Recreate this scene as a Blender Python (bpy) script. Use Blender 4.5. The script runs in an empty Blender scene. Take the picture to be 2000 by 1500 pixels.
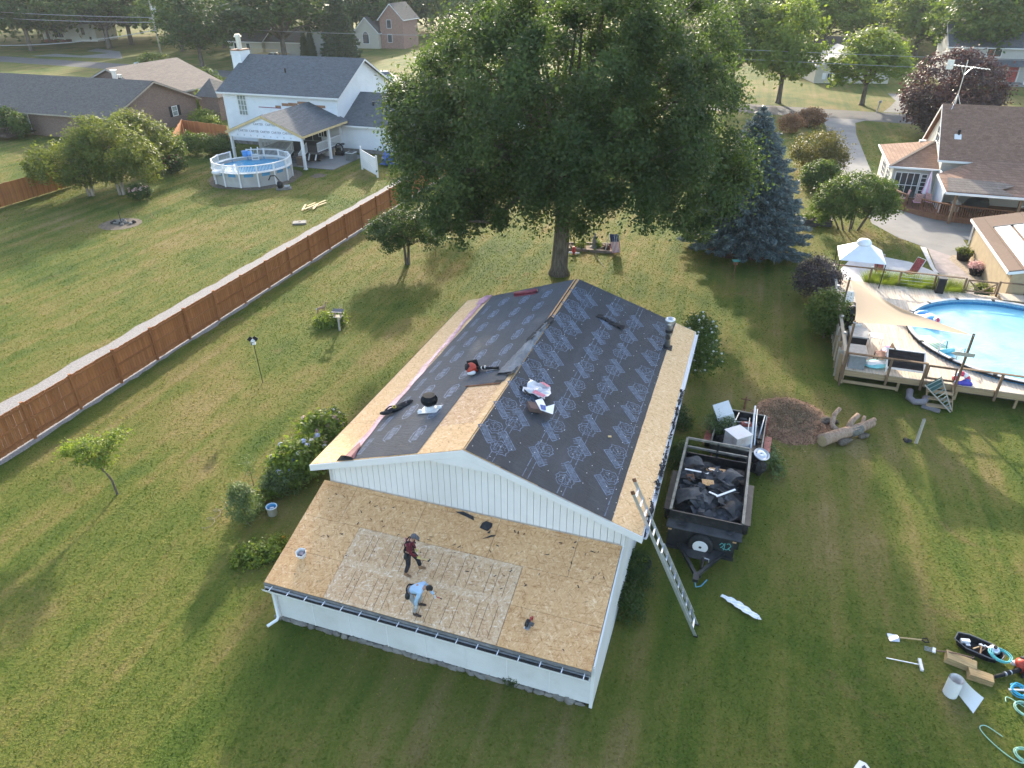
import bpy, math, random
import numpy as np
from mathutils import Vector, Matrix

R = math.radians
scene = bpy.context.scene
col = scene.collection

# ---------------------------------------------------------------- camera
cam_d = bpy.data.cameras.new('camera')
cam_d.sensor_width = 36.0
cam_d.lens = 25.33
cam_d.clip_start = 0.1
cam_d.clip_end = 4000
cam = bpy.data.objects.new('camera', cam_d)
col.objects.link(cam)
cam.location = (0, 0, 17.26)
cam.rotation_euler = (R(90 - 30.25), R(0.1), 0)
scene.camera = cam

# ---------------------------------------------------------------- sky and sun
SUN_EL, SUN_AZ = 19.5, 89.0          # azimuth measured from +x, towards the sun
world = bpy.data.worlds.new('World')
scene.world = world
world.use_nodes = True
wn = world.node_tree
wn.nodes.clear()
sky_n = wn.nodes.new('ShaderNodeTexSky')
sky_n.sky_type = 'NISHITA'
sky_n.sun_disc = False
sky_n.sun_elevation = R(SUN_EL)
sky_n.sun_rotation = R(90 - SUN_AZ)
sky_n.air_density = 1.0
sky_n.dust_density = 2.0
sky_n.ozone_density = 0.6
bg = wn.nodes.new('ShaderNodeBackground')
bg.inputs['Strength'].default_value = 0.15
wo = wn.nodes.new('ShaderNodeOutputWorld')
wn.links.new(sky_n.outputs[0], bg.inputs[0])
wn.links.new(bg.outputs[0], wo.inputs[0])

sun_d = bpy.data.lights.new('sun', 'SUN')
sun_d.energy = 2.5
sun_d.angle = R(1.4)
sun_d.color = (1.0, 0.90, 0.74)
sun = bpy.data.objects.new('sun', sun_d)
col.objects.link(sun)
sv = Vector((math.cos(R(SUN_AZ)) * math.cos(R(SUN_EL)), math.sin(R(SUN_AZ)) * math.cos(R(SUN_EL)), math.sin(R(SUN_EL))))
sun.rotation_euler = sv.to_track_quat('Z', 'Y').to_euler()
sun.location = (0, 60, 60)

scene.view_settings.view_transform = 'Standard'
scene.view_settings.look = 'None'
scene.view_settings.exposure = 2.1
scene.view_settings.gamma = 1.0
scene.view_settings.use_curve_mapping = False
scene.render.engine = 'CYCLES'
scene.cycles.use_denoising = True
scene.cycles.max_bounces = 6
scene.cycles.diffuse_bounces = 3
scene.cycles.glossy_bounces = 2
scene.cycles.transmission_bounces = 4
scene.cycles.transparent_max_bounces = 6
scene.cycles.volume_bounces = 1
scene.cycles.use_adaptive_sampling = True
scene.cycles.adaptive_threshold = 0.015

LOT = -0.32341                       # turn of the street grid (rad): lots, houses and road share it
cL, sL = math.cos(LOT), math.sin(LOT)
def lot(u, v, z=0.0):                # street grid point (u along the road, v towards it) -> world
    return Vector((15.493 + u * cL - v * sL, 29.552 + u * sL + v * cL, z))
def lotinv(x, y):
    dx, dy = x - 15.493, y - 29.552
    return (dx * cL + dy * sL, -dx * sL + dy * cL)

# ---------------------------------------------------------------- mesh helper
class MB:
    def __init__(s):
        s.v = []; s.f = []
    def add(s, vs, fs):
        o = len(s.v)
        s.v += [tuple(p) for p in vs]
        s.f += [tuple(i + o for i in f) for f in fs]
        return s
    def hexa(s, p):                   # 8 points: bottom ring 0-3, top ring 4-7
        return s.add(p, [(3, 2, 1, 0), (4, 5, 6, 7), (0, 1, 5, 4), (1, 2, 6, 5), (2, 3, 7, 6), (3, 0, 4, 7)])
    def box(s, x0, x1, y0, y1, z0, z1):
        return s.hexa([(x0, y0, z0), (x1, y0, z0), (x1, y1, z0), (x0, y1, z0), (x0, y0, z1), (x1, y0, z1), (x1, y1, z1), (x0, y1, z1)])
    def cbox(s, c, sz, rz=0, rx=0, ry=0):
        m = Matrix.Translation(c) @ Matrix.Rotation(rz, 4, 'Z') @ Matrix.Rotation(ry, 4, 'Y') @ Matrix.Rotation(rx, 4, 'X')
        a, b, d = sz[0] / 2, sz[1] / 2, sz[2] / 2
        return s.hexa([m @ Vector(p) for p in ((-a, -b, -d), (a, -b, -d), (a, b, -d), (-a, b, -d), (-a, -b, d), (a, -b, d), (a, b, d), (-a, b, d))])
    def bar(s, p0, p1, w, h, up=(0, 0, 1)):   # rectangular beam between two points
        p0, p1 = Vector(p0), Vector(p1)
        d = (p1 - p0).normalized()
        up = Vector(up)
        a = d.cross(up)
        if a.length < 1e-4: a = d.cross(Vector((1, 0, 0)))
        a.normalize(); b = a.cross(d).normalized()
        a *= w / 2; b *= h / 2
        return s.hexa([p0 - a - b, p0 + a - b, p1 + a - b, p1 - a - b, p0 - a + b, p0 + a + b, p1 + a + b, p1 - a + b])
    def tube(s, pts, r, n=8, caps=True, closed=False):
        pts = [Vector(p) for p in pts]
        k = len(pts)
        rs = r if isinstance(r, (list, tuple)) else [r] * k
        o = len(s.v); ref = None
        for i, p in enumerate(pts):
            if closed: d = pts[(i + 1) % k] - pts[i - 1]
            else: d = pts[min(i + 1, k - 1)] - pts[max(i - 1, 0)]
            d.normalize()
            if ref is None:
                ref = d.orthogonal().normalized()
            else:
                ref = ref - d * ref.dot(d)
                ref = ref.normalized() if ref.length > 1e-5 else d.orthogonal().normalized()
            b = d.cross(ref)
            for j in range(n):
                t = 2 * math.pi * j / n
                s.v.append(tuple(p + (ref * math.cos(t) + b * math.sin(t)) * rs[i]))
        for i in range(k if closed else k - 1):
            for j in range(n):
                a, c = o + i * n, o + ((i + 1) % k) * n
                s.f.append((a + j, a + (j + 1) % n, c + (j + 1) % n, c + j))
        if caps and not closed:
            s.f.append(tuple(o + j for j in range(n))[::-1]); s.f.append(tuple(o + (k - 1) * n + j for j in range(n)))
        return s
    def lathe(s, prof, c=(0, 0, 0), n=20, axis='Z', cap=True):
        o = len(s.v)
        for r, z in prof:
            for j in range(n):
                t = 2 * math.pi * j / n
                p = (r * math.cos(t), r * math.sin(t), z)
                if axis == 'Y': p = (p[0], p[2], p[1])
                if axis == 'X': p = (p[2], p[0], p[1])
                s.v.append((p[0] + c[0], p[1] + c[1], p[2] + c[2]))
        for i in range(len(prof) - 1):
            for j in range(n):
                a, b = o + i * n, o + (i + 1) * n
                s.f.append((a + j, a + (j + 1) % n, b + (j + 1) % n, b + j))
        if cap:
            s.f.append(tuple(o + j for j in range(n))[::-1]); s.f.append(tuple(o + (len(prof) - 1) * n + j for j in range(n)))
        return s
    def prism(s, poly, z0, z1):        # xy polygon extruded in z
        n = len(poly)
        s.add([(p[0], p[1], z0) for p in poly] + [(p[0], p[1], z1) for p in poly],
              [tuple(range(n))[::-1], tuple(range(n, 2 * n))] + [(i, (i + 1) % n, n + (i + 1) % n, n + i) for i in range(n)])
        return s
    def extr(s, pts, d):               # 3-D polygon extruded along a vector
        n = len(pts); d = Vector(d)
        return s.add([Vector(p) for p in pts] + [Vector(p) + d for p in pts],
                     [tuple(range(n))[::-1], tuple(range(n, 2 * n))] + [(i, (i + 1) % n, n + (i + 1) % n, n + i) for i in range(n)])
    def blob(s, c, rad, seed=0, amp=0.15, nu=10, nv=7):
        rnd = random.Random(seed); o = len(s.v)
        ph = [rnd.uniform(0, 6.28) for _ in range(6)]
        for i in range(nv + 1):
            th = math.pi * i / nv
            for j in range(nu):
                t = 2 * math.pi * j / nu
                k = 1 + amp * (math.sin(2 * t + ph[0] + 2 * th) + .6 * math.sin(3 * t + ph[1] - th) + .5 * math.sin(5 * th + ph[2] + t)) / 1.6
                s.v.append((c[0] + rad[0] * k * math.sin(th) * math.cos(t), c[1] + rad[1] * k * math.sin(th) * math.sin(t), c[2] + rad[2] * k * math.cos(th)))
        for i in range(nv):
            for j in range(nu):
                a = o + i * nu; b = a + nu
                s.f.append((a + j, b + j, b + (j + 1) % nu, a + (j + 1) % nu))
        return s
    def mesh(s, name, mat=None, smooth=False):
        me = bpy.data.meshes.new(name)
        me.from_pydata(s.v, [], s.f)
        if mat: me.materials.append(mat)
        if smooth: me.polygons.foreach_set('use_smooth', [True] * len(me.polygons))
        me.update()
        return me

def link(name, data, parent=None, loc=None, rz=None):
    o = bpy.data.objects.new(name, data)
    col.objects.link(o)
    if parent: o.parent = parent
    if loc is not None: o.location = loc
    if rz is not None: o.rotation_euler = (0, 0, rz)
    return o
def tag(o, label=None, cat=None, group=None, kind=None):
    if label: o['label'] = label
    if cat: o['category'] = cat
    if group: o['group'] = group
    if kind: o['kind'] = kind
    return o
def thing(name, label, cat, loc=(0, 0, 0), rz=0, group=None):
    o = link(name, None, None, loc, rz)
    o.empty_display_size = 0.3
    return tag(o, label, cat, group)
def part(name, mb, mat, parent, smooth=False, label=None, kind=None, loc=None, rz=None):
    o = link(name, mb.mesh(name, mat, smooth), parent, loc, rz)
    return tag(o, label, None, None, kind)
def single(name, label, cat, mb, mat, loc=(0, 0, 0), rz=0, group=None, smooth=False):
    return tag(link(name, mb.mesh(name, mat, smooth), None, loc, rz), label, cat, group)
def copy_tree(o, parent=None):
    c = o.copy()
    col.objects.link(c)
    if parent: c.parent = parent
    for ch in list(o.children): copy_tree(ch, c)
    return c
def setting(name, mb, mat, loc=(0, 0, 0), rz=0, kind='structure', smooth=False):
    return tag(link(name, mb.mesh(name, mat, smooth), None, loc, rz), kind=kind)

# ---------------------------------------------------------------- materials
class NT:
    def __init__(s, name):
        s.m = bpy.data.materials.new(name); s.m.use_nodes = True
        s.t = s.m.node_tree; s.t.nodes.clear()
        s.out = s.n('ShaderNodeOutputMaterial')
        s.b = s.n('ShaderNodeBsdfPrincipled')
        s.l(s.b.outputs[0], s.out.inputs[0])
    def n(s, t, **k):
        x = s.t.nodes.new(t)
        for a, b in k.items(): setattr(x, a, b)
        return x
    def l(s, a, b): s.t.links.new(a, b)
    def put(s, sock, v):
        if isinstance(v, bpy.types.NodeSocket): s.l(v, sock)
        elif isinstance(v, (tuple, list)) and len(v) == 3 and sock.type == 'RGBA': sock.default_value = (*v, 1)
        else: sock.default_value = v
    def coord(s, kind='Object'):
        if kind == 'World': return s.n('ShaderNodeNewGeometry').outputs['Position']
        return s.n('ShaderNodeTexCoord').outputs[kind]
    def mapping(s, vec, scale=(1, 1, 1), rot=(0, 0, 0), loc=(0, 0, 0)):
        if any(rot) and scale != (1, 1, 1):       # turn first, then stretch
            r0 = s.n('ShaderNodeMapping'); s.l(vec, r0.inputs[0]); r0.inputs['Rotation'].default_value = rot
            vec, rot = r0.outputs[0], (0, 0, 0)
        m = s.n('ShaderNodeMapping'); s.l(vec, m.inputs[0])
        m.inputs['Scale'].default_value = scale; m.inputs['Rotation'].default_value = rot; m.inputs['Location'].default_value = loc
        return m.outputs[0]
    def noise(s, vec, scale, detail=4, rough=0.55, dist=0.0):
        x = s.n('ShaderNodeTexNoise'); s.l(vec, x.inputs['Vector'])
        x.inputs['Scale'].default_value = scale; x.inputs['Detail'].default_value = detail
        x.inputs['Roughness'].default_value = rough; x.inputs['Distortion'].default_value = dist
        return x.outputs[0]
    def ramp(s, fac, stops):
        x = s.n('ShaderNodeValToRGB'); s.l(fac, x.inputs[0])
        e = x.color_ramp.elements
        while len(e) < len(stops): e.new(0.5)
        for i, (p, c) in enumerate(stops):
            e[i].position = p
            e[i].color = (*c, 1) if isinstance(c, tuple) else (c, c, c, 1)
        return x.outputs[0]
    def mix(s, fac, a, b, mode='MIX'):
        x = s.n('ShaderNodeMix', data_type='RGBA', blend_type=mode)
        s.put(x.inputs[0], fac); s.put(x.inputs[6], a); s.put(x.inputs[7], b)
        return x.outputs[2]
    def math(s, op, a, b=0.0, clamp=False):
        x = s.n('ShaderNodeMath', operation=op); x.use_clamp = clamp
        s.put(x.inputs[0], a); s.put(x.inputs[1], b)
        return x.outputs[0]
    def bump(s, h, strength=0.3, dist=0.02):
        x = s.n('ShaderNodeBump'); s.l(h, x.inputs['Height'])
        x.inputs['Strength'].default_value = strength; x.inputs['Distance'].default_value = dist
        s.l(x.outputs[0], s.b.inputs['Normal'])
    def fin(s, color, rough=0.7, metal=0.0, spec=0.3):
        s.put(s.b.inputs['Base Color'], color); s.put(s.b.inputs['Roughness'], rough)
        s.b.inputs['Metallic'].default_value = metal
        s.b.inputs['Specular IOR Level'].default_value = spec
        return s.m

def plain(name, c, rough=0.6, var=0.12, scale=6.0, metal=0.0, spec=0.35, bump=0.0, dirt=None):
    t = NT(name); co = t.coord('World')
    f = t.noise(co, scale, 5, 0.6)
    d = tuple(x * (1 - var * 1.6) for x in c); u = tuple(min(1, x * (1 + var)) for x in c)
    cc = t.ramp(f, [(0.3, d), (0.7, u)])
    if dirt:
        f2 = t.noise(co, scale * 0.25, 6, 0.7)
        cc = t.mix(t.ramp(f2, [(0.5, 0.0), (0.72, 1.0)]), cc, dirt)
    if bump: t.bump(t.noise(co, scale * 4, 4), bump, 0.01)
    return t.fin(cc, rough, metal, spec)

def wood(name, c1, c2, rough=0.7, scale=3.0, along=(1, 1, 0.06), kind='Object', var=None):
    t = NT(name); co = t.coord(kind)
    f = t.noise(t.mapping(co, (along[0] * 30, along[1] * 30, along[2] * 30)), scale * .3, 5, 0.6)
    oi = t.n('ShaderNodeObjectInfo')
    f = t.math('ADD', f, t.math('MULTIPLY', t.math('SUBTRACT', oi.outputs['Random'], 0.5), 0.25))
    cc = t.ramp(f, [(0.3, c1), (0.68, c2)])
    w = t.noise(t.coord('World'), 1.2, 4, .6)
    cc = t.mix(t.ramp(w, [(.45, 0.0), (.75, .35)]), cc, var or tuple(x * .6 for x in c1))
    t.bump(f, 0.25, 0.004)
    return t.fin(cc, rough, 0, 0.25)

def leafmat(name, c1, c2, c3=None, trans=0.38, tcol=None, rough=0.55):
    t = NT(name)
    a = t.n('ShaderNodeAttribute', attribute_name='rnd')
    cc = t.ramp(a.outputs['Fac'], [(0.0, c1), (0.6, c2), (1.0, c3 or c2)])
    t.fin(cc, rough, 0, 0.25)
    tr = t.n('ShaderNodeBsdfTranslucent')
    tc = t.mix(0.6, cc, tcol or (c2[0] * 2.0, c2[1] * 1.9, c2[2] * 0.8))
    t.l(tc, tr.inputs[0])
    mx = t.n('ShaderNodeMixShader'); mx.inputs[0].default_value = trans
    t.l(t.b.outputs[0], mx.inputs[1]); t.l(tr.outputs[0], mx.inputs[2]); t.l(mx.outputs[0], t.out.inputs[0])
    return t.m

M = {}
def turf_color(t):
    w = t.coord('World')
    big = t.noise(w, 0.12, 4, 0.62, 0.6)
    mid = t.noise(t.mapping(w, (1, .5, 1), (0, 0, -LOT)), 0.7, 4, 0.68, 0.5)
    fine = t.noise(w, 9.0, 3, 0.75)
    mow = t.noise(t.mapping(w, (1.1, 0.03, 1), (0, 0, R(17.5))), 1.0, 3, 0.6)
    f = t.math('ADD', t.math('MULTIPLY', big, 0.75), t.math('MULTIPLY', mid, 0.40))
    f = t.math('ADD', f, t.math('MULTIPLY', t.math('SUBTRACT', mow, 0.5), 0.55))
    f = t.math('ADD', f, t.math('MULTIPLY', t.math('SUBTRACT', fine, 0.5), 0.34))
    c = t.ramp(f, [(0.33, (0.038, 0.070, 0.010)), (0.47, (0.070, 0.098, 0.015)), (0.58, (0.112, 0.120, 0.024)), (0.69, (0.162, 0.134, 0.043)), (0.83, (0.23, 0.170, 0.080))])
    bare = t.ramp(t.noise(w, 0.36, 5, 0.75, 0.8), [(0.58, 0.0), (0.72, 0.65)])
    return t.mix(bare, c, (0.165, 0.110, 0.052)), f, fine
def _ground():
    t = NT('lawn')
    c, f, fine = turf_color(t)
    c = t.mix(0.12, c, (0.05, 0.05, 0.018))
    t.bump(fine, 0.8, 0.06)
    return t.fin(c, 0.9, 0, 0.08)
M['lawn'] = _ground()
def _blade():
    t = NT('grass_blade')
    c, f, fine = turf_color(t)
    a = t.n('ShaderNodeAttribute', attribute_name='rnd')
    c = t.mix(1.0, c, t.ramp(a.outputs['Fac'], [(0, (.78, .84, .78)), (0.5, (1.02, 1.06, 1.0)), (0.85, (1.3, 1.28, 1.2)), (1.0, (1.75, 1.6, 1.6))]), 'MULTIPLY')
    t.fin(c, 0.75, 0, 0.15)
    tr = t.n('ShaderNodeBsdfTranslucent'); t.l(t.mix(1.0, c, (1.5, 1.6, .8), 'MULTIPLY'), tr.inputs[0])
    mx = t.n('ShaderNodeMixShader'); mx.inputs[0].default_value = 0.35
    t.l(t.b.outputs[0], mx.inputs[1]); t.l(tr.outputs[0], mx.inputs[2]); t.l(mx.outputs[0], t.out.inputs[0])
    return t.m
M['blade'] = _blade()

def osb(name, c_dark, c_mid, c_light, stain=(0.16, 0.09, 0.04), st=0.5):
    t = NT(name); w = t.coord('World')
    sw = t.noise(w, 2.0, 2, .5)
    h = None
    vals = []
    for i, (rot, sc) in enumerate(((0.15, 1.0), (1.1, 1.15), (2.2, 0.9))):
        m = t.mapping(w, (5.0 * sc, 19 * sc, 8), (0, 0, -LOT - rot), (i * 7.3, i * 3.1, 0))
        vals.append(t.noise(m, 1.0, 3, 0.6))
    f = t.math('MAXIMUM', t.math('MAXIMUM', vals[0], vals[1]), vals[2])
    lo = t.math('MINIMUM', t.math('MINIMUM', vals[0], vals[1]), vals[2])
    c = t.ramp(f, [(0.48, c_mid), (0.58, c_mid), (0.72, c_light)])
    c = t.mix(t.ramp(lo, [(0.30, 0.95), (0.42, 0.0)]), c, c_dark)
    big = t.noise(t.mapping(w, (1, 1, 1)), 0.7, 5, 0.65, .5)
    c = t.mix(t.ramp(big, [(0.40, 0.0), (0.70, st * 0.75)]), c, c_dark)
    spots = t.noise(t.mapping(w, (1, 2.4, 1), (0, 0, LOT)), 3.2, 4, 0.7, 1.0)
    c = t.mix(t.ramp(spots, [(0.64, 0.0), (0.72, st)]), c, stain)
    t.bump(f, 0.3, 0.004)
    return t.fin(c, 0.8, 0, 0.15)
M['osb'] = osb('osb_weathered', (0.40, 0.19, 0.075), (0.66, 0.385, 0.18), (0.85, 0.60, 0.36), st=.5)
M['osb_bright'] = osb('osb_eave', (0.47, 0.27, 0.12), (0.70, 0.45, 0.235), (0.84, 0.63, 0.40), st=0.18)
M['osb_new'] = osb('osb_new', (0.36, 0.19, 0.09), (0.60, 0.375, 0.205), (0.80, 0.64, 0.47), st=0.1)
M['osb_pale'] = osb('osb_sealed_edge', (0.40, 0.225, 0.12), (0.62, 0.41, 0.24), (0.82, 0.68, 0.52), st=0.05)
M['white'] = plain('white_paint', (0.70, 0.69, 0.68), 0.5, 0.04, 2.0, dirt=(0.58, 0.57, 0.55))
M['white_wall'] = plain('white_wall_paint', (0.66, 0.65, 0.635), 0.6, 0.05, 1.4, dirt=(0.50, 0.49, 0.46), bump=.1)
M['metal_white'] = plain('white_gutter_metal', (0.75, 0.76, 0.78), 0.35, 0.05, 5, spec=0.5)
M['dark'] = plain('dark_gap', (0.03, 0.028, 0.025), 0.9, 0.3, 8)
M['aluminium'] = plain('aluminium', (0.62, 0.63, 0.65), 0.35, 0.08, 10, metal=0.8)
M['black_metal'] = plain('black_painted_steel', (0.022, 0.023, 0.025), 0.45, 0.3, 5, dirt=(0.07, 0.065, 0.06))
M['black_plastic'] = plain('black_plastic', (0.018, 0.018, 0.02), 0.65, 0.3, 5, spec=.2)
M['rubber'] = plain('tyre_rubber', (0.02, 0.02, 0.021), 0.8, 0.3, 9)
M['concrete'] = plain('concrete', (0.20, 0.192, 0.18), 0.85, 0.12, 0.6)
M['stone'] = plain('foundation_stone', (0.20, 0.185, 0.165), 0.9, 0.3, 3, bump=.6)
M['soil'] = plain('soil', (0.17, 0.12, 0.08), 0.95, 0.35, 5, bump=.8, dirt=(0.28, 0.21, 0.14))
M['gravel_light'] = plain('pale_gravel', (0.25, 0.235, 0.225), 0.95, 0.3, 16, bump=.2)
M['rust'] = plain('rusty_steel', (0.20, 0.09, 0.05), 0.85, 0.4, 7)
M['red_paint'] = plain('faded_red_paint', (0.34, 0.09, 0.07), 0.6, 0.3, 6, dirt=(0.2, 0.1, 0.08))

# ================================================================ ground
g = MB(); g.add([(-900, -120, 0), (900, -120, 0), (900, 1300, 0), (-900, 1300, 0)], [(0, 1, 2, 3)])
setting('ground', g, M['lawn'])

def inpoly(x, y, poly):
    r = np.zeros(len(x), bool); n = len(poly)
    for i in range(n):
        x0, y0 = poly[i]; x1, y1 = poly[(i + 1) % n]
        c = ((y0 > y) != (y1 > y)) & (x < (x1 - x0) * (y - y0) / (y1 - y0 + 1e-12) + x0)
        r ^= c
    return r
def tri_mesh(name, P, mat, rnd, quads=False, smooth=False):
    k = 4 if quads else 3
    n = len(P) // k
    me = bpy.data.meshes.new(name)
    me.vertices.add(len(P)); me.vertices.foreach_set('co', P.astype(np.float32).ravel())
    me.loops.add(n * k); me.loops.foreach_set('vertex_index', np.arange(n * k, dtype=np.int32))
    me.polygons.add(n); me.polygons.foreach_set('loop_start', np.arange(0, n * k, k, dtype=np.int32))
    at = me.attributes.new('rnd', 'FLOAT', 'FACE'); at.data.foreach_set('value', rnd.astype(np.float32))
    me.materials.append(mat); me.update(calc_edges=True)
    return me
def turf(name, n, region, hmin, hmax, w, seed, keepout=(), only=None):
    rs = np.random.RandomState(seed)
    xs = []; ys = []; tot = 0
    x0, x1, y0, y1 = region
    while tot < n:
        y = y0 + (y1 - y0) * rs.rand(n) ** 1.8
        x = x0 + (x1 - x0) * rs.rand(n)
        ok = (np.abs(x) < (y + 10) * 0.78 + 1) & (rs.rand(n) < np.clip((y1 - y) / 30, 0, 1))
        if only: ok &= inpoly(x, y, only)
        for kp in keepout: ok &= ~inpoly(x, y, kp)
        xs.append(x[ok]); ys.append(y[ok]); tot += ok.sum()
    x = np.concatenate(xs)[:n]; y = np.concatenate(ys)[:n]
    h = (hmin + (hmax - hmin) * rs.rand(n) ** 1.5) * (1 + y / 120)
    ww = w * (0.6 + 0.8 * rs.rand(n)) * (1 + y / 45)
    a = rs.rand(n) * 6.283; lean = .5 + rs.rand(n) * 1.5
    la = rs.rand(n) * 6.283
    c, s = np.cos(a) * ww / 2, np.sin(a) * ww / 2
    P = np.empty((n, 3, 3))
    P[:, 0] = np.stack([x - c, y - s, np.full(n, 0.001)], 1)
    P[:, 1] = np.stack([x + c, y + s, np.full(n, 0.001)], 1)
    P[:, 2] = np.stack([x + h * lean * np.cos(la), y + h * lean * np.sin(la), h], 1)
    o = link(name, tri_mesh(name, P.reshape(-1, 3), M['blade'], rs.rand(n)))
    return tag(o, 'short mown grass of green, yellow and dry brown blades', 'grass', kind='stuff')

KEEP = []
def sheet(name, pts, z, mat, kind='structure'):
    KEEP.append([(p[0], p[1]) for p in pts])
    m = MB(); m.add([(p[0], p[1], z) for p in pts], [tuple(range(len(pts)))])
    return setting(name, m, mat, kind=kind)
def L2(*uv): return [lot(u, v) for u, v in uv]
def _asph():
    t = NT('asphalt'); w = t.coord('World')
    f = t.noise(w, 18, 5, .7); g2 = t.noise(w, .35, 5, .6)
    c = t.ramp(f, [(.3, (.055, .055, .058)), (.7, (.10, .098, .096))])
    c = t.mix(t.ramp(g2, [(.4, 0.0), (.7, .5)]), c, (.13, .12, .11))
    return t.fin(c, .9, 0, .2)
M['asphalt'] = _asph()

# ================================================================ the garage being re-roofed
GO = (-6.452, 18.553, 0)
gar = thing('garage', 'white garage with half-covered gable roof and a low lean-to being re-roofed', 'garage', GO, LOT)
GW, GL, ZE, ZR, XR = 10.6, 13.58, 3.50, 5.25, 5.30
SL = (ZR - ZE) / XR
def rz_(x): return ZE + SL * x if x <= XR else ZR - SL * (x - XR)
def slope_slab(mb, x0, x1, y0, y1, off, th):
    z0, z1 = rz_(x0) + off, rz_(x1) + off
    return mb.hexa([(x0, y0, z0 - th), (x1, y0, z1 - th), (x1, y1, z1 - th), (x0, y1, z0 - th), (x0, y0, z0), (x1, y0, z1), (x1, y1, z1), (x0, y1, z0)])
# walls
wt = .12
GX0, GX1, GY0, GY1 = .45, 10.10, .29, 13.3
part('side_wall', MB().box(GX0, GX0 + wt, GY0, GY1, 0, ZE - .06), M['white_wall'], gar)
part('side_wall', MB().box(GX1 - wt, GX1, GY0 + .2, GY1, 0, ZE - .02), M['white_wall'], gar)
bw = MB(); bw.extr([(GX0, GY1, 0), (GX1, GY1, 0), (GX1, GY1, ZE), (XR, GY1, ZR - .12), (GX0, GY1, ZE)], (0, -wt, 0))
part('back_wall', bw, M['white_wall'], gar)
# gable siding, board by board
x = GX0
nb = 0
while x < GX1 - .01:
    x1 = min(x + .203, GX1)
    a, b = x + .006, x1 - .006
    def top(q): return rz_(q) - .13
    zb = 2.3
    pr = 0.0015 * ((nb * 7) % 3)
    mb = MB()
    mids = [a] + ([XR] if a < XR < b else []) + [b]
    pts = [(a, GY0 - pr, zb), (b, GY0 - pr, zb)] + [(q, GY0 - pr, top(q)) for q in reversed(mids)]
    mb.extr(pts, (0, .03, 0))
    part('siding_board', mb, M['white'], gar)
    x = x1; nb += 1
bk = MB(); bk.extr([(GX0, GY0 + .031, 0), (GX1 - wt, GY0 + .031, 0), (GX1 - wt, GY0 + .031, ZE - .05), (XR, GY0 + .031, ZR - .14), (GX0, GY0 + .031, ZE - .05)], (0, .06, 0))
part('gable_backing', bk, M['stone'], gar)
# OSB deck sheets on the two slopes
for side in (0, 1):
    rows = [0, 1.16, 2.32, 3.48, 4.64, 5.29]
    for r in range(5):
        y = 0.0 - (1.22 if r % 2 else 0)
        while y < GL - .02:
            y0, y1 = max(0.0, y), min(GL, y + 2.44)
            if y1 - y0 > .05:
                a, b = rows[r] + .003, rows[r + 1] - .003
                if side: a, b = GW - b, GW - a
                mb = slope_slab(MB(), a, b, y0 + .004, y1 - .004, 0, .016)
                part('osb_sheet', mb, M['osb_bright'], gar)
            y += 2.44
# newer sheet let into the bare patch beside the ridge
part('osb_sheet', slope_slab(MB(), 3.86, 5.02, 1.55, 3.98, .006, .02), M['osb_new'], gar, label='paler new sheet in the bare patch beside the ridge')
# rake fascia, eave trim, soffit
for (xa, xb) in ((-.02, XR), (XR, GW + .02)):
    za, zb = (rz_(max(xa, 0)) if xa < XR else ZR), (ZR if xb == XR else rz_(min(xb, GW)))
    fm = MB().hexa([(xa, -.035, za - .25), (xb, -.035, zb - .25), (xb, -.001, zb - .25), (xa, -.001, za - .25), (xa, -.035, za - .02), (xb, -.035, zb - .02), (xb, -.001, zb - .02), (xa, -.001, za - .02)])
    part('rake_board', fm, M['white'], gar)
    so = MB().hexa([(xa, 0, za - .16), (xb, 0, zb - .16), (xb, GY0, zb - .16), (xa, GY0, za - .16), (xa, 0, za - .14), (xb, 0, zb - .14), (xb, GY0, zb - .14), (xa, GY0, za - .14)])
    part('soffit', so, M['white'], gar)
    fb = MB().hexa([(xa, GL + .001, za - .2), (xb, GL + .001, zb - .2), (xb, GL + .03, zb - .2), (xa, GL + .03, za - .2), (xa, GL + .001, za - .02), (xb, GL + .001, zb - .02), (xb, GL + .03, zb - .02), (xa, GL + .03, za - .02)])
    part('rake_board', fb, M['white'], gar)
part('gable_peak_trim', MB().extr([(4.2, -.037, rz_(4.2) - .255), (6.4, -.037, rz_(6.4) - .255), (5.3, -.037, ZR - .25)], (0, .03, 0)), M['white'], gar)
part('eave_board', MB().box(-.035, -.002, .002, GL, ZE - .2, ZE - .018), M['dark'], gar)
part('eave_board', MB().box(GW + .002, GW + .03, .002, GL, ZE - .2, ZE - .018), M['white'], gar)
part('soffit', MB().box(0, GX0, GY0, GL, ZE - .19, ZE - .17), M['white'], gar)
part('soffit', MB().box(GX1, GW, GY0, GL, ZE - .19, ZE - .17), M['white'], gar)
# gutter along the right eave, full of torn shingle
gm = MB()
prof = [(GW + .03, ZE - .03), (GW + .035, ZE - .14), (GW + .12, ZE - .14), (GW + .155, ZE - .03)]
for y0, y1 in ((.05, 6.2), (6.2, GL)):
    for (a, b) in zip(prof[:-1], prof[1:]):
        gm.hexa([(a[0], y0, a[1]), (b[0], y0, b[1]), (b[0], y1, b[1]), (a[0], y1, a[1]), (a[0], y0, a[1] + .006), (b[0], y0, b[1] + .006), (b[0], y1, b[1] + .006), (a[0], y1, a[1] + .006)])
part('gutter', gm, M['metal_white'], gar)
rg = random.Random(5)
M['shingle_scrap'] = plain('torn_shingle', (0.035, 0.035, 0.038), 0.9, 0.4, 12)
sm = MB()
for i in range(150):
    y = rg.uniform(.1, 8.5)
    sm.cbox((GW + rg.uniform(-.03, .11), y, ZE + rg.uniform(-.09, .0)), (rg.uniform(.03, .1), rg.uniform(.08, .3), .01), rg.uniform(-.4, .4), rg.uniform(-.6, .6), rg.uniform(-.5, .5))
part('gutter_debris', sm, M['shingle_scrap'], gar, kind='stuff')

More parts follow.
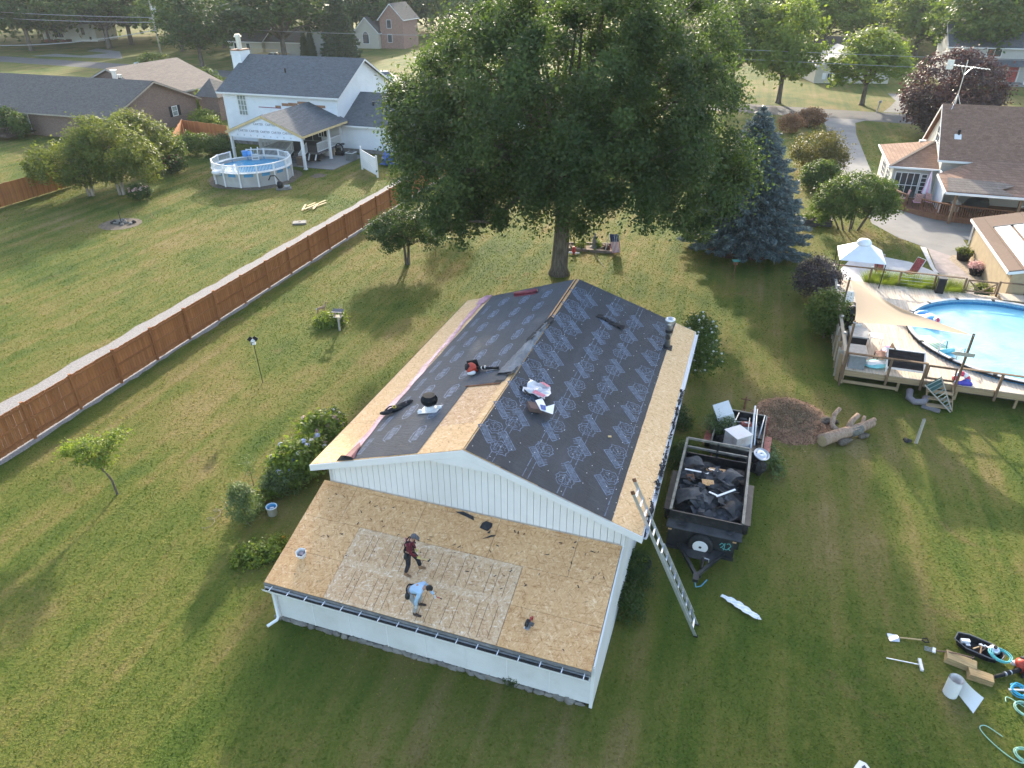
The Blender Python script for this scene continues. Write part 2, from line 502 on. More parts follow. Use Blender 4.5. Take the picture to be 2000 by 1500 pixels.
# synthetic underlayment
def _felt(name, c0, c1, c2):
    t = NT(name); w = t.coord('Object')
    f = t.noise(t.mapping(w, (1.2, .5, 1)), 1.0, 5, .65, .4)
    c = t.ramp(f, [(.3, c0), (.55, c1), (.75, c2)])
    wr = t.noise(t.mapping(w, (2.2, 26, 5), (0, 0, .25)), 1.0, 4, .6, 1.2)
    wr2 = t.noise(t.mapping(w, (16, 1.2, 5), (0, 0, -.05)), 1.0, 3, .6, .6)
    c = t.mix(t.ramp(wr, [(.58, 0.0), (.78, .5)]), c, (c2[0] * 1.6, c2[1] * 1.55, c2[2] * 1.5))  # sheen lines of the wrinkles painted in as paler streaks
    t.bump(t.math('ADD', wr, t.math('MULTIPLY', wr2, .7)), 1.0, .04)
    r = t.ramp(f, [(.3, .6), (.7, .72)])
    return t.fin(c, r, 0, .22)
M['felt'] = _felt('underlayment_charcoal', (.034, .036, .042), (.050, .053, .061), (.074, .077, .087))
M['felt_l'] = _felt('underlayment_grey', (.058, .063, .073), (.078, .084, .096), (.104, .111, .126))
M['print'] = plain('pale_blue_print', (0.128, 0.163, 0.228), 0.65, 0.35, 9)
M['print_w'] = plain('pale_grey_print', (0.155, 0.19, 0.26), 0.65, 0.35, 9)
def felt(x0, x1, y0, y1, off, m, seed):
    mb = MB(); rr = random.Random(seed); o = 0
    nx, ny = 3, 46
    vs = []
    for j in range(ny + 1):
        y = y0 + (y1 - y0) * j / ny
        for i in range(nx + 1):
            xx = x0 + (x1 - x0) * i / nx
            if i in (0, nx): xx += rr.uniform(-.006, .006)
            vs.append((xx, y, rz_(xx) + off + (rr.uniform(0, .005) if 0 < i < nx else 0)))
    fs = [(j * (nx + 1) + i, j * (nx + 1) + i + 1, (j + 1) * (nx + 1) + i + 1, (j + 1) * (nx + 1) + i) for j in range(ny) for i in range(nx)]
    mb.add(vs, fs)
    return part('underlayment_sheet', mb, m, gar, smooth=True)
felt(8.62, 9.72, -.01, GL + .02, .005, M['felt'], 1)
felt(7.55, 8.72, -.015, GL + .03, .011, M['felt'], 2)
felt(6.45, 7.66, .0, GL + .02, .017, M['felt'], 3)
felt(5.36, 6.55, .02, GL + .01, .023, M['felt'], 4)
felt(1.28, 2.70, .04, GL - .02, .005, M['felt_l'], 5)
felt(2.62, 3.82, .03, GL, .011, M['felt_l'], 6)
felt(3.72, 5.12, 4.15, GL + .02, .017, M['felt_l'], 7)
# pink release strip along the lower edge of the underlayment
M['pink'] = plain('pink_release_film', (0.50, 0.26, 0.31), 0.45, 0.22, 5, dirt=(0.62, 0.42, 0.46))
M['maroon'] = plain('maroon_film', (0.20, 0.045, 0.06), 0.45, 0.25, 5)
pm = MB(); rp = random.Random(9); vs = []; n = 70
for j in range(n + 1):
    y = .05 + (GL + .05) * j / n
    xc = 1.30 - .36 * j / n + .02 * math.sin(j * .9) + .03 * math.sin(j * .31)
    wd = .24 + .05 * math.sin(j * .45)
    for i in range(4):
        xx = xc - wd * .5 + wd * i / 3
        vs.append((xx, y, rz_(xx) + .022 + (.022 * abs(math.sin(j * 1.3 + i)) if i in (1, 2) else 0)))
pm.add(vs, [(j * 4 + i, j * 4 + i + 1, j * 4 + i + 5, j * 4 + i + 4) for j in range(n) for i in range(3)])
part('release_film_strip', pm, M['pink'], gar, smooth=True)
fm = MB(); fm.add([(1.15, .05, rz_(1.15) + .03), (1.62, .02, rz_(1.62) + .03), (1.45, .75, rz_(1.45) + .09), (1.28, 1.0, rz_(1.28) + .05), (1.30, .05, rz_(1.3) + .16), (1.52, .03, rz_(1.5) + .12)],
                  [(0, 4, 3), (4, 5, 2, 3), (5, 1, 2)])
part('film_fold', fm, M['maroon'], gar)
fm = MB(); fm.add([(1.0, -.02, rz_(1.0) + .03), (1.62, -.05, rz_(1.62) + .03), (1.55, .12, rz_(1.55) + .10), (1.08, .16, rz_(1.08) + .12)], [(0, 1, 2, 3)])
part('film_fold', fm, M['dark'], gar)
fm = MB(); fm.add([(.70, GL - .15, rz_(.7) + .03), (1.25, GL + .1, rz_(1.25) + .03), (1.2, GL - .9, rz_(1.2) + .05), (.8, GL - 1.0, rz_(.8) + .05), (.95, GL - .2, rz_(1) + .1)], [(0, 1, 4), (0, 4, 3), (4, 1, 2), (3, 4, 2)])
part('film_fold', fm, M['pink'], gar)
# ridge: bare strip and loose flap
part('ridge_strip', MB().hexa([(5.14, 8.2, rz_(5.14) + .018), (5.34, 8.2, rz_(5.34) + .03), (5.34, GL, rz_(5.34) + .03), (5.14, GL, rz_(5.14) + .018), (5.14, 8.2, rz_(5.14) + .024), (5.34, 8.2, rz_(5.34) + .036), (5.34, GL, rz_(5.34) + .036), (5.14, GL, rz_(5.14) + .024)]), M['osb'], gar)
part('ridge_gap', MB().box(5.22, 5.255, 8.25, GL - .05, ZR - .02, ZR + .032), M['dark'], gar)
M['flap'] = _felt('underlayment_sheen', (.10, .105, .12), (.17, .18, .195), (.30, .31, .33))  # shimmer of the folded felt put into paler greys
fl = MB(); vs = []; rf = random.Random(3)
for j in range(27):
    t_ = j / 26; y = 4.62 + 4.0 * t_
    w_ = .62 * (1 - t_) ** .8 + .10
    for i in range(6):
        s_ = i / 5; xx = 5.34 - w_ * s_
        vs.append((xx, y + .1 * s_, rz_(xx) + .045 + .07 * math.sin(s_ * 3.1) + .025 * math.sin(j * 2.1 + i * 1.7) + .012 * rf.random()))
fl.add(vs, [(j * 6 + i, j * 6 + i + 1, j * 6 + i + 7, j * 6 + i + 6) for j in range(26) for i in range(5)])
part('loose_flap', fl, M['flap'], gar)
fl = MB()
for k, (y, x0) in enumerate(((7.4, 4.85), (8.1, 4.98), (8.8, 5.1), (4.58, 5.0))):
    fl.add([(x0, y, rz_(x0) + .05), (x0 + .3, y - .25, rz_(x0 + .3) + .16), (x0 + .34, y + .45, rz_(x0 + .34) + .10), (x0 + .12, y + .6, rz_(x0 + .12) + .08)], [(0, 1, 2, 3)])
part('torn_edge', fl, M['shingle_scrap'], gar)
part('patch_edge', MB().bar((3.72, 4.12, rz_(3.72) + .035), (5.0, 4.0, rz_(5.0) + .035), .05, .03), M['rust'], gar)
part('patch_hole', MB().hexa([(4.72, 4.02, rz_(4.72) + .012), (5.02, 3.98, rz_(5.02) + .012), (5.06, 4.26, rz_(5.06) + .012), (4.78, 4.32, rz_(4.78) + .012), (4.72, 4.02, rz_(4.72) + .022), (5.02, 3.98, rz_(5.02) + .022), (5.06, 4.26, rz_(5.06) + .022), (4.78, 4.32, rz_(4.78) + .022)]), M['dark'], gar)

# printed marks: beast head with slanted word bar (right slope), word in a hexagon (left slope)
def ribbon(mb, pts, w, closed=False):
    n = len(pts)
    for i in range(n if closed else n - 1):
        a, b = Vector(pts[i]), Vector(pts[(i + 1) % n])
        d = (b - a)
        if d.length < 1e-6: continue
        d.normalize(); w_ = w * 1.35; p = Vector((-d.y, d.x)) * w_ / 2
        a2, b2 = a - d * w * .3, b + d * w * .3
        mb.add([(a2 - p).to_3d(), (b2 - p).to_3d(), (b2 + p).to_3d(), (a2 + p).to_3d()], [(0, 1, 2, 3)])
logo = MB()
ribbon(logo, [(-.36, .0), (-.20, .15), (.29, -.44), (.18, -.60)], .03, True)
for k in range(9):                          # block letters in the slanted bar
    s_ = .06 + k * .1
    cx, cy = -.27 + .50 * s_ - .0, .06 - .58 * s_
    ribbon(logo, [(cx - .035, cy - .04), (cx + .045, cy + .05)], .022)
    ribbon(logo, [(cx - .012, cy - .07), (cx + .068, cy + .02)], .016)
    if k % 2: ribbon(logo, [(cx - .035, cy - .04), (cx - .012, cy - .07)], .016)
    else: ribbon(logo, [(cx + .045, cy + .05), (cx + .068, cy + .02)], .016)
for k in range(4):
    ribbon(logo, [(.12 + k * .045, -.26 - k * .06), (.27 + k * .03, -.16 - k * .065)], .018)
head = [(-.16, .12), (-.22, .22), (-.17, .36), (-.20, .46), (-.08, .46), (.02, .52), (.12, .50), (.20, .53), (.28, .44), (.33, .36), (.31, .28), (.38, .22), (.33, .13), (.30, .02), (.20, -.02), (.12, -.10), (.04, -.03), (-.06, .02)]
ribbon(logo, head, .022, True)
for arc in ([(-.08, .36), (-.02, .40), (.05, .37)], [(.12, .38), (.18, .41), (.25, .36)], [(-.05, .30), (.02, .33), (.06, .29), (.0, .27)], [(.14, .30), (.19, .33), (.25, .30)], [(.05, .24), (.09, .16), (.15, .17), (.16, .25)], [(-.04, .16), (.04, .10), (.12, .12), (.2, .10), (.25, .15)], [(.02, .06), (.1, .03), (.18, .07)], [(-.11, .26), (-.07, .18), (-.1, .1)], [(.28, .26), (.25, .2), (.28, .1)], [(.0, .45), (.06, .43), (.12, .46)]):
    ribbon(logo, arc, .018)
logo_me = logo.mesh('logo_print', M['print'])
al = math.atan(SL)
def put_print(me, x, y, off, spin, nm='logo_print'):
    o = link(nm, me, gar)
    ang = -al if x <= XR else al
    o.matrix_local = Matrix.Translation((x, y, rz_(x) + off)) @ Matrix.Rotation(ang, 4, 'Y') @ Matrix.Rotation(spin, 4, 'Z')
P_ = 1.37
for x, y0, spin, off in ((7.2, 0.0, 0, .025), (8.22, .98, math.pi, .02), (9.2, .15, 0, .014), (6.22, .98, math.pi, .031), (5.62, -.06, 0, .031)):
    k = 0
    while y0 + k * P_ < GL - .45:
        if y0 + k * P_ > .5: put_print(logo_me, x, y0 + k * P_, off, spin)
        k += 1
hx = MB()
for sgn in (1,):
    ribbon(hx, [(-.02, -.50), (-.17, -.36), (-.17, .10), (-.05, .42), (.10, .47), (.17, .34), (.17, -.10)], .03)
    ribbon(hx, [(-.08, -.38), (.10, -.38), (.10, .30), (-.08, .30)], .02, True)
    for k in range(9):
        yy = -.34 + k * .075
        ribbon(hx, [(-.06, yy), (.085, yy + .01)], .034)
        if k % 3 == 0: ribbon(hx, [(-.04, yy + .035), (.06, yy + .04)], .018)
hx_me = hx.mesh('logo_print', M['print_w'])
for x, y0, off in ((2.24, 0.05, .013), (3.28, -.18, .019), (4.25, -.0, .025)):
    k = 0
    while y0 + k * P_ < GL - .5:
        y = y0 + k * P_
        if y > .5 and not (x > 4 and y < 4.9): put_print(hx_me, x, y, off, R(4) if k % 2 else R(184))
        k += 1
hx2 = MB()
ribbon(hx2, [(-.06, -.45), (-.06, .45), (.08, .45), (.08, -.45)], .02, True)
for k in range(10): ribbon(hx2, [(-.05, -.4 + k * .085), (.07, -.39 + k * .085)], .03)
h2 = hx2.mesh('logo_print', M['print_w'])
for k in range(9): put_print(h2, 1.62, .75 + k * P_, .013, 0)
# cap nails
nl = MB(); rn = random.Random(12)
for x0 in (5.45, 6.1, 6.5, 7.05, 7.6, 8.15, 8.7, 9.3, 9.62):
    for k in range(24):
        if rn.random() < .62:
            xx, yy = x0 + rn.uniform(-.1, .1), .25 + k * .56 + rn.uniform(-.15, .15)
            if yy < GL: nl.lathe([(.015, 0), (.013, .006)], (xx, yy, rz_(xx) + .03), 6)
part('cap_nails', nl, M['white'], gar, kind='stuff')
ln = MB()
for x0 in (6.0, 6.16, 7.06, 7.22, 8.1, 8.26, 9.5):
    vs = []
    for j in range(28):
        y = .05 + j * .5
        ln.hexa([(x0 + rn.uniform(-.02, .0), y, rz_(x0) + .0262), (x0 + .02, y, rz_(x0 + .02) + .0262), (x0 + .02, min(y + rn.uniform(.25, .49), GL), rz_(x0 + .02) + .0262), (x0, min(y + .4, GL), rz_(x0) + .0262)] + [(x0, y, rz_(x0) + .0272), (x0 + .02, y, rz_(x0 + .02) + .0272), (x0 + .02, min(y + .45, GL), rz_(x0 + .02) + .0272), (x0, min(y + .4, GL), rz_(x0) + .0272)])
part('lap_line_print', ln, M['print'], gar, kind='stuff')

# ---- lean-to
LZ0, LZ1, LY0, LY1, LX0, LX1 = 1.63, 2.72, -3.34, .285, .231, 10.04
LS = (LZ1 - LZ0) / (LY1 - LY0)
def lz(y): return LZ0 + LS * (y - LY0)
def lean_slab(x0, x1, y0, y1, off=0, th=.016):
    return MB().hexa([(x0, y0, lz(y0) + off - th), (x1, y0, lz(y0) + off - th), (x1, y1, lz(y1) + off - th), (x0, y1, lz(y1) + off - th), (x0, y0, lz(y0) + off), (x1, y0, lz(y0) + off), (x1, y1, lz(y1) + off), (x0, y1, lz(y1) + off)])
rows = [LY0, -2.18, -1.02, .14, LY1]
for r in range(4):
    xs = [LX0]
    first = (2.19 - LX0) if r in (0, 1) else 1.22
    xs.append(LX0 + first)
    while xs[-1] + 2.44 < LX1 - .3: xs.append(xs[-1] + (2.63 if r in (0, 1) and len(xs) < 4 else 2.44))
    if xs[-1] < LX1 - .05: xs.append(LX1)
    xs[-1] = LX1
    for a, b in zip(xs[:-1], xs[1:]):
        new = r in (0, 1) and a > 2.1 and b < 7.6
        part('osb_sheet', lean_slab(a + .006, b - .006, rows[r] + .006, rows[r + 1] - .006, .007 if new else 0), M['osb_new'] if new else M['osb'], gar,
             label='paler new roof sheet ruled with dark nailing lines' if new else None)
for (xa, xb, ya, yb) in ((2.21, 2.36, -3.32, -1.04), (4.78, 4.92, -3.32, -1.04), (7.28, 7.44, -3.32, -1.04), (2.37, 7.27, -1.20, -1.04), (2.37, 7.27, -2.28, -2.06), (2.37, 7.27, -3.33, -3.24)):
    part('sealed_edge_band', lean_slab(xa, xb, ya, yb, .0085 if xb - xa > 1 else .0095, .001), M['osb_pale'], gar)
nlm = MB(); rn = random.Random(4)
for i, xx in enumerate((2.75, 2.95, 3.5, 3.75, 3.98, 4.55, 5.05, 5.3, 5.75, 6.05, 6.6, 6.85, 7.15)):
    for (ya, yb) in ((-3.3, -2.3), (-2.1, -1.1)):
        yb2 = yb - rn.uniform(0, .12); ya2 = ya + rn.uniform(0, .1)
        nlm.hexa([(xx, ya2, lz(ya2) + .008), (xx + .012, ya2, lz(ya2) + .008), (xx + .012, yb2, lz(yb2) + .008), (xx, yb2, lz(yb2) + .008), (xx, ya2, lz(ya2) + .0095), (xx + .012, ya2, lz(ya2) + .0095), (xx + .012, yb2, lz(yb2) + .0095), (xx, yb2, lz(yb2) + .0095)])
part('nailing_lines', nlm, plain('ink_line', (.10, .06, .035), .8), gar, kind='stuff')
part('roof_framing', lean_slab(LX0 + .03, LX1 - .08, LY0 + .02, LY1, -.02, .10), M['stone'], gar)
# pale scuffs of glue dust on the new sheets are in the material; wall below
M['white_panel'] = plain('white_wall_panel', (0.64, 0.635, 0.62), 0.6, 0.07, 1.6, dirt=(0.44, 0.43, 0.395), bump=.15)
WY = -3.20
px = [.45 + i * 1.2075 for i in range(9)]
for i in range(8):
    part('wall_panel', MB().box(px[i] + .008, px[i + 1] - .008, WY - .003 * (i % 2), WY + .03, .16, 1.50), M['white_panel'], gar)
    if i: part('panel_batten', MB().box(px[i] - .016, px[i] + .016, WY - .012, WY + .02, .16, 1.50), M['white'], gar)
part('corner_trim', MB().box(LX1 - .02, LX1 + .065, WY - .02, WY + .05, .02, 1.62), M['white'], gar)
part('corner_trim', MB().box(.40, .452, WY - .015, WY + .05, .1, 1.5), M['white'], gar)
fnd = MB(); rf = random.Random(8)
for i in range(34):
    xx = .35 + i * .285
    fnd.blob((xx, WY + .0, .06), (rf.uniform(.13, .22), rf.uniform(.06, .11), rf.uniform(.07, .13)), i, .3, 8, 5)
part('foundation', fnd, M['stone'], gar)
part('wall_core', MB().box(.46, LX1 - .1, WY + .031, WY + .09, .0, 1.50), M['dark'], gar)
sw = MB(); sw.extr([(LX1 + .06, WY, .02), (LX1 + .06, GY0 + .2, .02), (LX1 + .06, GY0 + .2, ZE - .02), (LX1 + .06, GY0 - .02, ZE - .02), (LX1 + .06, GY0 - .02, lz(.27) - .005), (LX1 + .06, WY, lz(WY) - .005)], (-.05, 0, 0))
part('side_wall', sw, M['white_wall'], gar)
sw = MB(); sw.extr([(.45, WY + .05, .02), (.45, GY0, .02), (.45, GY0, lz(.27) - .13), (.45, WY + .05, lz(WY) - .13)], (.05, 0, 0))
part('side_wall', sw, M['white_wall'], gar)
# front gutter standing off the eave
gt = MB()
def gz(x): return 1.55 - .004 * x
pr = [(-3.40, .0), (-3.40, -.10), (-3.50, -.11), (-3.54, .0), (-3.545, .012)]
for (a, b) in zip(pr[:-1], pr[1:]):
    gt.hexa([(.27, a[0], gz(0) + a[1] - .006), (10.02, a[0], gz(10) + a[1] - .006), (10.02, b[0], gz(10) + b[1] - .006), (.27, b[0], gz(0) + b[1] - .006), (.27, a[0], gz(0) + a[1]), (10.02, a[0], gz(10) + a[1]), (10.02, b[0], gz(10) + b[1]), (.27, b[0], gz(0) + b[1])])
gut = part('gutter', gt, M['metal_white'], gar)
hg = MB()
for i in range(17):
    xx = .5 + i * .585
    hg.box(xx, xx + .025, -3.54, -3.36, gz(xx) - .004, gz(xx) + .008)
part('hangers', hg, M['metal_white'], gut, kind='stuff')
part('gutter_dark_strip', MB().box(.3, 10.0, -3.5, -3.41, 1.44, 1.475), M['dark'], gar)  # dark strip along the gutter bottom
part('eave_board', MB().box(LX0, LX1, LY0 - .02, LY0 - .001, lz(LY0) - .19, lz(LY0) - .018), plain('bare_grey_fascia', (.17, .17, .165), .8, .2, 4), gar)
dsp = MB().tube([(.42, -3.44, 1.46), (.42, -3.36, 1.30), (.42, -3.29, 1.2), (.42, -3.29, .22), (.40, -3.36, .12), (.22, -3.62, .06)], .05, 8)
part('downspout', dsp, M['metal_white'], gar, smooth=True)
# drip edge at the top of the lean-to
part('flashing', MB().box(GX0, GX1 - .1, GY0 - .012, GY0 - .004, lz(LY1) - .02, lz(LY1) + .05), M['aluminium'], gar)

# ================================================================ vegetation tools
def kites(C, Nn, half, wid, rs, fold=.25):
    n = len(C)
    N = Nn / (np.linalg.norm(Nn, axis=1, keepdims=True) + 1e-9)
    t = rs.normal(size=(n, 3)); t -= N * (t * N).sum(1, keepdims=True); t /= np.linalg.norm(t, axis=1, keepdims=True) + 1e-9
    b = np.cross(N, t)
    s = (half * (.65 + .7 * rs.rand(n)))[:, None]; w = (wid * (.65 + .7 * rs.rand(n)))[:, None]
    P = np.empty((n, 4, 3))
    P[:, 0] = C - t * s; P[:, 2] = C + t * s
    P[:, 1] = C + b * w + N * w * fold; P[:, 3] = C - b * w + N * w * fold
    return P.reshape(-1, 3)
def crown_cloud(rs, lobes, ncl, per, spread, shell=(.62, 1.0), squash=.7, droop=0.0, upbias=.35, inner=.12):
    L = np.array(lobes, float)
    wgt = (L[:, 3] * L[:, 4] + L[:, 3] * L[:, 5]); wgt /= wgt.sum()
    k = rs.choice(len(L), ncl, p=wgt)
    d = rs.normal(size=(ncl, 3)); d[:, 2] += upbias * np.abs(d[:, 2]); d /= np.linalg.norm(d, axis=1, keepdims=True)
    r = shell[0] + (shell[1] - shell[0]) * rs.rand(ncl) ** .6
    r = np.where(rs.rand(ncl) < inner, rs.rand(ncl) * .7, r)
    cc = L[k, :3] + d * L[k, 3:6] * r[:, None]
    m = np.repeat(np.arange(ncl), per)
    sp = spread * (.55 + .9 * rs.rand(ncl))
    off = rs.normal(size=(len(m), 3)) * sp[m][:, None]; off[:, 2] *= squash
    if droop: off[:, 2] -= droop * np.abs(rs.normal(size=len(m))) * (cc[m, 2] < np.median(cc[:, 2]))
    C = cc[m] + off
    out = d[m]
    tone = rs.rand(ncl)[m] * .6 + rs.rand(len(m)) * .4
    return C, out, tone, cc
def crown_mesh(name, seed, lobes, ncl, per, spread, half, wid, mat, **kw):
    rs = np.random.RandomState(seed)
    C, out, tone, cc = crown_cloud(rs, lobes, ncl, per, spread, **kw)
    N = out * .7 + np.array([0, 0, .45]) + rs.normal(size=C.shape) * .6
    me = tri_mesh(name, kites(C, N, half, wid, rs), mat, tone, True)
    return me, cc
def limbs(mb, base, cc, rs, trunk_top, r0, nl=14, n=8, flare=1.35, lean=(0, 0), rend=.25):
    b = Vector(base); tt = Vector(trunk_top)
    mid = b.lerp(tt, .5) + Vector((lean[0], lean[1], 0))
    mb.tube([b - Vector((0, 0, .1)), b + Vector((0, 0, r0 * .8)), mid, tt], [r0 * flare, r0, r0 * .86, r0 * .72], n)
    idx = rs.choice(len(cc), min(nl, len(cc)), replace=False)
    for i in idx:
        e = Vector(cc[i]); s0 = b.lerp(tt, rs.uniform(.72, 1.0))
        m1 = s0.lerp(e, .35) + Vector((0, 0, (e - s0).length * .10)); m2 = s0.lerp(e, .7) + Vector(rs.normal(size=3) * .04 * (e - s0).length)
        rr = r0 * rs.uniform(.28, .5)
        mb.tube([s0, m1, m2, e], [rr, rr * .75, rr * .45, rr * .15], 6)
    return mb

def _bark(name, c1, c2):
    t = NT(name); w = t.coord('Object')
    f = t.noise(t.mapping(w, (9, 9, 1.6)), 1.0, 5, .65, .5)
    t.bump(f, .8, .04)
    return t.fin(t.ramp(f, [(.32, c1), (.68, c2)]), .9, 0, .15)
M['bark'] = _bark('grey_brown_bark', (.055, .042, .032), (.17, .14, .11))
M['bark_pale'] = _bark('pale_peeling_bark', (.16, .13, .10), (.42, .36, .30))
M['leaf_maple'] = leafmat('maple_leaves', (.028, .052, .018), (.050, .086, .026), (.115, .152, .042), .44)
M['leaf_dark'] = leafmat('dark_leaves', (.022, .045, .012), (.045, .080, .018), (.085, .115, .024), .32)
M['leaf_mid'] = leafmat('green_leaves', (.042, .080, .016), (.075, .118, .024), (.125, .155, .036), .40)
M['leaf_light'] = leafmat('light_green_leaves', (.075, .120, .020), (.135, .190, .034), (.20, .235, .05), .45)
M['leaf_gold'] = leafmat('yellow_green_leaves', (.045, .075, .020), (.110, .140, .030), (.25, .235, .045), .42)
M['leaf_grey'] = leafmat('grey_green_leaves', (.065, .105, .035), (.115, .160, .060), (.20, .245, .13), .38)
M['leaf_purple'] = leafmat('purple_leaves', (.030, .018, .020), (.060, .036, .036), (.12, .075, .062), .25, (.16, .06, .05))
M['leaf_smoke'] = leafmat('plum_grey_leaves', (.045, .04, .042), (.075, .058, .060), (.13, .105, .10), .2, (.14, .09, .08))
M['leaf_rust'] = leafmat('orange_brown_leaves', (.14, .075, .040), (.22, .115, .058), (.30, .17, .09), .35, (.4, .2, .08))
M['leaf_bronze'] = leafmat('bronze_green_leaves', (.055, .060, .016), (.105, .098, .024), (.17, .135, .034), .35)
M['needle'] = leafmat('blue_spruce_needles', (.065, .092, .092), (.125, .165, .170), (.22, .27, .28), .15, (.16, .21, .20))
M['pine'] = leafmat('dark_conifer_needles', (.026, .046, .022), (.046, .075, .032), (.07, .10, .04), .15)
M['petal_white'] = leafmat('white_petals', (.62, .60, .56), (.75, .74, .72), (.80, .78, .76), .3, (.8, .8, .75))
M['petal_mix'] = leafmat('cream_and_blue_petals', (.30, .38, .66), (.66, .60, .52), (.74, .70, .62), .25, (.7, .7, .7))
M['petal_pink'] = leafmat('pink_petals', (.55, .30, .28), (.70, .45, .40), (.78, .62, .56), .25, (.8, .5, .5))

def plant(name, label, cat, base, lobes, ncl, per, spread, half, wid, mat, seed, trunk=None, group=None, bark='bark', flowers=None, pname='foliage', rz=0, **kw):
    t = thing(name, label, cat, base, rz, group)
    me, cc = crown_mesh(pname, seed, lobes, ncl, per, spread, half, wid, mat, **kw)
    link(pname, me, t)
    rs = np.random.RandomState(seed + 99)
    if trunk:
        r0, top = trunk[0], trunk[1]
        stems = trunk[2] if len(trunk) > 2 else [(0, 0)]
        nl = trunk[3] if len(trunk) > 3 else 14
        for (sx, sy) in stems:
            mb = limbs(MB(), (sx, sy, 0), cc, rs, (top[0] + sx * 2.2, top[1] + sy * 2.2, top[2]), r0, nl, lean=trunk[4] if len(trunk) > 4 else (0, 0))
            part('trunk', mb, M[bark], t, smooth=True)
    if flowers:
        fm, n, size, lo = flowers
        ok = cc[cc[:, 2] > lo]
        for i in rs.choice(len(ok), min(n, len(ok)), replace=False):
            c = ok[i] * np.array([1.06, 1.06, 1.05])
            k = 46
            d = rs.normal(size=(k, 3)); d /= np.linalg.norm(d, axis=1, keepdims=True)
            me = tri_mesh('flower_head', kites(c + d * size * np.array([1, 1, .75]), d, size * .42, size * .36, rs, .1), fm, np.clip(rs.rand() * .8 + rs.rand(k) * .2, 0, 1), True)
            link('flower_head', me, t)
    return t

# ---- the big maple behind the garage
rsm = np.random.RandomState(7)
ml = [(l[0] * (.84 if abs(l[0]) > 5 else .9) + .15, l[1] * .9, l[2] + .55, l[3] * .88, l[4] * .86, l[5] * .95) for l in [(0, 0, 9.6, 9.2, 9.0, 6.4), (-7.6, -.5, 7.6, 4.4, 5.2, 3.4), (-6.4, 2.5, 11.2, 4.6, 5, 3.8), (7.8, .5, 8.2, 4.6, 5.4, 3.9), (6.0, 1.5, 12.4, 4.8, 5, 4.0), (-2.2, -6.4, 8.6, 4.2, 3.2, 3.0), (3.6, -6.2, 8.7, 4.4, 3.4, 3.1), (8.4, -3.6, 6.8, 3.6, 3.6, 2.9), (-7.2, -4.2, 6.4, 3.2, 3.4, 2.5), (0, 0, 14.2, 5.6, 5.6, 3.6), (0, 6, 9.0, 5, 4.2, 4.2), (-9.2, 1.0, 9.2, 3.0, 3.6, 3.0), (10.2, 2.0, 9.6, 2.6, 3.6, 3.2)]]
t = thing('maple_tree', 'huge broad dark green maple tree towering behind the garage roof', 'tree', (3.0, 43.7, 0))
me, cc = crown_mesh('crown', 7, ml, 640, 360, .45, .098, .064, M['leaf_maple'], shell=(.7, 1.06), squash=.85, droop=.35, upbias=0.0, inner=.10)
link('crown', me, t)
tk = limbs(MB(), (0, 0, 0), cc, rsm, (.25, .1, 6.2), .54, 46, n=14, flare=1.4)
part('trunk', tk, M['bark'], t, smooth=True)
# hanging outer boughs
lo = cc[(cc[:, 2] < 6.4) & (np.abs(cc[:, 0] + .3) > 3.2)]
rs2 = np.random.RandomState(21)
C = []; O_ = []
for c in lo[rs2.choice(len(lo), min(60, len(lo)), replace=False)]:
    n = 230; L_ = rs2.uniform(.7, 1.9)
    tt = rs2.rand(n) ** .8
    C.append(np.stack([c[0] + rs2.normal(size=n) * .26, c[1] + rs2.normal(size=n) * .26, c[2] - tt * L_], 1)); O_.append(rs2.normal(size=(n, 3)))
C = np.concatenate(C); O_ = np.concatenate(O_)
link('hanging_boughs', tri_mesh('hanging_boughs', kites(C, O_ + [0, 0, .3], .10, .066, rs2), M['leaf_maple'], rs2.rand(len(C)), True), t)

# ---- blue spruce
def spruce_mesh(seed, h, rad, nlev, half, wid, mat, lowz=.7, name='crown'):
    rs = np.random.RandomState(seed); C = []; D = []; br = MB()
    for i in range(nlev):
        f = i / (nlev - 1); z = lowz + (h - lowz - .15) * f ** .95
        r = rad * (1 - f) ** .78 * (1.0 if i else .9) + .12
        nb = int(8 + 15 * (1 - f))
        a0 = rs.rand() * 6.28
        for b in range(nb):
            a = a0 + 6.283 * b / nb + rs.normal() * .12
            L_ = r * rs.uniform(.78, 1.08)
            k = int(10 + 62 * L_)
            s = rs.rand(k) ** .62
            zz = z + L_ * (-.16 * s + .10 * s * s) + rs.normal(size=k) * .05 - .05 * rs.rand(k)
            sw = .26 * L_ * (1 - s) * .5 + .12
            lat = rs.normal(size=k) * sw * .7
            x = np.cos(a) * s * L_ - np.sin(a) * lat; y = np.sin(a) * s * L_ + np.cos(a) * lat
            C.append(np.stack([x, y, zz], 1))
            dirs = np.stack([np.cos(a) * np.ones(k), np.sin(a) * np.ones(k), rs.normal(size=k) * .25], 1) + rs.normal(size=(k, 3)) * .55
            D.append(dirs)
            if L_ > 1.2 and b % 2 == 0:
                br.tube([(0, 0, z + .05), (math.cos(a) * L_ * .85, math.sin(a) * L_ * .85, z - .05 * L_)], [.035, .012], 5)
    C = np.concatenate(C); D = np.concatenate(D); D /= np.linalg.norm(D, axis=1, keepdims=True)
    n = len(C); ref = rs.normal(size=(n, 3)); b = np.cross(D, ref); b /= np.linalg.norm(b, axis=1, keepdims=True)
    s = (half * (.6 + .8 * rs.rand(n)))[:, None]; w = (wid * (.7 + .6 * rs.rand(n)))[:, None]
    P = np.empty((n, 4, 3)); P[:, 0] = C - D * s; P[:, 2] = C + D * s; P[:, 1] = C + b * w; P[:, 3] = C - b * w
    return tri_mesh(name, P.reshape(-1, 3), mat, np.clip(rs.rand(n) * .7 + .3 * rs.rand(n), 0, 1), True), br
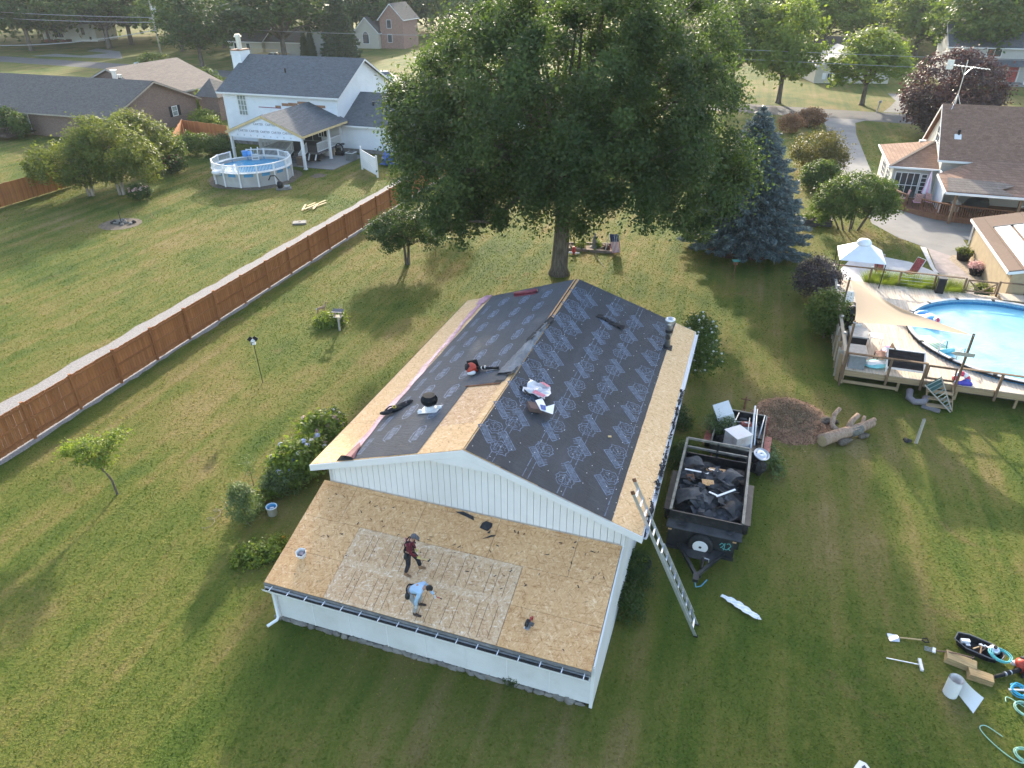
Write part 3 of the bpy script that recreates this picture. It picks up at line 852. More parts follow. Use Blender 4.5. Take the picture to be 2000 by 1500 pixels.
sp = thing('spruce_tree', 'silvery blue conical spruce tree right of the big maple', 'tree', (15.9, 48.1, 0))
me, br = spruce_mesh(3, 9.5, 4.5, 30, .15, .042, M['needle'], .75)
link('crown', me, sp)
br.tube([(0, 0, -.1), (0, 0, .5), (0, 0, 5), (0, 0, 9.2)], [.30, .24, .14, .02], 10)
part('trunk', br, M['bark'], sp, smooth=True)

# ================================================================ garden trees and shrubs near the garage
plant('dome_tree', 'small dense dark green dome-shaped tree beside the brown fence', 'tree', (-6.992,45.387,0),
      [(0, 0, 2.6, 2.0, 1.9, 1.05), (-1.4, .1, 2.3, 1.2, 1.2, .75), (1.3, -.2, 1.95, 1.2, 1.1, .75), (.2, .3, 3.2, 1.2, 1.2, .55), (-.9, -.6, 1.75, 1.0, .9, .55), (2.0, -.2, 1.6, .6, .7, .4)], 260, 60, .17, .06, .042, M['leaf_dark'], 31, trunk=(.10, (0, .05, 1.6), [(-.06, 0), (.08, .05)], 14), pname='crown', shell=(.75, 1.0))
plant('young_tree', 'thin young light green tree standing left of the maple trunk', 'tree', (-4.182,53.285,0),
      [(0, 0, 2.7, 1.5, 1.4, 1.0), (-.8, .2, 2.2, .8, .8, .6), (.9, 0, 2.4, .9, .8, .8)], 120, 34, .22, .07, .045, M['leaf_light'], 32, trunk=(.04, (0, 0, 1.4), [(-.08, 0), (.08, .0), (0, .1)], 9), pname='crown')
plant('sapling', 'small crooked sapling with sparse leaves alone on the near lawn', 'tree', (-14.917,21.383,0),
      [(-.3, 0, 2.0, .75, .7, .55), (-1.0, .2, 1.9, .6, .5, .4), (.35, .3, 2.35, .5, .5, .35), (-.15, -.1, 1.7, .5, .5, .35), (-1.5, .4, 1.75, .4, .4, .25)], 120, 26, .13, .055, .028, M['leaf_light'], 33, trunk=(.045, (-.35, .1, 1.3), [(0, 0)], 14, (.12, 0)), pname='crown', shell=(.3, 1))
HG = 'hydrangea bushes along the garage'
plant('hydrangea_bush', 'large hydrangea bush with cream and blue heads at the garage corner', 'bush', (-8.234,22.277,0), [(0, 0, .85, .95, .9, .8), (.4, .4, .9, .7, .7, .7), (-.3, -.2, .6, .8, .7, .55)], 190, 24, .13, .075, .055, M['leaf_light'], 34, flowers=(M['petal_mix'], 26, .10, .55), group=HG, shell=(.75, 1))
plant('hydrangea_bush', 'hydrangea bush with pale pink heads second along the garage eave', 'bush', (-7.952,24.222,0), [(0, 0, .85, .85, .85, .75), (.4, .4, .7, .7, .7, .6)], 170, 24, .13, .075, .055, M['leaf_light'], 35, flowers=(M['petal_pink'], 30, .09, .3), group=HG, shell=(.75, 1))
plant('hydrangea_bush', 'small leafy hydrangea farthest along the garage eave with white flowers', 'bush', (-7.628,25.654,0), [(0, 0, .45, .5, .6, .5)], 70, 24, .10, .06, .045, M['leaf_mid'], 36, flowers=(M['petal_white'], 12, .05, .25), group=HG)
plant('peony_bush', 'low silvery green leafy bush between the hydrangea and the bucket', 'bush', (-8.601,21.801,0), [(0, 0, .5, .8, .7, .5), (-.4, -.3, .4, .5, .5, .4)], 170, 26, .12, .06, .025, M['leaf_grey'], 37)
plant('olive_bush', 'upright grey green bush beside the bucket on the lawn', 'bush', (-9.457,19.699,0), [(0, 0, .85, .55, .5, .7), (-.1, .1, 1.35, .35, .35, .4)], 150, 30, .10, .045, .02, M['leaf_grey'], 38, trunk=(.03, (0, 0, .6), [(0, 0), (.06, .03)], 6))
plant('wispy_shrub', 'thin wispy pale sapling behind the olive bush', 'bush', (-9.891,21.798,0), [(0, 0, 1.0, .22, .22, .55)], 40, 12, .08, .035, .016, M['leaf_grey'], 39, trunk=(.015, (0, 0, .7), [(0, 0)], 5))
plant('leafy_weeds', 'low bright weeds with two orange blooms beside the lean-to', 'weeds', (-8.543,18.078,0), [(0, 0, .18, .8, .45, .22), (.5, .3, .2, .5, .4, .25), (-.3, -.3, .15, .5, .4, .2)], 120, 16, .09, .055, .035, M['leaf_light'], 40, flowers=(plain('orange_petal', (.75, .30, .03), .6), 2, .06, .1))
plant('low_plants', 'low light green plants at the foot of the bucket', 'plant', (-9.449,20.742,0), [(0, 0, .25, .5, .5, .3), (.5, .6, .2, .4, .4, .25)], 70, 16, .09, .055, .035, M['leaf_light'], 140)
plant('rose_of_sharon', 'tall white-flowered bush rising behind the far right garage eave', 'bush', (8.888,30.72,0), [(0, 0, 1.7, .95, 1.3, 1.1), (.2, 1.0, 1.6, .8, 1.0, 1.0), (.2, -.6, 1.0, .8, .8, .8)], 280, 26, .16, .06, .045, M['leaf_mid'], 41, flowers=(M['petal_white'], 110, .05, .6), trunk=(.05, (0, 0, .8), [(0, 0), (.1, .1)], 8))
plant('smoke_bush', 'round plum grey bush at the back corner of the pool deck', 'bush', (17.828,39.428,0), [(0, 0, 1.4, 1.2, 1.2, 1.15)], 240, 34, .17, .055, .04, M['leaf_smoke'], 42, trunk=(.05, (0, 0, .7), [(0, 0)], 8))
plant('green_bush', 'dense green bush against the left side of the pool deck', 'bush', (16.575,34.424,0), [(0, 0, 1.5, 1.05, 1.1, 1.15), (.1, .3, .9, .9, 1.0, .8)], 240, 34, .16, .065, .045, M['leaf_mid'], 43, trunk=(.05, (0, 0, .6), [(0, 0)], 8))
plant('vine_arbour', 'umbrella-shaped mass of vine held up on many dark stems', 'arbour', (25.27,52.349,0),
      [(0, 0, 3.0, 2.4, 2.0, 1.1), (-1.6, -.2, 2.4, 1.5, 1.5, 1.2), (1.5, .1, 2.4, 1.4, 1.4, 1.3), (0, -.9, 2.1, 2.1, 1.0, 1.0), (-2.4, 0, 1.7, .8, 1.0, 1.0), (2.3, .1, 1.7, .7, 1.0, 1.0)], 420, 42, .18, .085, .055, M['leaf_mid'], 44, trunk=(.07, (0, 0, 1.8), [(-.55, 0), (.5, -.1), (-.2, -.3), (.2, .3), (.75, .2), (-.8, .25)], 5), pname='crown', shell=(.75, 1))
plant('bronze_bush', 'round bronze green bush beside the concrete driveway', 'bush', (28.61,69.013,0), [(0, 0, 2.2, 2.5, 2.3, 1.8), (.9, -.3, 1.6, 1.8, 1.6, 1.3)], 320, 34, .26, .085, .06, M['leaf_bronze'], 45, trunk=(.1, (0, 0, 1.2), [(0, 0)], 9))
plant('leafy_shrub', 'leafy green shrub in front of the bronze bush', 'bush', (26.986,63.642,0), [(0, 0, 1.3, 1.6, 1.3, 1.1), (-.6, -.2, 1.0, 1.0, 1.0, .8)], 200, 30, .2, .10, .07, M['leaf_mid'], 46)
plant('rust_shrub', 'orange brown shrub at the corner of driveway and road', 'bush', (36.21,91.774,0), [(0, 0, 1.1, 1.8, 1.4, 1.0)], 150, 24, .22, .11, .07, M['leaf_rust'], 47, trunk=(.05, (0, 0, .6), [(0, 0)], 8))
plant('rust_shrub', 'paler rusty shrub between the blue spruce and the road', 'bush', (32.604,88.07,0), [(0, 0, 1.2, 1.4, 1.2, 1.0)], 110, 22, .22, .11, .06, M['leaf_rust'], 48, trunk=(.05, (0, 0, .6), [(0, 0)], 8))
plant('purple_maple', 'round dark purple-leaved tree behind the brown-roofed house', 'tree', (49.034,85.337,0), [(0, 0, 5.0, 5.0, 4.6, 3.9), (.5, 0, 2.8, 4.4, 4.0, 2.2)], 520, 46, .42, .16, .11, M['leaf_purple'], 49, trunk=(.25, (0, 0, 2.6), [(0, 0)], 14), pname='crown', shell=(.8, 1.02))
# golden-tipped birches by the neighbour's fence
GB = 'yellow-green birches by the neighbour fence'
for lab, b, lob, sd in (('leftmost of three golden-tipped birches, leaning over the neighbour fence', (-36.368,61.946,0), [(-1.2, 0, 2.9, 3.4, 2.6, 1.7), (1.2, .4, 3.8, 2.3, 2.2, 1.6), (-3.2, .3, 2.3, 1.7, 1.7, 1.2), (0, -.4, 2.1, 2.4, 1.4, 1.0)], 50),
                        ('tallest golden-tipped birch with pale twin trunks on the neighbour lawn', (-33.873,62.283,0), [(.2, 0, 3.9, 3.1, 2.8, 2.3), (-1.5, .4, 4.7, 1.9, 1.9, 1.7), (2.0, .2, 2.7, 2.1, 2.0, 1.6), (.3, -.6, 2.4, 2.2, 1.3, 1.0)], 51),
                        ('golden-tipped birch farthest back beside the brick house gable', (-34.557,69.362,0), [(0, 0, 3.2, 2.6, 2.4, 1.7), (-1.2, .5, 4.2, 1.8, 1.8, 1.4)], 52)):
    plant('birch_tree', lab, 'tree', b, lob, 340, 46, .24, .12, .055, M['leaf_gold'], sd, trunk=(.13, (0, 0, 1.9), [(-.15, 0), (.15, .05), (0, .2)], 10), group=GB, bark='bark_pale', pname='crown', squash=1.0, shell=(.6, 1.02))
plant('pink_hydrangea', 'small bush with pink flower heads under the birches', 'bush', (-31.532,60.719,0), [(0, 0, .65, .95, .8, .6)], 90, 20, .14, .08, .06, M['leaf_dark'], 53, flowers=(M['petal_pink'], 14, .13, .75))
plant('red_leaf_bush', 'dark reddish bush behind the birches near the fence', 'bush', (-32.394,70.162,0), [(0, 0, .8, 1.1, 1.0, .8)], 90, 24, .18, .09, .06, M['leaf_dark'], 54, flowers=(plain('dusky_red_petal', (.25, .07, .06), .7), 20, .1, .5))
plant('tall_bush', 'green bush between the birches and the garden fence', 'bush', (-33.96,73.027,0), [(0, 0, 1.6, 1.5, 1.3, 1.5)], 170, 28, .22, .09, .06, M['leaf_mid'], 55)
plant('garden_hedge', 'clipped leafy hedge in front of the brown garden fence', 'hedge', (-32.305,77.524,0), [(0, 0, 1.0, 2.3, 1.1, 1.0), (-1.5, .4, 1.2, 1.4, 1.0, 1.0), (1.8, -.3, .8, 1.2, .9, .8)], 260, 28, .22, .10, .06, M['leaf_mid'], 56)
plant('corner_shrub', 'dark shrub at the corner of the white neighbour house', 'bush', (-30.769,79.468,0), [(0, 0, .8, 1.0, .8, .8)], 100, 24, .2, .09, .06, M['leaf_dark'], 57)
plant('round_shrub', 'round green shrub between the brick house and the white house', 'bush', (-47.476,120.349,0), [(0, 0, 1.7, 2.0, 1.8, 1.7)], 150, 26, .28, .14, .10, M['leaf_mid'], 58)
plant('garden_shrubs', 'loose pale flowering shrub beside the white house chimney', 'bush', (-41.063,103.512,0), [(0, 0, 1.3, 2.2, 2.0, 1.3), (-1.8, .5, 1.0, 1.5, 1.5, 1.0)], 170, 24, .26, .12, .08, M['leaf_light'], 59)
plant('garden_flowers', 'tall garden plants at the end wall of the brick house', 'plant', (-38.165,93.395,0), [(0, 0, .9, 1.8, 1.4, .9), (1.4, -1.2, .7, 1.1, 1.1, .7)], 130, 24, .24, .10, .07, M['leaf_light'], 60)
plant('porch_shrub', 'dark leafy shrub against the brick house at the frame edge', 'bush', (-58.756,87.314,0), [(0, 0, 1.6, 2.4, 1.6, 1.6)], 170, 28, .26, .11, .08, M['leaf_dark'], 61)
plant('sumac_shrub', 'bright feathery shrub beside the brick house window', 'bush', (-56.141,85.609,0), [(0, 0, 1.5, 1.0, .9, 1.4)], 90, 24, .2, .12, .05, M['leaf_mid'], 62)
plant('roadside_tree', 'yellow green roadside tree behind the brick house', 'tree', (-59.929,131.612,0), [(0, 0, 2.4, 2.8, 2.6, 2.0), (-.8, 0, 3.2, 1.6, 1.6, 1.2)], 220, 30, .34, .16, .09, M['leaf_gold'], 63, trunk=(.12, (0, 0, 1.2), [(0, 0)], 8), pname='crown')
# weeds along the right-hand wall
for i, (b, lab, s_) in enumerate((((4.006,17.052,0), 'dark green weeds against the side wall beside the ladder', 1.0), ((3.518,15.658,0), 'feathery weeds at the base of the lean-to side wall', .9), ((6.768,23.314,0), 'weeds growing between garage wall and black dump trailer', 1.1), ((7.151,26.095,0), 'weeds under the eave behind the dump trailer', 1.0))):
    plant('wall_weeds', lab, 'weeds', b, [(0, 0, .3, .55 * s_, .7 * s_, .35), (.1, .5, .25, .4, .5, .3)], 110, 18, .12, .07, .018, M['leaf_dark'], 70 + i, group='weeds along the garage side wall')
plant('tall_grass_tuft', 'spiky grass tuft at the foot of the front wall', 'grass tuft', (-0.043,13.089,0), [(0, 0, .15, .2, .12, .18)], 40, 10, .06, .09, .010, M['leaf_dark'], 75)
plant('deer_weeds', 'patch of bright leafy plants beside the deer statue', 'plant', (-10.235,36.218,0), [(0, 0, .22, .75, .6, .28), (.5, .2, .25, .5, .5, .3)], 110, 22, .13, .08, .04, M['leaf_light'], 76)
plant('mullein', 'grey green weed patch growing over the scrap trailer', 'weeds', (8.462,24.635,0), [(0, 0, 1.1, .5, .5, .45), (-.1, .2, .8, .5, .5, .6)], 90, 26, .11, .05, .02, M['leaf_grey'], 77)
plant('trailer_weeds', 'weeds around the wheel of the scrap trailer', 'weeds', (10.193,23.324,0), [(0, 0, .3, .4, 1.2, .3)], 90, 20, .13, .07, .03, M['leaf_grey'], 78)

# ================================================================ trees along and beyond the street
def unit_tree(seed, lobes, ncl, per, spread, half, wid, tr, tall):
    me, cc = crown_mesh('crown', seed, lobes, ncl, per, spread, half, wid, M['leaf_mid'], shell=(.6, 1.03), squash=.8, inner=.1)
    rs = np.random.RandomState(seed + 5)
    tm = limbs(MB(), (0, 0, 0), cc, rs, (0, 0, tall), tr, 18, n=8).mesh('trunk', M['bark'], True)
    return me, tm
UT = [unit_tree(101, [(0, 0, 6.2, 4.2, 4.0, 3.2), (-2.2, 0, 5.2, 2.6, 2.6, 2.2), (2.3, .4, 5.6, 2.6, 2.6, 2.3), (0, 0, 8.4, 2.6, 2.6, 1.7)], 300, 30, .38, .19, .12, .26, 3.4),
      unit_tree(102, [(0, 0, 6.0, 3.6, 3.6, 3.9), (-1.6, .4, 4.4, 2.6, 2.6, 2.2), (1.7, -.3, 7.6, 2.3, 2.3, 2.0), (1.5, 0, 4.2, 2.4, 2.4, 1.8)], 300, 30, .38, .19, .12, .26, 3.0),
      unit_tree(103, [(-2.4, 0, 5.8, 2.5, 2.5, 1.8), (2.2, .3, 6.2, 2.6, 2.5, 1.9), (0, 0, 7.6, 2.8, 2.6, 1.9), (0, -1.6, 4.8, 2.5, 2.0, 1.5), (-3.6, .5, 4.4, 1.6, 1.6, 1.2), (3.8, 0, 4.8, 1.5, 1.6, 1.3)], 300, 30, .34, .19, .12, .24, 3.2)]
me_, br_ = spruce_mesh(44, 10, 3.0, 20, .28, .10, M['pine'], .6)
br_.tube([(0, 0, 0), (0, 0, 9.6)], [.22, .03], 8)
UT.append((me_, br_.mesh('trunk', M['bark'], True)))
def ftree(label, base, kind, h, w, mat, rz=0.0, group=None, name='street_tree'):
    t = thing(name, label, 'tree', base, rz, group)
    t.scale = (w / 9.0, w / 9.0, h / 10.0)
    c = link('crown', UT[kind][0], t); c.material_slots[0].link = 'OBJECT'; c.material_slots[0].material = M[mat]
    link('trunk', UT[kind][1], t)
    return t
FT = 'trees along and beyond the street'
for (lab, b, k, h, w, mt) in (
    ('airy light green roadside tree with a slim straight trunk across the road', (38.036,109.291,0), 1, 13.5, 12.5, 'leaf_light'),
    ('spreading light green tree with forked trunk near the mailbox', (49.129,107.258,0), 2, 10.0, 13.5, 'leaf_light'),
    ('green tree directly right of the maple crown across the road', (32.359,114.232,0), 0, 13.5, 13, 'leaf_mid'),
    ('tall tree overhanging the white house with the red door', (78.034,134.539,0), 0, 15.5, 17, 'leaf_mid'),
    ('big tree at the upper right frame edge shading the porch house', (89.645,137.282,0), 2, 16, 16, 'leaf_mid'),
    ('dark round tree behind the low beige house', (84.957,187.938,0), 0, 16.0, 26, 'leaf_dark'),
    ('pale sunlit tree left of the low beige house', (63.138,161.644,0), 2, 15.0, 18, 'leaf_light'),
    ('tree behind the airy roadside tree, near the sunlit field', (54.913,171.03,0), 1, 15.0, 19, 'leaf_mid'),
    ('large dark oak with thick trunk at the upper left corner', (-111.599,183.501,0), 0, 17.0, 19, 'leaf_dark'),
    ('green tree right of the white farmhouse across the road', (-95.846,188.531,0), 2, 15.0, 23, 'leaf_mid'),
    ('tree behind the utility pole, dark and dense', (-95.299,198.822,0), 0, 15.0, 20, 'leaf_dark'),
    ('leafy tree over the left end of the white house chimney', (-60.576,153.011,0), 1, 13.0, 15, 'leaf_dark'),
    ('wide green tree right of the utility pole', (-75.748,181.79,0), 0, 15.0, 17, 'leaf_mid'),
    ('big dark tree with several trunks behind the white house roof', (-46.766,161.862,0), 2, 15.5, 23, 'leaf_dark'),
    ('second dark tree behind the white house, nearer its chimney', (-58.216,175.471,0), 0, 15.0, 19, 'leaf_dark'),
    ('tall dark tree beside the brick gable house', (-33.442,194.625,0), 1, 16.0, 16, 'leaf_dark'),
    ('green tree between the chimney and the far houses', (-68.572,188.993,0), 0, 14.0, 16, 'leaf_mid'),
    ('tree behind the white farmhouse roof', (-131.846,236.454,0), 0, 15.0, 28, 'leaf_mid'),
    ('leafy tree between the dark round tree and the porch house', (83.661,163.765,0), 1, 15.0, 20, 'leaf_light'),
    ('tree behind the porch house roof ridge', (102.025,173.785,0), 0, 16.0, 24, 'leaf_mid'),
    ('tall tree straight behind the brick gable house', (-32.589,217.618,0), 0, 17.0, 24, 'leaf_dark'),
    ('tree filling the gap between the cypress pair and the gable house', (-41.702,208.252,0), 0, 16.0, 22, 'leaf_dark'),
    ('yellowing tree left of the white farmhouse', (-118.659,203.945,0), 1, 12.5, 12, 'leaf_gold')):
    ftree(lab, b, k, h, w, mt, (b[0] * 7.3) % 6.28, FT)
ftree('dark conical arborvitae behind the white house ridge', (-35.951,165.749,0), 3, 14.0, 12.5, 'pine', 1, None, 'conifer_tree')
ftree('slender dark cypress pair member nearest the white house ridge', (-43.954,167.555,0), 3, 6.0, 3.2, 'pine', 1, None, 'conifer_tree')
ftree('slender dark cypress right of its twin behind the ridge', (-42.31,166.612,0), 3, 6.5, 3.4, 'pine', 2, None, 'conifer_tree')
# the far wood: one mass
rw = np.random.RandomState(77); Cs = []; Ns = []; Ts = []
for i in range(260):
    if i < 170:
        a = -.68 + 1.36 * ((i % 85) + rw.uniform(-.3, .3)) / 84; D = (228 if i < 85 else 246) + rw.uniform(-5, 8)
    else:
        D = rw.uniform(265, 480); a = rw.uniform(-.68, .68)
    x, y = D * math.sin(a), D * math.cos(a)
    if .30 < a < .36 and D < 300: continue
    hh = rw.uniform(12, 18); r = rw.uniform(4.5, 7.5)
    n = 480
    d = rw.normal(size=(n, 3)); d[:, 2] = np.abs(d[:, 2]) * 1.2 - .35; d /= np.linalg.norm(d, axis=1, keepdims=True)
    lump = 1 + .16 * np.sin(d[:, 0] * 6 + i) * np.cos(d[:, 1] * 5 + 2 * i) + .12 * np.sin(d[:, 2] * 9 + i)
    p = d * lump[:, None] * np.array([r, r, hh * .52]) * (.8 + .25 * rw.rand(n))[:, None] + [x, y, hh * .46]
    Cs.append(p); Ns.append(d + rw.normal(size=(n, 3)) * .6); Ts.append(np.clip(rw.rand() * .6 + rw.rand(n) * .4, 0, 1))
C = np.concatenate(Cs); N_ = np.concatenate(Ns)
w_ = link('woods', tri_mesh('woods', kites(C, N_, .62, .45, rw), M['leaf_mid'], np.concatenate(Ts), True))
tag(w_, 'distant wood of mixed green trees along the top', 'woods', kind='stuff')

# ================================================================ roads, drives, gravel
def road_v(u): return 75.7 - (u - 5) * .092
us = [-330, -250, -200, -150, -100, -50, 0, 50, 100, 160]
sheet('road', [lot(u, road_v(u) - 3.6) for u in us] + [lot(u, road_v(u) + 3.6) for u in reversed(us)], .008, M['asphalt'])
sheet('driveway', L2((1.7, 72.3), (1.9, 60), (2.3, 44), (3.2, 35), (3.7, 27), (5.2, 24), (6.6, 22.5), (7.4, 20.8), (9.6, 20.8), (9.6, 25), (16, 25), (16, 30), (11, 30), (6.2, 32.2), (5.6, 38), (5.1, 44), (5.0, 62), (5.4, 70), (7.0, 72.6), (.2, 72.6)), .012, M['concrete'])
M['paver'] = plain('pink_grey_paver', (.30, .25, .235), .85, .15, 2.2, bump=.3)
sheet('paver_path', L2((6.9, 22.2), (8.2, 20.9), (8.6, 18.5), (9.0, 15.2), (9.2, 12.4), (7.0, 12.4), (6.9, 15.5), (6.8, 18.2)), .016, M['paver'])
sheet('patio', L2((1.0, 12.3), (.9, 16.0), (1.8, 18.6), (3.6, 19.4), (5.4, 18.8), (6.75, 17.2), (6.9, 12.3)), .012, plain('pale_patio_slab', (.46, .45, .44), .8, .1, 1.6))
sheet('path_edging', L2((6.45, 22.4), (6.8, 22.2), (6.75, 18.2), (6.85, 17.2), (6.6, 17.2), (6.5, 18.2)), .02, plain('pale_kerb', (.55, .53, .50), .8))
sheet('pebble_bed', L2((8.3, 21.2), (9.45, 21.2), (9.2, 12.6), (8.4, 12.9), (8.8, 16), (8.3, 18.6), (7.9, 20.2)), .022, plain('tan_pebbles', (.34, .27, .19), .9, .35, 9, bump=1))
M['old_gravel'] = plain('grey_gravel_drive', (.17, .162, .15), .95, .2, 2.0, bump=.6)
sheet('side_drive', L2((9.5, 79.4), (14.0, 79.2), (16.5, 88), (16, 97), (11.8, 97), (12.2, 90), (10.8, 84)), .01, M['old_gravel'])
sheet('far_drive', [(-105.554,172.631,0), (-82.719,166.97,0), (-90.125,181.555,0), (-98.868,188.48,0), (-98.287,182.565,0), (-90.854,178.192,0), (-94.428,172.805,0), (-102.292,176.919,0)], .012, M['old_gravel'])
sheet('white_house_drive', [(-23.033,114.601,0), (-15.274,107.892,0), (-17.394,130.891,0), (-22.829,144.21,0), (-24.05,137.199,0)], .010, M['concrete'])
# gravel strip behind the long fence
FD = Vector((math.cos(1.26502), math.sin(1.26502), 0)); FN = Vector((-FD.y, FD.x, 0)); F0 = Vector((-20.114, 25.079, 0))
rg = random.Random(2)
ed = []
for i in range(110):
    s_ = -8 + i * .55
    ed.append(F0 + FD * s_ + FN * (3.9 - .008 * s_ + .06 * math.sin(i * .8) + rg.uniform(-.06, .06)))
sheet('gravel_strip', [F0 + FD * -8 - FN * .02] + [F0 + FD * 51.9 - FN * .02] + list(reversed(ed)), .012, M['gravel_light'])
ed = [F0 + FD * (-8 + i * .4) - FN * (.16 + rg.uniform(0, .16)) for i in range(150)]
sheet('gravel_edge', [F0 + FD * 51.9 - FN * .02, F0 + FD * -8 - FN * .02] + ed, .010, M['gravel_light'])

# ================================================================ long brown fence
M['fence'] = wood('stained_cedar', (.26, .098, .033), (.44, .18, .065), .7, var=(.23, .086, .032))
M['fence_rail'] = wood('stained_rail', (.24, .09, .032), (.37, .152, .058), .7, var=(.2, .078, .03))
fen = thing('fence', 'long reddish brown board fence with posts running beside the gravel strip', 'fence', F0, 1.26502)
pk = MB(); pk.box(-.075, .075, .045, .062, .06, 1.72); pk_me = pk.mesh('picket', M['fence'])
po = MB().box(-.05, .05, -.05, .05, 0, 1.80); po.box(-.056, .056, -.056, .056, 1.80, 1.815); po_me = po.mesh('post', M['fence_rail'])
rl = MB().box(.05, 2.39, -.01, .043, -.04, .04); rl_me = rl.mesh('rail', M['fence_rail'])
cp = MB().box(.0, 2.44, .035, .075, 1.722, 1.74); cp_me = cp.mesh('cap_rail', M['fence_rail'])
rk = random.Random(6)
for i in range(-1, 19):
    link('post', po_me, fen, (i * 2.44, 0, 0))
    for z in (.28, .92, 1.58): link('rail', rl_me, fen, (i * 2.44, 0, z))
    for k in range(15):
        link('picket', pk_me, fen, (i * 2.44 + .0815 + k * .1627, rk.uniform(-.004, .004), rk.uniform(-.012, .012)))
link('post', po_me, fen, (19 * 2.44, 0, 0))

# second fence, far side of the neighbour lawn
def simple_fence(name, label, a, b, h, pw=.15):
    a, b = Vector(a), Vector(b); d = b - a; L_ = d.length
    t = thing(name, label, 'fence', a, math.atan2(d.y, d.x))
    n = max(2, int(L_ / pw)); w = L_ / n
    me = MB().box(-w / 2 + .006, w / 2 - .006, -.01, .01, .05, h).mesh('picket', M['fence'])
    for k in range(min(n, 295)): link('picket', me, t, (w * (k + .5), .0, (k % 3) * .006))
    for s_ in range(int(L_ / 2.44) + 1): part('post', MB().box(s_ * 2.44 - .05, s_ * 2.44 + .05, .012, .11, 0, h + .04), M['fence_rail'], t)
    for z in (.3, h - .3): part('rail', MB().box(0, L_, .012, .05, z - .04, z + .04), M['fence_rail'], t)
    return t
simple_fence('fence', 'brown board fence behind the birches at the frame edge', (-42.518,57.136,0), (-39.339,66.158,0), 1.8, .22)
simple_fence('fence', 'brown garden fence between the brick house and white house', (-36.03,79.428,0), (-38.258,87.483,0), 1.8, .2)
simple_fence('fence', 'short brown fence run behind the clipped hedge', (-38.029,86.902,0), (-31.786,83.594,0), 1.8, .2)

# ================================================================ houses: tools
def siding(name, c, lap=.13, d=.55):
    t = NT(name); w = t.coord('World')
    sx = t.n('ShaderNodeSeparateXYZ'); t.l(w, sx.inputs[0])
    fr = t.math('FRACT', t.math('DIVIDE', sx.outputs[2], lap))
    ln = t.ramp(fr, [(0.0, d), (.14, 1.0)])
    f = t.noise(w, 1.1, 4, .6)
    cc = t.ramp(f, [(.3, tuple(x * .9 for x in c)), (.7, c)])
    cc = t.mix(1.0, cc, ln, 'MULTIPLY')
    t.bump(fr, .4, .02)
    return t.fin(cc, .5, 0, .3)
def shingles(name, c1, c2, course=.075, tab=.3):
    t = NT(name); o = t.coord('Object')
    sx = t.n('ShaderNodeSeparateXYZ'); t.l(o, sx.inputs[0])
    cb = t.n('ShaderNodeCombineXYZ')
    t.l(t.math('ADD', sx.outputs[0], t.math('MULTIPLY', sx.outputs[1], .35)), cb.inputs[0]); t.l(sx.outputs[2], cb.inputs[1])
    br = t.n('ShaderNodeTexBrick'); t.l(cb.outputs[0], br.inputs[0])
    br.inputs['Scale'].default_value = 1.0; br.inputs['Brick Width'].default_value = tab; br.inputs['Row Height'].default_value = course
    br.inputs['Mortar Size'].default_value = .006; br.inputs['Color1'].default_value = (*c1, 1); br.inputs['Color2'].default_value = (*c2, 1)
    br.inputs['Mortar'].default_value = (*[x * .5 for x in c1], 1); br.offset = .37
    big = t.noise(o, .5, 4, .6)
    cc = t.mix(t.ramp(big, [(.4, 0.0), (.72, .45)]), br.outputs[0], tuple((a + b) * .42 for a, b in zip(c1, c2)))
    cc = t.mix(t.ramp(t.noise(o, 9, 3, .7), [(.4, 0.0), (.75, .4)]), cc, tuple(min(1, x * 1.5) for x in c2))
    t.bump(br.outputs[0], .5, .02)
    return t.fin(cc, .92, 0, .15)
M['siding_white'] = siding('white_siding', (.74, .76, .79), .13, .72)
M['siding_grey'] = siding('grey_siding', (.42, .40, .37), .15, .68)
M['siding_cream'] = siding('cream_siding', (.76, .73, .62), .15, .8)
M['shingle_grey'] = shingles('slate_grey_shingles', (.078, .083, .090), (.122, .129, .138))
M['shingle_dark'] = shingles('dark_brown_grey_shingles', (.078, .072, .068), (.122, .113, .106))
M['shingle_tan'] = shingles('tan_shingles', (.155, .125, .105), (.215, .175, .145))
M['shingle_brown'] = shingles('brown_shingles', (.165, .097, .068), (.25, .155, .112), .09)
def _brick():
    t = NT('brown_brick'); o = t.coord('Object')
    sx = t.n('ShaderNodeSeparateXYZ'); t.l(o, sx.inputs[0]); cb = t.n('ShaderNodeCombineXYZ')
    t.l(t.math('ADD', sx.outputs[0], sx.outputs[1]), cb.inputs[0]); t.l(sx.outputs[2], cb.inputs[1])
    br = t.n('ShaderNodeTexBrick'); t.l(cb.outputs[0], br.inputs[0]); br.inputs['Scale'].default_value = 1
    br.inputs['Brick Width'].default_value = .22; br.inputs['Row Height'].default_value = .075; br.inputs['Mortar Size'].default_value = .01
    br.inputs['Color1'].default_value = (.13, .075, .058, 1); br.inputs['Color2'].default_value = (.21, .125, .095, 1); br.inputs['Mortar'].default_value = (.24, .21, .19, 1)
    return t.fin(br.outputs[0], .9, 0, .15)
M['brick'] = _brick()
M['glass'] = plain('dark_window_glass', (.035, .045, .050), .08, .2, 3, spec=.8)
M['glass_pale'] = plain('curtained_window_glass', (.26, .29, .27), .12, .2, 3, spec=.7)
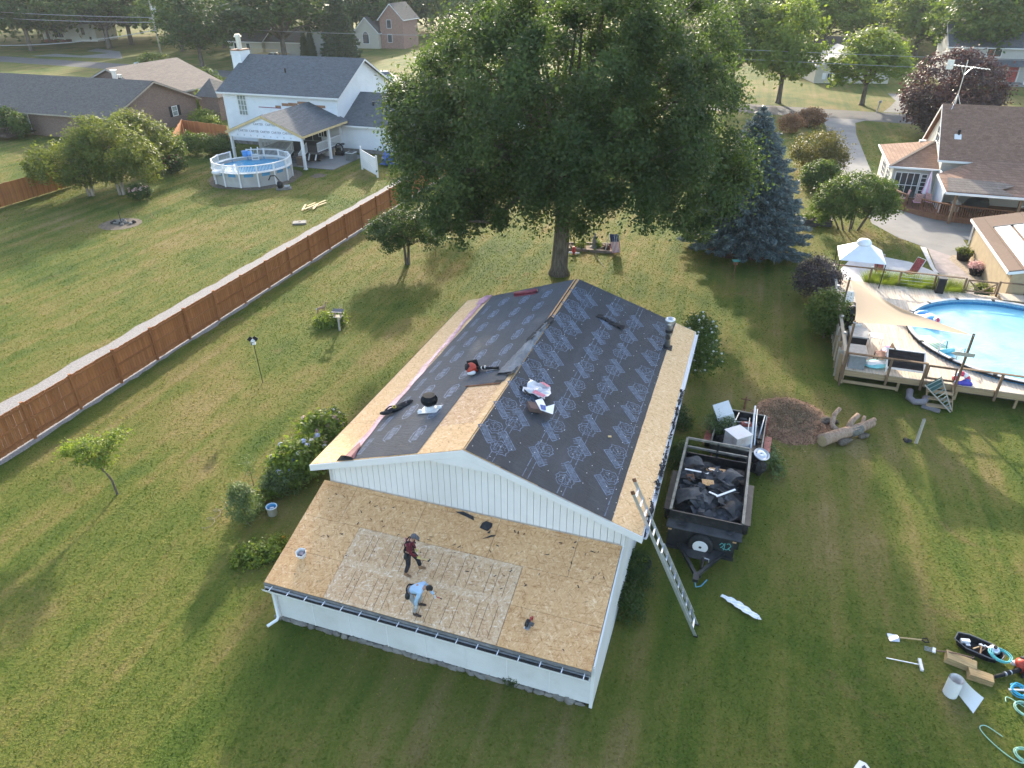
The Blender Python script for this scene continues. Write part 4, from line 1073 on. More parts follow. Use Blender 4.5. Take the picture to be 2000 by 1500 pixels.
def gable_block(t, x0, x1, y0, y1, ze, zr, wall, roof, oh=.4, ym=None, axis='x', trim=None, z0=0.0):
    if axis == 'x':
        f = lambda a, b, c: (a, b, c)
    else:
        f = lambda a, b, c: (b, a, c)
        x0, x1, y0, y1 = y0, y1, x0, x1
    ym = ym if ym is not None else (y0 + y1) / 2
    part('walls', MB().extr([f(x0, y0, z0), f(x0, y1, z0), f(x0, y1, ze), f(x0, ym, zr - .02), f(x0, y0, ze)], Vector(f(x1, 0, 0)) - Vector(f(x0, 0, 0))), wall, t)
    for ya, yb in ((y0, ym), (y1, ym)):
        s_ = (zr - ze) / abs(yb - ya); sg = -1 if ya < yb else 1
        ye, zee = ya + sg * oh, ze - s_ * oh
        a = [f(x0 - oh, ye, zee), f(x1 + oh, ye, zee), f(x1 + oh, yb, zr), f(x0 - oh, yb, zr)]
        m = MB().extr([Vector(p) + Vector((0, 0, .02)) for p in a], (0, 0, .10))
        part('roof_slope', m, roof, t)
        tr = MB()
        tr.bar(Vector(a[0]) + Vector((0, 0, .0)), Vector(a[1]) + Vector((0, 0, .0)), .12, .16)
        for p, q in ((a[0], a[3]), (a[1], a[2])): tr.bar(Vector(p) + Vector((0, 0, -.03)), Vector(q) + Vector((0, 0, -.03)), .06, .16)
        part('roof_trim', tr, trim or M['white'], t)
def win(t, c, w, h, face='-y', frame=None, glass=None, mull=(1, 1), name='window', d=.05):
    frame = frame or M['white']; glass = glass or M['glass']
    ax = {'-y': (Vector((1, 0, 0)), Vector((0, -1, 0))), '-x': (Vector((0, 1, 0)), Vector((-1, 0, 0))), '+x': (Vector((0, 1, 0)), Vector((1, 0, 0)))}[face]
    c = Vector(c); a, n = ax; up = Vector((0, 0, 1)); m = MB(); b = .07
    def slab(mb, u0, u1, z0, z1, n0, n1):
        p = [c + a * u + up * z + n * q for q in (n0, n1) for (u, z) in ((u0, z0), (u1, z0), (u1, z1), (u0, z1))]
        mb.hexa(p)
    slab(m, -w / 2, w / 2, -h / 2, -h / 2 + b, .003, d); slab(m, -w / 2, w / 2, h / 2 - b, h / 2, .003, d)
    slab(m, -w / 2, -w / 2 + b, -h / 2 + b, h / 2 - b, .003, d); slab(m, w / 2 - b, w / 2, -h / 2 + b, h / 2 - b, .003, d)
    for i in range(1, mull[0]): slab(m, -w / 2 + w * i / mull[0] - .025, -w / 2 + w * i / mull[0] + .025, -h / 2 + b, h / 2 - b, .012, d - .008)
    for i in range(1, mull[1]): slab(m, -w / 2 + b, w / 2 - b, -h / 2 + h * i / mull[1] - .025, -h / 2 + h * i / mull[1] + .025, .012, d - .01)
    o = part(name, m, frame, t)
    g_ = MB(); slab(g_, -w / 2 + b, w / 2 - b, -h / 2 + b, h / 2 - b, .002, .011)
    part('pane', g_, glass, o)
    return o
def text_part(s_, parent, loc, size, mat, rot=(R(90), 0, 0), name='lettering'):
    cu = bpy.data.curves.new(name, 'FONT'); cu.body = s_; cu.size = size; cu.extrude = .002
    cu.materials.append(mat)
    tmp = bpy.data.objects.new('tmp', cu); col.objects.link(tmp)
    me = bpy.data.meshes.new_from_object(tmp.evaluated_get(bpy.context.evaluated_depsgraph_get()))
    bpy.data.objects.remove(tmp)
    o = link(name, me, parent, loc); o.rotation_euler = rot
    return o

# ================================================================ white two-storey house
OW = (-31.409, 83.327, 0)
wh = thing('white_house', 'white two-storey sided house with grey roof and half-finished back porch', 'house', OW, LOT)
gable_block(wh, 0, 14.1, 0, 11.5, 5.55, 8.45, M['siding_white'], M['shingle_grey'], .45)
gable_block(wh, 14.12, 22.5, .35, 9.5, 2.85, 5.2, M['siding_white'], M['shingle_grey'], .4)
part('foundation', MB().box(-.03, 22.53, -.03, .2, 0, .35), M['stone'], wh)
# chimney at the left end
ch = part('chimney', MB().box(-1.25, -.02, 4.2, 5.9, 0, 9.0), M['siding_white'], wh)
part('chimney_cap', MB().box(-1.3, .03, 4.15, 5.95, 9.0, 9.12), plain('rusty_cap', (.25, .14, .09), .8, .3), ch)
part('flue', MB().lathe([(.28, 9.12), (.28, 10.3), (.42, 10.3), (.42, 10.42), (.3, 10.42), (.3, 10.6)], (-.65, 5.05, 0), 14), M['aluminium'], ch)
win(wh, (2.35, 0, 4.1), 1.15, 2.1, glass=M['glass_pale'], mull=(3, 4))
win(wh, (12.0, 0, 1.9), 1.3, 1.1, mull=(2, 1))
for (x_, y_, z_) in ((6.3, 3.0, 7.15), (16.6, 3.0, 4.25)): part('vent_pipe', MB().lathe([(.09, z_ - .3), (.09, z_ + .45)], (x_, y_, 0), 8), M['black_plastic'], wh)
part('roof_vent', MB().cbox((17.5, 4.1, 4.98), (.5, .4, .2)), M['aluminium'], wh)
# stripped siding: bare sheathing steps and a maroon wrap band
M['sheath'] = plain('bare_brown_sheathing', (.32, .17, .10), .8, .2, 4)
M['wrap_white'] = plain('white_house_wrap', (.72, .73, .76), .45, .04, 2)
M['wrap_maroon'] = plain('maroon_wrap_band', (.26, .05, .10), .5, .15, 3)
part('house_wrap', MB().box(3.6, 13.95, -.022, -.003, 2.9, 4.25), M['wrap_white'], wh)
for (a, b, z0_, z1_) in ((7.35, 8.15, 4.27, 4.55), (8.15, 9.3, 4.3, 4.62), (9.3, 10.6, 4.55, 4.82), (11.4, 12.6, 4.28, 4.55), (13.6, 14.05, 2.55, 2.85), (6.5, 7.2, 4.0, 4.27)):
    part('bare_sheathing', MB().box(a, b, -.03, -.004, z0_, z1_), M['sheath'], wh)
for k in range(3): part('wrap_band', MB().box(11.7 + k * .82, 12.42 + k * .82, -.034, -.024, 3.25, 3.52), M['wrap_maroon'], wh)
part('wrap_band', MB().box(4.4, 7.2, -.034, -.024, 3.98, 4.06), M['wrap_maroon'], wh)
part('wrap_band', MB().box(4.6, 5.7, -.034, -.024, 3.05, 3.25), M['wrap_maroon'], wh)
M['red_print'] = plain('red_print', (.55, .06, .08), .6, .1)
for k, (x_, z_) in enumerate(((11.3, 3.72), (11.62, 3.74), (12.6, 3.7))):
    part('printed_mark', MB().lathe([(.14, -.004), (.14, .004)], (x_, -.03, z_), 10, 'Y'), M['red_print'], wh)
# porch: gable roof on four posts, deck, rails, steps
PX0, PX1, PY0, PE, PZ = 6.3, 15.0, -8.35, 3.1, 4.75
pm_ = (PX0 + PX1) / 2
for xa, xb in ((PX0, pm_), (PX1, pm_)):
    a = [(xa, PY0, PE), (xa, .3, PE), (xb, .3, PZ), (xb, PY0, PZ)]
    part('porch_roof_slope', MB().extr([Vector(p) for p in a], (0, 0, .10)), M['shingle_grey'], wh)
    M.setdefault('raw_pine', wood('raw_pine', (.50, .36, .17), (.66, .50, .27), .7))
    part('porch_rake', MB().bar((xa, PY0 - .03, PE - .04), (xb, PY0 - .03, PZ - .04), .05, .22), M['raw_pine'], wh)
    part('porch_fascia', MB().bar((xa, PY0, PE - .03), (xa, .0, PE - .03), .05, .2), M['raw_pine'], wh)
pg = MB().extr([(PX0 + .25, PY0 + .12, PE - .42), (PX1 - .25, PY0 + .12, PE - .42), (PX1 - .25, PY0 + .12, PE), (pm_, PY0 + .12, PZ - .1), (PX0 + .25, PY0 + .12, PE)], (0, .06, 0))
gab = part('porch_gable', pg, M['wrap_white'], wh)
M['print_grey'] = plain('grey_print', (.14, .13, .14), .7, .1)
for k in range(5): text_part('CARTER', gab, (7.75 + k * 1.25, PY0 + .112, 3.22), .30, M['print_grey'])
for k in range(2): text_part('CARTER', gab, (9.6 + k * 1.35, PY0 + .112, 3.9), .30, M['print_grey'])
M['print_pale'] = plain('pale_print', (.52, .53, .56), .7, .1)
for k in range(9): part('printed_mark', MB().lathe([(.09, -.003), (.09, .003)], (7.6 + k * .75, PY0 + .112, 2.9), 8, 'Y'), M['print_pale'], gab)
for (x_, y_) in ((PX0 + .35, PY0 + .3), (PX1 - .35, PY0 + .3), (PX1 - .3, -3.4), (PX0 + .9, -4.5)):
    part('porch_post', MB().box(x_ - .11, x_ + .11, y_ - .11, y_ + .11, 0, PE - .2).box(x_ - .15, x_ + .15, y_ - .15, y_ + .15, .0, .12).box(x_ - .14, x_ + .14, y_ - .14, y_ + .14, 1.5, 1.58), M['white'], wh)
M['deck_grey'] = wood('grey_deck_boards', (.11, .10, .098), (.19, .175, .17), .85)
part('porch_deck', MB().box(7.2, 14.4, -5.0, -.02, .75, .9), M['deck_grey'], wh)
part('porch_skirt', MB().box(7.3, 14.3, -4.9, -4.8, .05, .74), M['dark'], wh)
def railing(t, a, b, h=.9, w=.035, gap=.14, mat=None, name='railing', base=.08):
    a, b = Vector(a), Vector(b); m = MB(); n = max(2, int((b - a).length / gap))
    up = Vector((0, 0, 1))
    m.bar(a + up * h, b + up * h, .09, .07); m.bar(a + up * base, b + up * base, .06, .06)
    for i in range(n + 1):
        p = a.lerp(b, i / n); m.bar(p + up * base, p + up * h, w, w, (1, 0, 0))
    return part(name, m, mat or M['white'], t, kind='stuff')
railing(wh, (7.4, -4.9, .9), (11.3, -4.9, .9)); railing(wh, (14.2, -4.9, .9), (14.2, -.2, .9)); railing(wh, (7.4, -4.9, .9), (7.4, -1.0, .9))
railing(wh, (11.4, -4.9, .9), (11.4, -6.5, .15)); railing(wh, (13.0, -4.9, .9), (13.0, -6.5, .15))
for k in range(4): part('step', MB().box(11.5, 12.9, -5.1 - k * .36, -4.8 - k * .36, .0, .72 - k * .18), M['deck_grey'], wh)
win(wh, (10.6, 0, 1.9), 2.3, 2.1, mull=(2, 1), name='patio_door')
part('porch_slab', MB().box(11.3, 17.3, -7.4, -1.0, .0, .06), M['concrete'], wh)
part('lower_panel', MB().box(7.6, 9.6, -.06, -.01, .9, 2.2), M['white'], wh)
part('downspout', MB().box(13.95, 14.05, -.12, -.03, .1, 5.3), M['metal_white'], wh)
# clutter by the house
def boxes(name, label, cat, base, parts_, rz=LOT, group=None):
    t = thing(name, label, cat, base, rz, group)
    for (pn, c, sz, mt) in parts_: part(pn, MB().cbox(c, sz), mt, t)
    return t
boxes('air_conditioner', 'grey air conditioning unit at the white house wall', 'air conditioner', (-16.364,74.891,0), [('body', (0, 0, .38), (.85, .85, .74), plain('grey_cabinet', (.12, .125, .12), .6)), ('lid', (0, 0, .78), (.9, .9, .05), plain('pale_lid', (.42, .44, .42), .5)), ('fan_grille', (0, 0, .815), (.6, .6, .02), M['dark'])])
hr = thing('garden_hose', 'coiled dark hose hanging on the white house wall', 'hose', (-17.931,76.926,0), LOT)
for k in range(3): part('coil', MB().tube([(.42 * math.cos(a), -.05 * k, .75 + .5 * math.sin(a)) for a in [i * .3927 for i in range(16)]], .04, 6, closed=True), M['black_plastic'], hr)
tb = boxes('bin_stack', 'white tubs and cartons against the house beside the porch', 'tub', (-19.264,76.916,0), [('tub', (0, 0, .35), (.8, .6, .7), M['white']), ('carton', (.6, .2, .4), (.5, .5, .8), plain('carton', (.33, .25, .17), .8)), ('lid', (0, 0, .73), (.85, .65, .05), plain('beige_lid', (.48, .42, .36), .7)), ('crate', (1.3, .3, .25), (.9, .4, .3), M['black_plastic'])])
lc = thing('lounge_chair', 'folded black and white striped deck chair beside the porch steps', 'chair', (-20.059,73.985,0), LOT + .3)
for k in range(5): part('slat', MB().cbox((-.7 + k * .35, 0, .55), (.12, .9, .06), rx=.6), M['white'] if k % 2 else M['black_plastic'], lc)
part('frame', MB().bar((-.9, -.3, .25), (.9, -.3, .25), .05, .05).bar((-.9, .35, .8), (.9, .35, .8), .05, .05), M['dark'], lc)
boxes('storage_box', 'small brown wooden box beside the porch post', 'box', (-20.868,72.695,0), [('body', (0, 0, .4), (.7, .6, .8), plain('brown_box', (.20, .13, .09), .8)), ('lid', (0, 0, .83), (.76, .66, .05), plain('brown_lid', (.24, .16, .11), .8))])
bl = thing('tarp_cover', 'blue tarp over a grill beside the white house', 'tarp', (-12.24,72.755,0), LOT)
part('cover', MB().blob((0, 0, .6), (.8, .6, .65), 4, .18), plain('blue_tarp', (.03, .09, .30), .45, .2), bl, smooth=True)
part('skirt', MB().blob((0, 0, .18), (.95, .72, .2), 9, .2), plain('blue_tarp_fold', (.025, .07, .24), .45, .2), bl, smooth=True)
# white vinyl screen panel
vp = thing('screen_panel', 'white vinyl screen panel standing alone on the lawn', 'screen', (-14.583,71.085,0), 0)
a, b = Vector((-14.583,71.085,0)), Vector((-12.586,67.981,0)); dv = b - a
vp.rotation_euler.z = math.atan2(dv.y, dv.x); Lp = dv.length
for x_, hh in ((0, 2.15), (Lp, 1.95)):
    pp = part('post', MB().box(x_ - .07, x_ + .07, -.07, .07, 0, hh), M['white'], vp)
    part('post_cap', MB().lathe([(.11, hh), (.0, hh + .12)], (x_, 0, 0), 4, cap=False), M['white'], pp)
for k in range(9): part('slat', MB().hexa([(.07, -.02, .22 + k * .19), (Lp - .07, -.02, .16 + k * .18), (Lp - .07, .02, .16 + k * .18), (.07, .02, .22 + k * .19), (.07, -.02, .395 + k * .19), (Lp - .07, -.02, .325 + k * .18), (Lp - .07, .02, .325 + k * .18), (.07, .02, .395 + k * .19)]), M['white'], vp)

# ================================================================ round pool with white rail
pc = Vector((-24.11,67.905,0)); pc.z = 0; PR = 3.45
pool = thing('round_pool', 'round above-ground pool ringed by a white picket rail', 'pool', pc, .2)
def _water(name, c1, c2):
    t = NT(name); w = t.coord('World')
    f = t.noise(w, .55, 4, .6, .8); r_ = t.noise(t.mapping(w, (1, 2.2, 1)), 3.2, 4, .6, .6)
    t.bump(r_, .35, .05)
    return t.fin(t.ramp(f, [(.35, c1), (.65, c2)]), .12, 0, .22)
M['pool_wall'] = plain('pale_grey_pool_wall', (.40, .39, .37), .6, .12, 2, dirt=(.30, .28, .25))
part('water', MB().lathe([(0.01, 1.0), (PR - .1, 1.0)], (0, 0, 0), 48, cap=False), _water('blue_pool_water', (.04, .24, .42), (.10, .38, .55)), pool)
part('liner', MB().lathe([(PR - .06, .9), (PR - .06, 1.22)], (0, 0, 0), 48, cap=False), plain('blue_liner', (.06, .25, .45), .4), pool)
part('rim', MB().lathe([(PR - .1, 1.22), (PR - .1, 1.27), (PR + .14, 1.27), (PR + .14, 1.22)], (0, 0, 0), 48, cap=False), M['white'], pool)
NS = 14
for i in range(NS):
    a0, a1 = 6.2832 * i / NS, 6.2832 * (i + 1) / NS
    p0, p1 = Vector((math.cos(a0) * PR, math.sin(a0) * PR, 0)), Vector((math.cos(a1) * PR, math.sin(a1) * PR, 0))
    part('wall_panel', MB().extr([p0, p1, p1 + Vector((0, 0, 1.22)), p0 + Vector((0, 0, 1.22))], (p0 + p1).normalized() * -.05), M['pool_wall'], pool)
    part('upright', MB().bar(p0 * 1.02, p0 * 1.02 + Vector((0, 0, 1.95)), .12, .12, (1, 0, 0)), M['white'], pool)
    if i not in (4,):
        q0, q1 = p0 * 1.02 + Vector((0, 0, 1.27)), p1 * 1.02 + Vector((0, 0, 1.27))
        railing(pool, q0, q1, .62, .03, .13, base=.07)
ld = MB()
for s_ in (-.3, .3): ld.tube([(s_, PR - .5, .6), (s_, PR - .45, 1.9), (s_, PR - .2, 2.1), (s_, PR + .1, 1.9)], .045, 8)
for z in (.75, 1.0, 1.25, 1.5): ld.box(-.3, .3, PR - .56, PR - .42, z, z + .05)
part('ladder', ld, M['white'], pool)
M['sand'] = plain('bare_sandy_soil', (.115, .09, .065), .95, .35, 4, bump=.6)
rg = random.Random(3)
sheet('pool_bed', [pc + Vector((math.cos(a) * (4.15 + .3 * math.sin(3 * a) + rg.uniform(-.1, .1)), math.sin(a) * (4.15 + .3 * math.sin(2 * a + 1)) - (.6 if math.sin(a) < 0 and math.cos(a) > 0 else 0), 0)) for a in [i * .1963 for i in range(32)]], .010, M['sand'])
pf = thing('pool_pump', 'black pool pump with hoses beside the round pool', 'pump', (-20.586,64.016,0), .3)
part('tank', MB().lathe([(.2, .1), (.26, .3), (.24, .6), (.1, .72)], (0, 0, 0), 12), M['black_plastic'], pf, smooth=True)
part('motor', MB().lathe([(.14, 0), (.14, .5)], (.35, -.2, .25), 10, 'X'), plain('grey_motor', (.3, .3, .3), .5), pf)
part('base', MB().box(-.35, .95, -.45, .35, 0, .1), M['stone'], pf)
part('hose', MB().tube([(0, .1, .7), (-.3, .5, 1.1), (-.7, .9, 1.0), (-.9, 1.1, .6)], .05, 6), M['black_plastic'], pf)
bt = thing('pool_toy', 'blue plastic bucket toys on the pool rail', 'toy', pc + Vector((-1.6, 3.1, 1.3)), 0)
part('body', MB().lathe([(.25, 0), (.3, .45), (.32, .5)], (0, 0, 0), 12), plain('blue_plastic', (.10, .30, .65), .4), bt)
part('lid', MB().blob((.5, .0, .25), (.3, .25, .25), 2, .15), plain('blue_plastic_b', (.15, .36, .7), .4), bt)
fl_ = thing('pool_float', 'white inflatable swan float at the pool edge', 'float', pc + Vector((-2.3, -2.4, 1.0)), .4)
part('ring', MB().tube([(.42 * math.cos(a), .42 * math.sin(a), .15) for a in [i * .4488 for i in range(14)]], .17, 8, closed=True), M['white'], fl_, smooth=True)
part('neck', MB().tube([(.4, 0, .2), (.55, 0, .5), (.45, 0, .75), (.6, 0, .8)], [.12, .09, .08, .05], 8), M['white'], fl_, smooth=True)
# lumber scraps, drain cover, stump ring
lb = [((-17.011,57.421,0), (-17.149,59.145,0)), ((-16.963,57.562,0), (-15.728,60.201,0)), ((-16.542,57.705,0), (-15.517,59.451,0)), ((-16.842,58.418,0), (-16.377,59.297,0)), ((-16.1,57.426,0), (-16.07,58.712,0)), ((-16.769,57.283,0), (-16.304,58.277,0))]
for i, (a, b) in enumerate(lb):
    a, b = Vector(a), Vector(b)
    single('lumber_scrap', ['short pale board crossing the near end of the scrap pile', 'longest pale board in the scrap pile on the neighbour lawn', 'second long pale board in the scrap pile', 'small board lying across the scrap pile', 'stub of board at the right of the scrap pile', 'front board of the scrap pile'][i], 'board',
           MB().bar((0, 0, .04 + .03 * i), b - a + Vector((0, 0, .05 + .03 * i)), .14, .04), M['raw_pine'], a, 0, 'pale boards on the neighbour lawn')
boxes('septic_lid', 'flat concrete lid set in the neighbour lawn', 'concrete lid', (-16.4,54.221,0), [('slab', (0, 0, .06), (1.0, .7, .12), M['concrete']), ('handle', (0, 0, .13), (.2, .04, .03), M['rust'])], .2)
rp_ = thing('stone_ring', 'ring of dark stones around a stake in the lawn', 'stone ring', (-30.159,54.273,0), 0)
rr = random.Random(11)
for k in range(26):
    a = rr.uniform(0, 6.28); q = rr.uniform(.1, .85)
    part('stone', MB().blob((q * 1.1 * math.cos(a), q * .8 * math.sin(a), .08), (rr.uniform(.1, .2), rr.uniform(.1, .18), rr.uniform(.06, .14)), k, .3, 7, 5), M['stone'] if k % 3 else M['dark'], rp_)
part('stake', MB().box(-.02, .02, -.02, .02, 0, 1.0), M['dark'], rp_)
sheet('bare_ring', [Vector((-30.178,54.146,0)) + Vector((1.55 * math.cos(a), 1.5 * math.sin(a), 0)) for a in [i * .3491 for i in range(18)]], .008, M['sand'])

# ================================================================ brick ranch house (upper left)
bh = thing('brick_house', 'long brown brick ranch house with dark shingle roof and dark deck', 'house', OW, LOT)
gable_block(bh, -43, -12.6, -3.6, 10.2, 2.75, 5.45, M['brick'], M['shingle_dark'], .55, trim=plain('tan_trim', (.33, .28, .23), .7))
gable_block(bh, -32.5, -18.5, 10.3, 22.5, 2.75, 5.6, M['brick'], M['shingle_tan'], .5, axis='y', trim=plain('tan_trim_b', (.40, .36, .31), .7))
hr_ = MB().add([(-13.0, 10.6, 2.8), (-9.2, 10.3, 2.8), (-9.2, 17, 2.8), (-13.0, 17, 2.8), (-12.6, 13.5, 4.6)], [(0, 1, 4), (1, 2, 4), (2, 3, 4), (3, 0, 4), (3, 2, 1, 0)])
part('hip_roof', hr_, M['shingle_dark'], bh)
part('porch_wall', MB().box(-12.55, -9.6, 10.7, 16.6, 0, 2.8), M['brick'], bh)
w_ = win(bh, (-12.6, 6.2, 1.75), .95, 1.15, face='+x', glass=M['glass_pale'], mull=(1, 2))
for s_ in (-.72, .72): part('shutter', MB().box(-12.59, -12.53, 6.2 + s_ - .2, 6.2 + s_ + .2, 1.15, 2.35), M['black_plastic'], bh)
win(bh, (-30.6, -3.6, 1.5), 2.0, 1.9, glass=M['glass_pale'], mull=(2, 2))
win(bh, (-25.8, -3.6, 1.3), 1.9, 2.2, glass=M['glass_pale'], mull=(2, 1), name='patio_door')
part('porch_post', MB().box(-27.9, -27.75, -4.6, -4.45, 0, 2.7), plain('brown_post', (.10, .06, .045), .7), bh)
for (x_, y_) in ((-31.5, 4.4), (-21.7, 8.0)): part('roof_vent', MB().cbox((x_, y_, 5.15), (.5, .45, .35)), M['aluminium'] if y_ > 5 else M['dark'], bh)
part('flue', MB().lathe([(.3, 4.4), (.3, 5.9), (.42, 5.9), (.42, 6.05)], (-21.0, 6.6, 0), 12), M['aluminium'], bh)
M['deck_dark'] = wood('dark_deck', (.055, .036, .028), (.10, .068, .052), .8)
bd = part('deck', MB().box(-32.5, -24.2, -7.6, -3.7, .45, .6), M['deck_dark'], bh)
railing(bh, (-32.4, -7.5, .6), (-29.6, -7.5, .6), .85, .05, .2, M['deck_dark']); railing(bh, (-28.2, -7.5, .6), (-24.3, -7.5, .6), .85, .05, .2, M['deck_dark'])
railing(bh, (-24.3, -7.5, .6), (-24.3, -4.2, .6), .85, .05, .2, M['deck_dark'])
for k in range(3): part('step', MB().box(-29.5, -28.3, -8.0 - k * .35, -7.6 - k * .35, 0, .45 - k * .14), M['deck_dark'], bh)
single('flower_basket', 'bright magenta hanging flower basket at the brick house door', 'flower basket', MB().blob((0, 0, 1.5), (.35, .3, .22), 3, .2), plain('magenta_petals', (.75, .02, .40), .6, .2), (-54.681,90.367,0))
single('compost_dome', 'green plastic dome bin behind the garden fence', 'bin', MB().lathe([(.6, 0), (.6, .6), (.45, .95), (.1, 1.1)], (0, 0, 0), 14), plain('green_plastic', (.05, .22, .14), .5), (-39.232,95.062,0), 0, None, True)

# ================================================================ pool deck (street-grid frame)
DO = lot(0, 0)
M['deck_wood'] = wood('pale_deck_boards', (.46, .37, .28), (.64, .54, .43), .8, along=(1, .06, 1), var=(.36, .28, .20))  # strong sunlight on the boards is put into this pale colour
M['deck_post'] = wood('weathered_brown_post', (.10, .062, .038), (.20, .13, .08), .8, var=(.09, .06, .04))
M['deck_beam'] = wood('yellow_grey_beam', (.26, .18, .10), (.38, .28, .17), .8, along=(.06, 1, 1))
deck = thing('pool_deck', 'raised pale wooden deck with post railing around the big pool', 'deck', DO, LOT)
DZ = .83; PCU, PCV, PRR = 8.35, 5.77, 4.92
DU1, DV1 = 13.6, 11.85
k = 0; u = 0.0
while u < DU1 - .05:
    uc = u + .07; dd = PRR ** 2 - (uc - PCU) ** 2
    seg = [(.0, DV1)] if dd <= 0 else [(.0, PCV - math.sqrt(dd) - .02), (PCV + math.sqrt(dd) + .02, DV1)]
    for a, b in seg:
        if b - a > .08: part('deck_board', MB().box(u + .005, u + .137, a, b, DZ - .035 - .002 * (k % 2), DZ - .002 * (k % 3)), M['deck_wood'], deck)
    u += .142; k += 1
for (a, b) in (((0, -.03), (DU1, -.03)), ((-.03, 0), (-.03, DV1)), ((0, DV1 + .03), (DU1, DV1 + .03))):
    part('rim_joist', MB().bar((a[0], a[1], DZ - .17), (b[0], b[1], DZ - .17), .05, .26), M['deck_beam'], deck)
part('lower_beam', MB().bar((.05, -.05, .22), (2.5, -.05, .22), .05, .14), M['deck_beam'], deck)
for (u_, v_) in ((.1, .15), (2.5, .15), (4.9, .15), (7.3, .15), (.1, 3.9), (.1, 7.9)): part('under_post', MB().box(u_ - .05, u_ + .05, v_ - .05, v_ + .05, 0, DZ - .3), M['deck_beam'], deck)
part('underside_shade', MB().box(.4, DU1, .9, .95, 0, DZ - .05), M['dark'], deck)  # dark sheets standing in for the shade under the deck
part('underside_shade', MB().box(.9, .95, 1.0, DV1 - .2, 0, DZ - .05), M['dark'], deck)
RZ = 1.70
def rpost(u_, v_, z1=RZ, z0=DZ - .35, mat='deck_post'): return part('rail_post', MB().box(u_ - .05, u_ + .05, v_ - .05, v_ + .05, z0, z1), M[mat], deck)
def rrail(a, b, z=RZ): return part('top_rail', MB().bar((a[0], a[1], z), (b[0], b[1], z), .14, .045), M['deck_post'], deck)
for u_ in (.02, 1.9, 3.35, 6.35, 8.4, 10.6): rpost(u_, -.09, RZ + .03, .35)
rrail((-.05, -.05), (3.4, -.05)); rrail((4.75, -.05), (11, -.05)); 
part('gate', MB().bar((3.45, -.02, 1.6), (4.6, -.02, 1.6), .05, .09).bar((3.45, -.02, .98), (4.6, -.02, .98), .05, .09).bar((3.47, -.02, .95), (3.47, -.02, 1.62), .06, .06).bar((4.58, -.02, .95), (4.58, -.02, 1.62), .06, .06), M['deck_post'], deck)
for v_ in (2.0, 4.0, 6.0, 8.0, 10.0, 11.9): rpost(-.08, v_, RZ, .3)
M['grey_rail'] = wood('grey_weathered_rail', (.33, .29, .23), (.46, .41, .34), .85, along=(1, .06, 1))
part('top_rail', MB().bar((-.06, 0, RZ + .02), (-.06, 11.9, RZ + .02), .15, .04), M['grey_rail'], deck)
rk = random.Random(14)
for i in range(26):          # leaning boards that close the left side
    v_ = .25 + i * .42
    part('side_board', MB().bar((-.13, v_, .05), (-.13 + rk.uniform(-.05, .02), v_ + rk.uniform(-.05, .15), 1.3 + rk.uniform(-.1, .25)), .03, rk.uniform(.12, .3)), M['grey_rail'] if i % 3 else M['deck_beam'], deck)
for u_ in (.0, 2.05, 3.65, 5.5, 7.05, 8.75, 10.6): rpost(u_, DV1 + .02, RZ + .02)
rrail((0, DV1 + .02), (6.95, DV1 + .02)); rrail((8.75, DV1 + .02), (11.5, DV1 + .02), RZ - .02)
part('gate', MB().bar((7.15, DV1, 1.62), (8.65, DV1, 1.62), .05, .08).bar((7.15, DV1, .98), (8.65, DV1, .98), .05, .08).bar((7.2, DV1, 1.6), (7.9, DV1, 1.0), .04, .07).bar((8.6, DV1, 1.55), (7.9, DV1, 1.0), .04, .07).bar((7.17, DV1, .95), (7.17, DV1, 1.65), .06, .06).bar((8.63, DV1, .95), (8.63, DV1, 1.65), .06, .06), M['deck_post'], deck)
for z in (1.0, 1.2, 1.4): part('cable', MB().tube([(3.7, DV1, z), (5.45, DV1, z)], .008, 5), M['aluminium'], deck)
part('raised_step', MB().box(8.85, 12.5, 10.9, 11.8, DZ + .002, DZ + .2), M['deck_beam'], deck)
part('raised_step_top', MB().box(8.8, 12.5, 10.85, 11.85, DZ + .2, DZ + .235), M['deck_wood'], deck)
for k in range(3): part('step', MB().box(3.6, 4.6, -.55 - k * .26, -.28 - k * .26, .54 - k * .22, .58 - k * .22), M['deck_beam'], deck)
for u_ in (3.58, 4.62): part('stringer', MB().bar((u_, -.1, .75), (u_, -1.05, .0), .04, .14), M['deck_beam'], deck)
for i, (u_, v_) in enumerate(((0.02, 2.0), (.02, 4.0), (.02, 8.2), (2.1, 11.9))): part('solar_lamp', MB().box(u_ - .08, u_ + .04, v_ - .06, v_ + .06, RZ + .05, RZ + .12), M['aluminium'], deck)

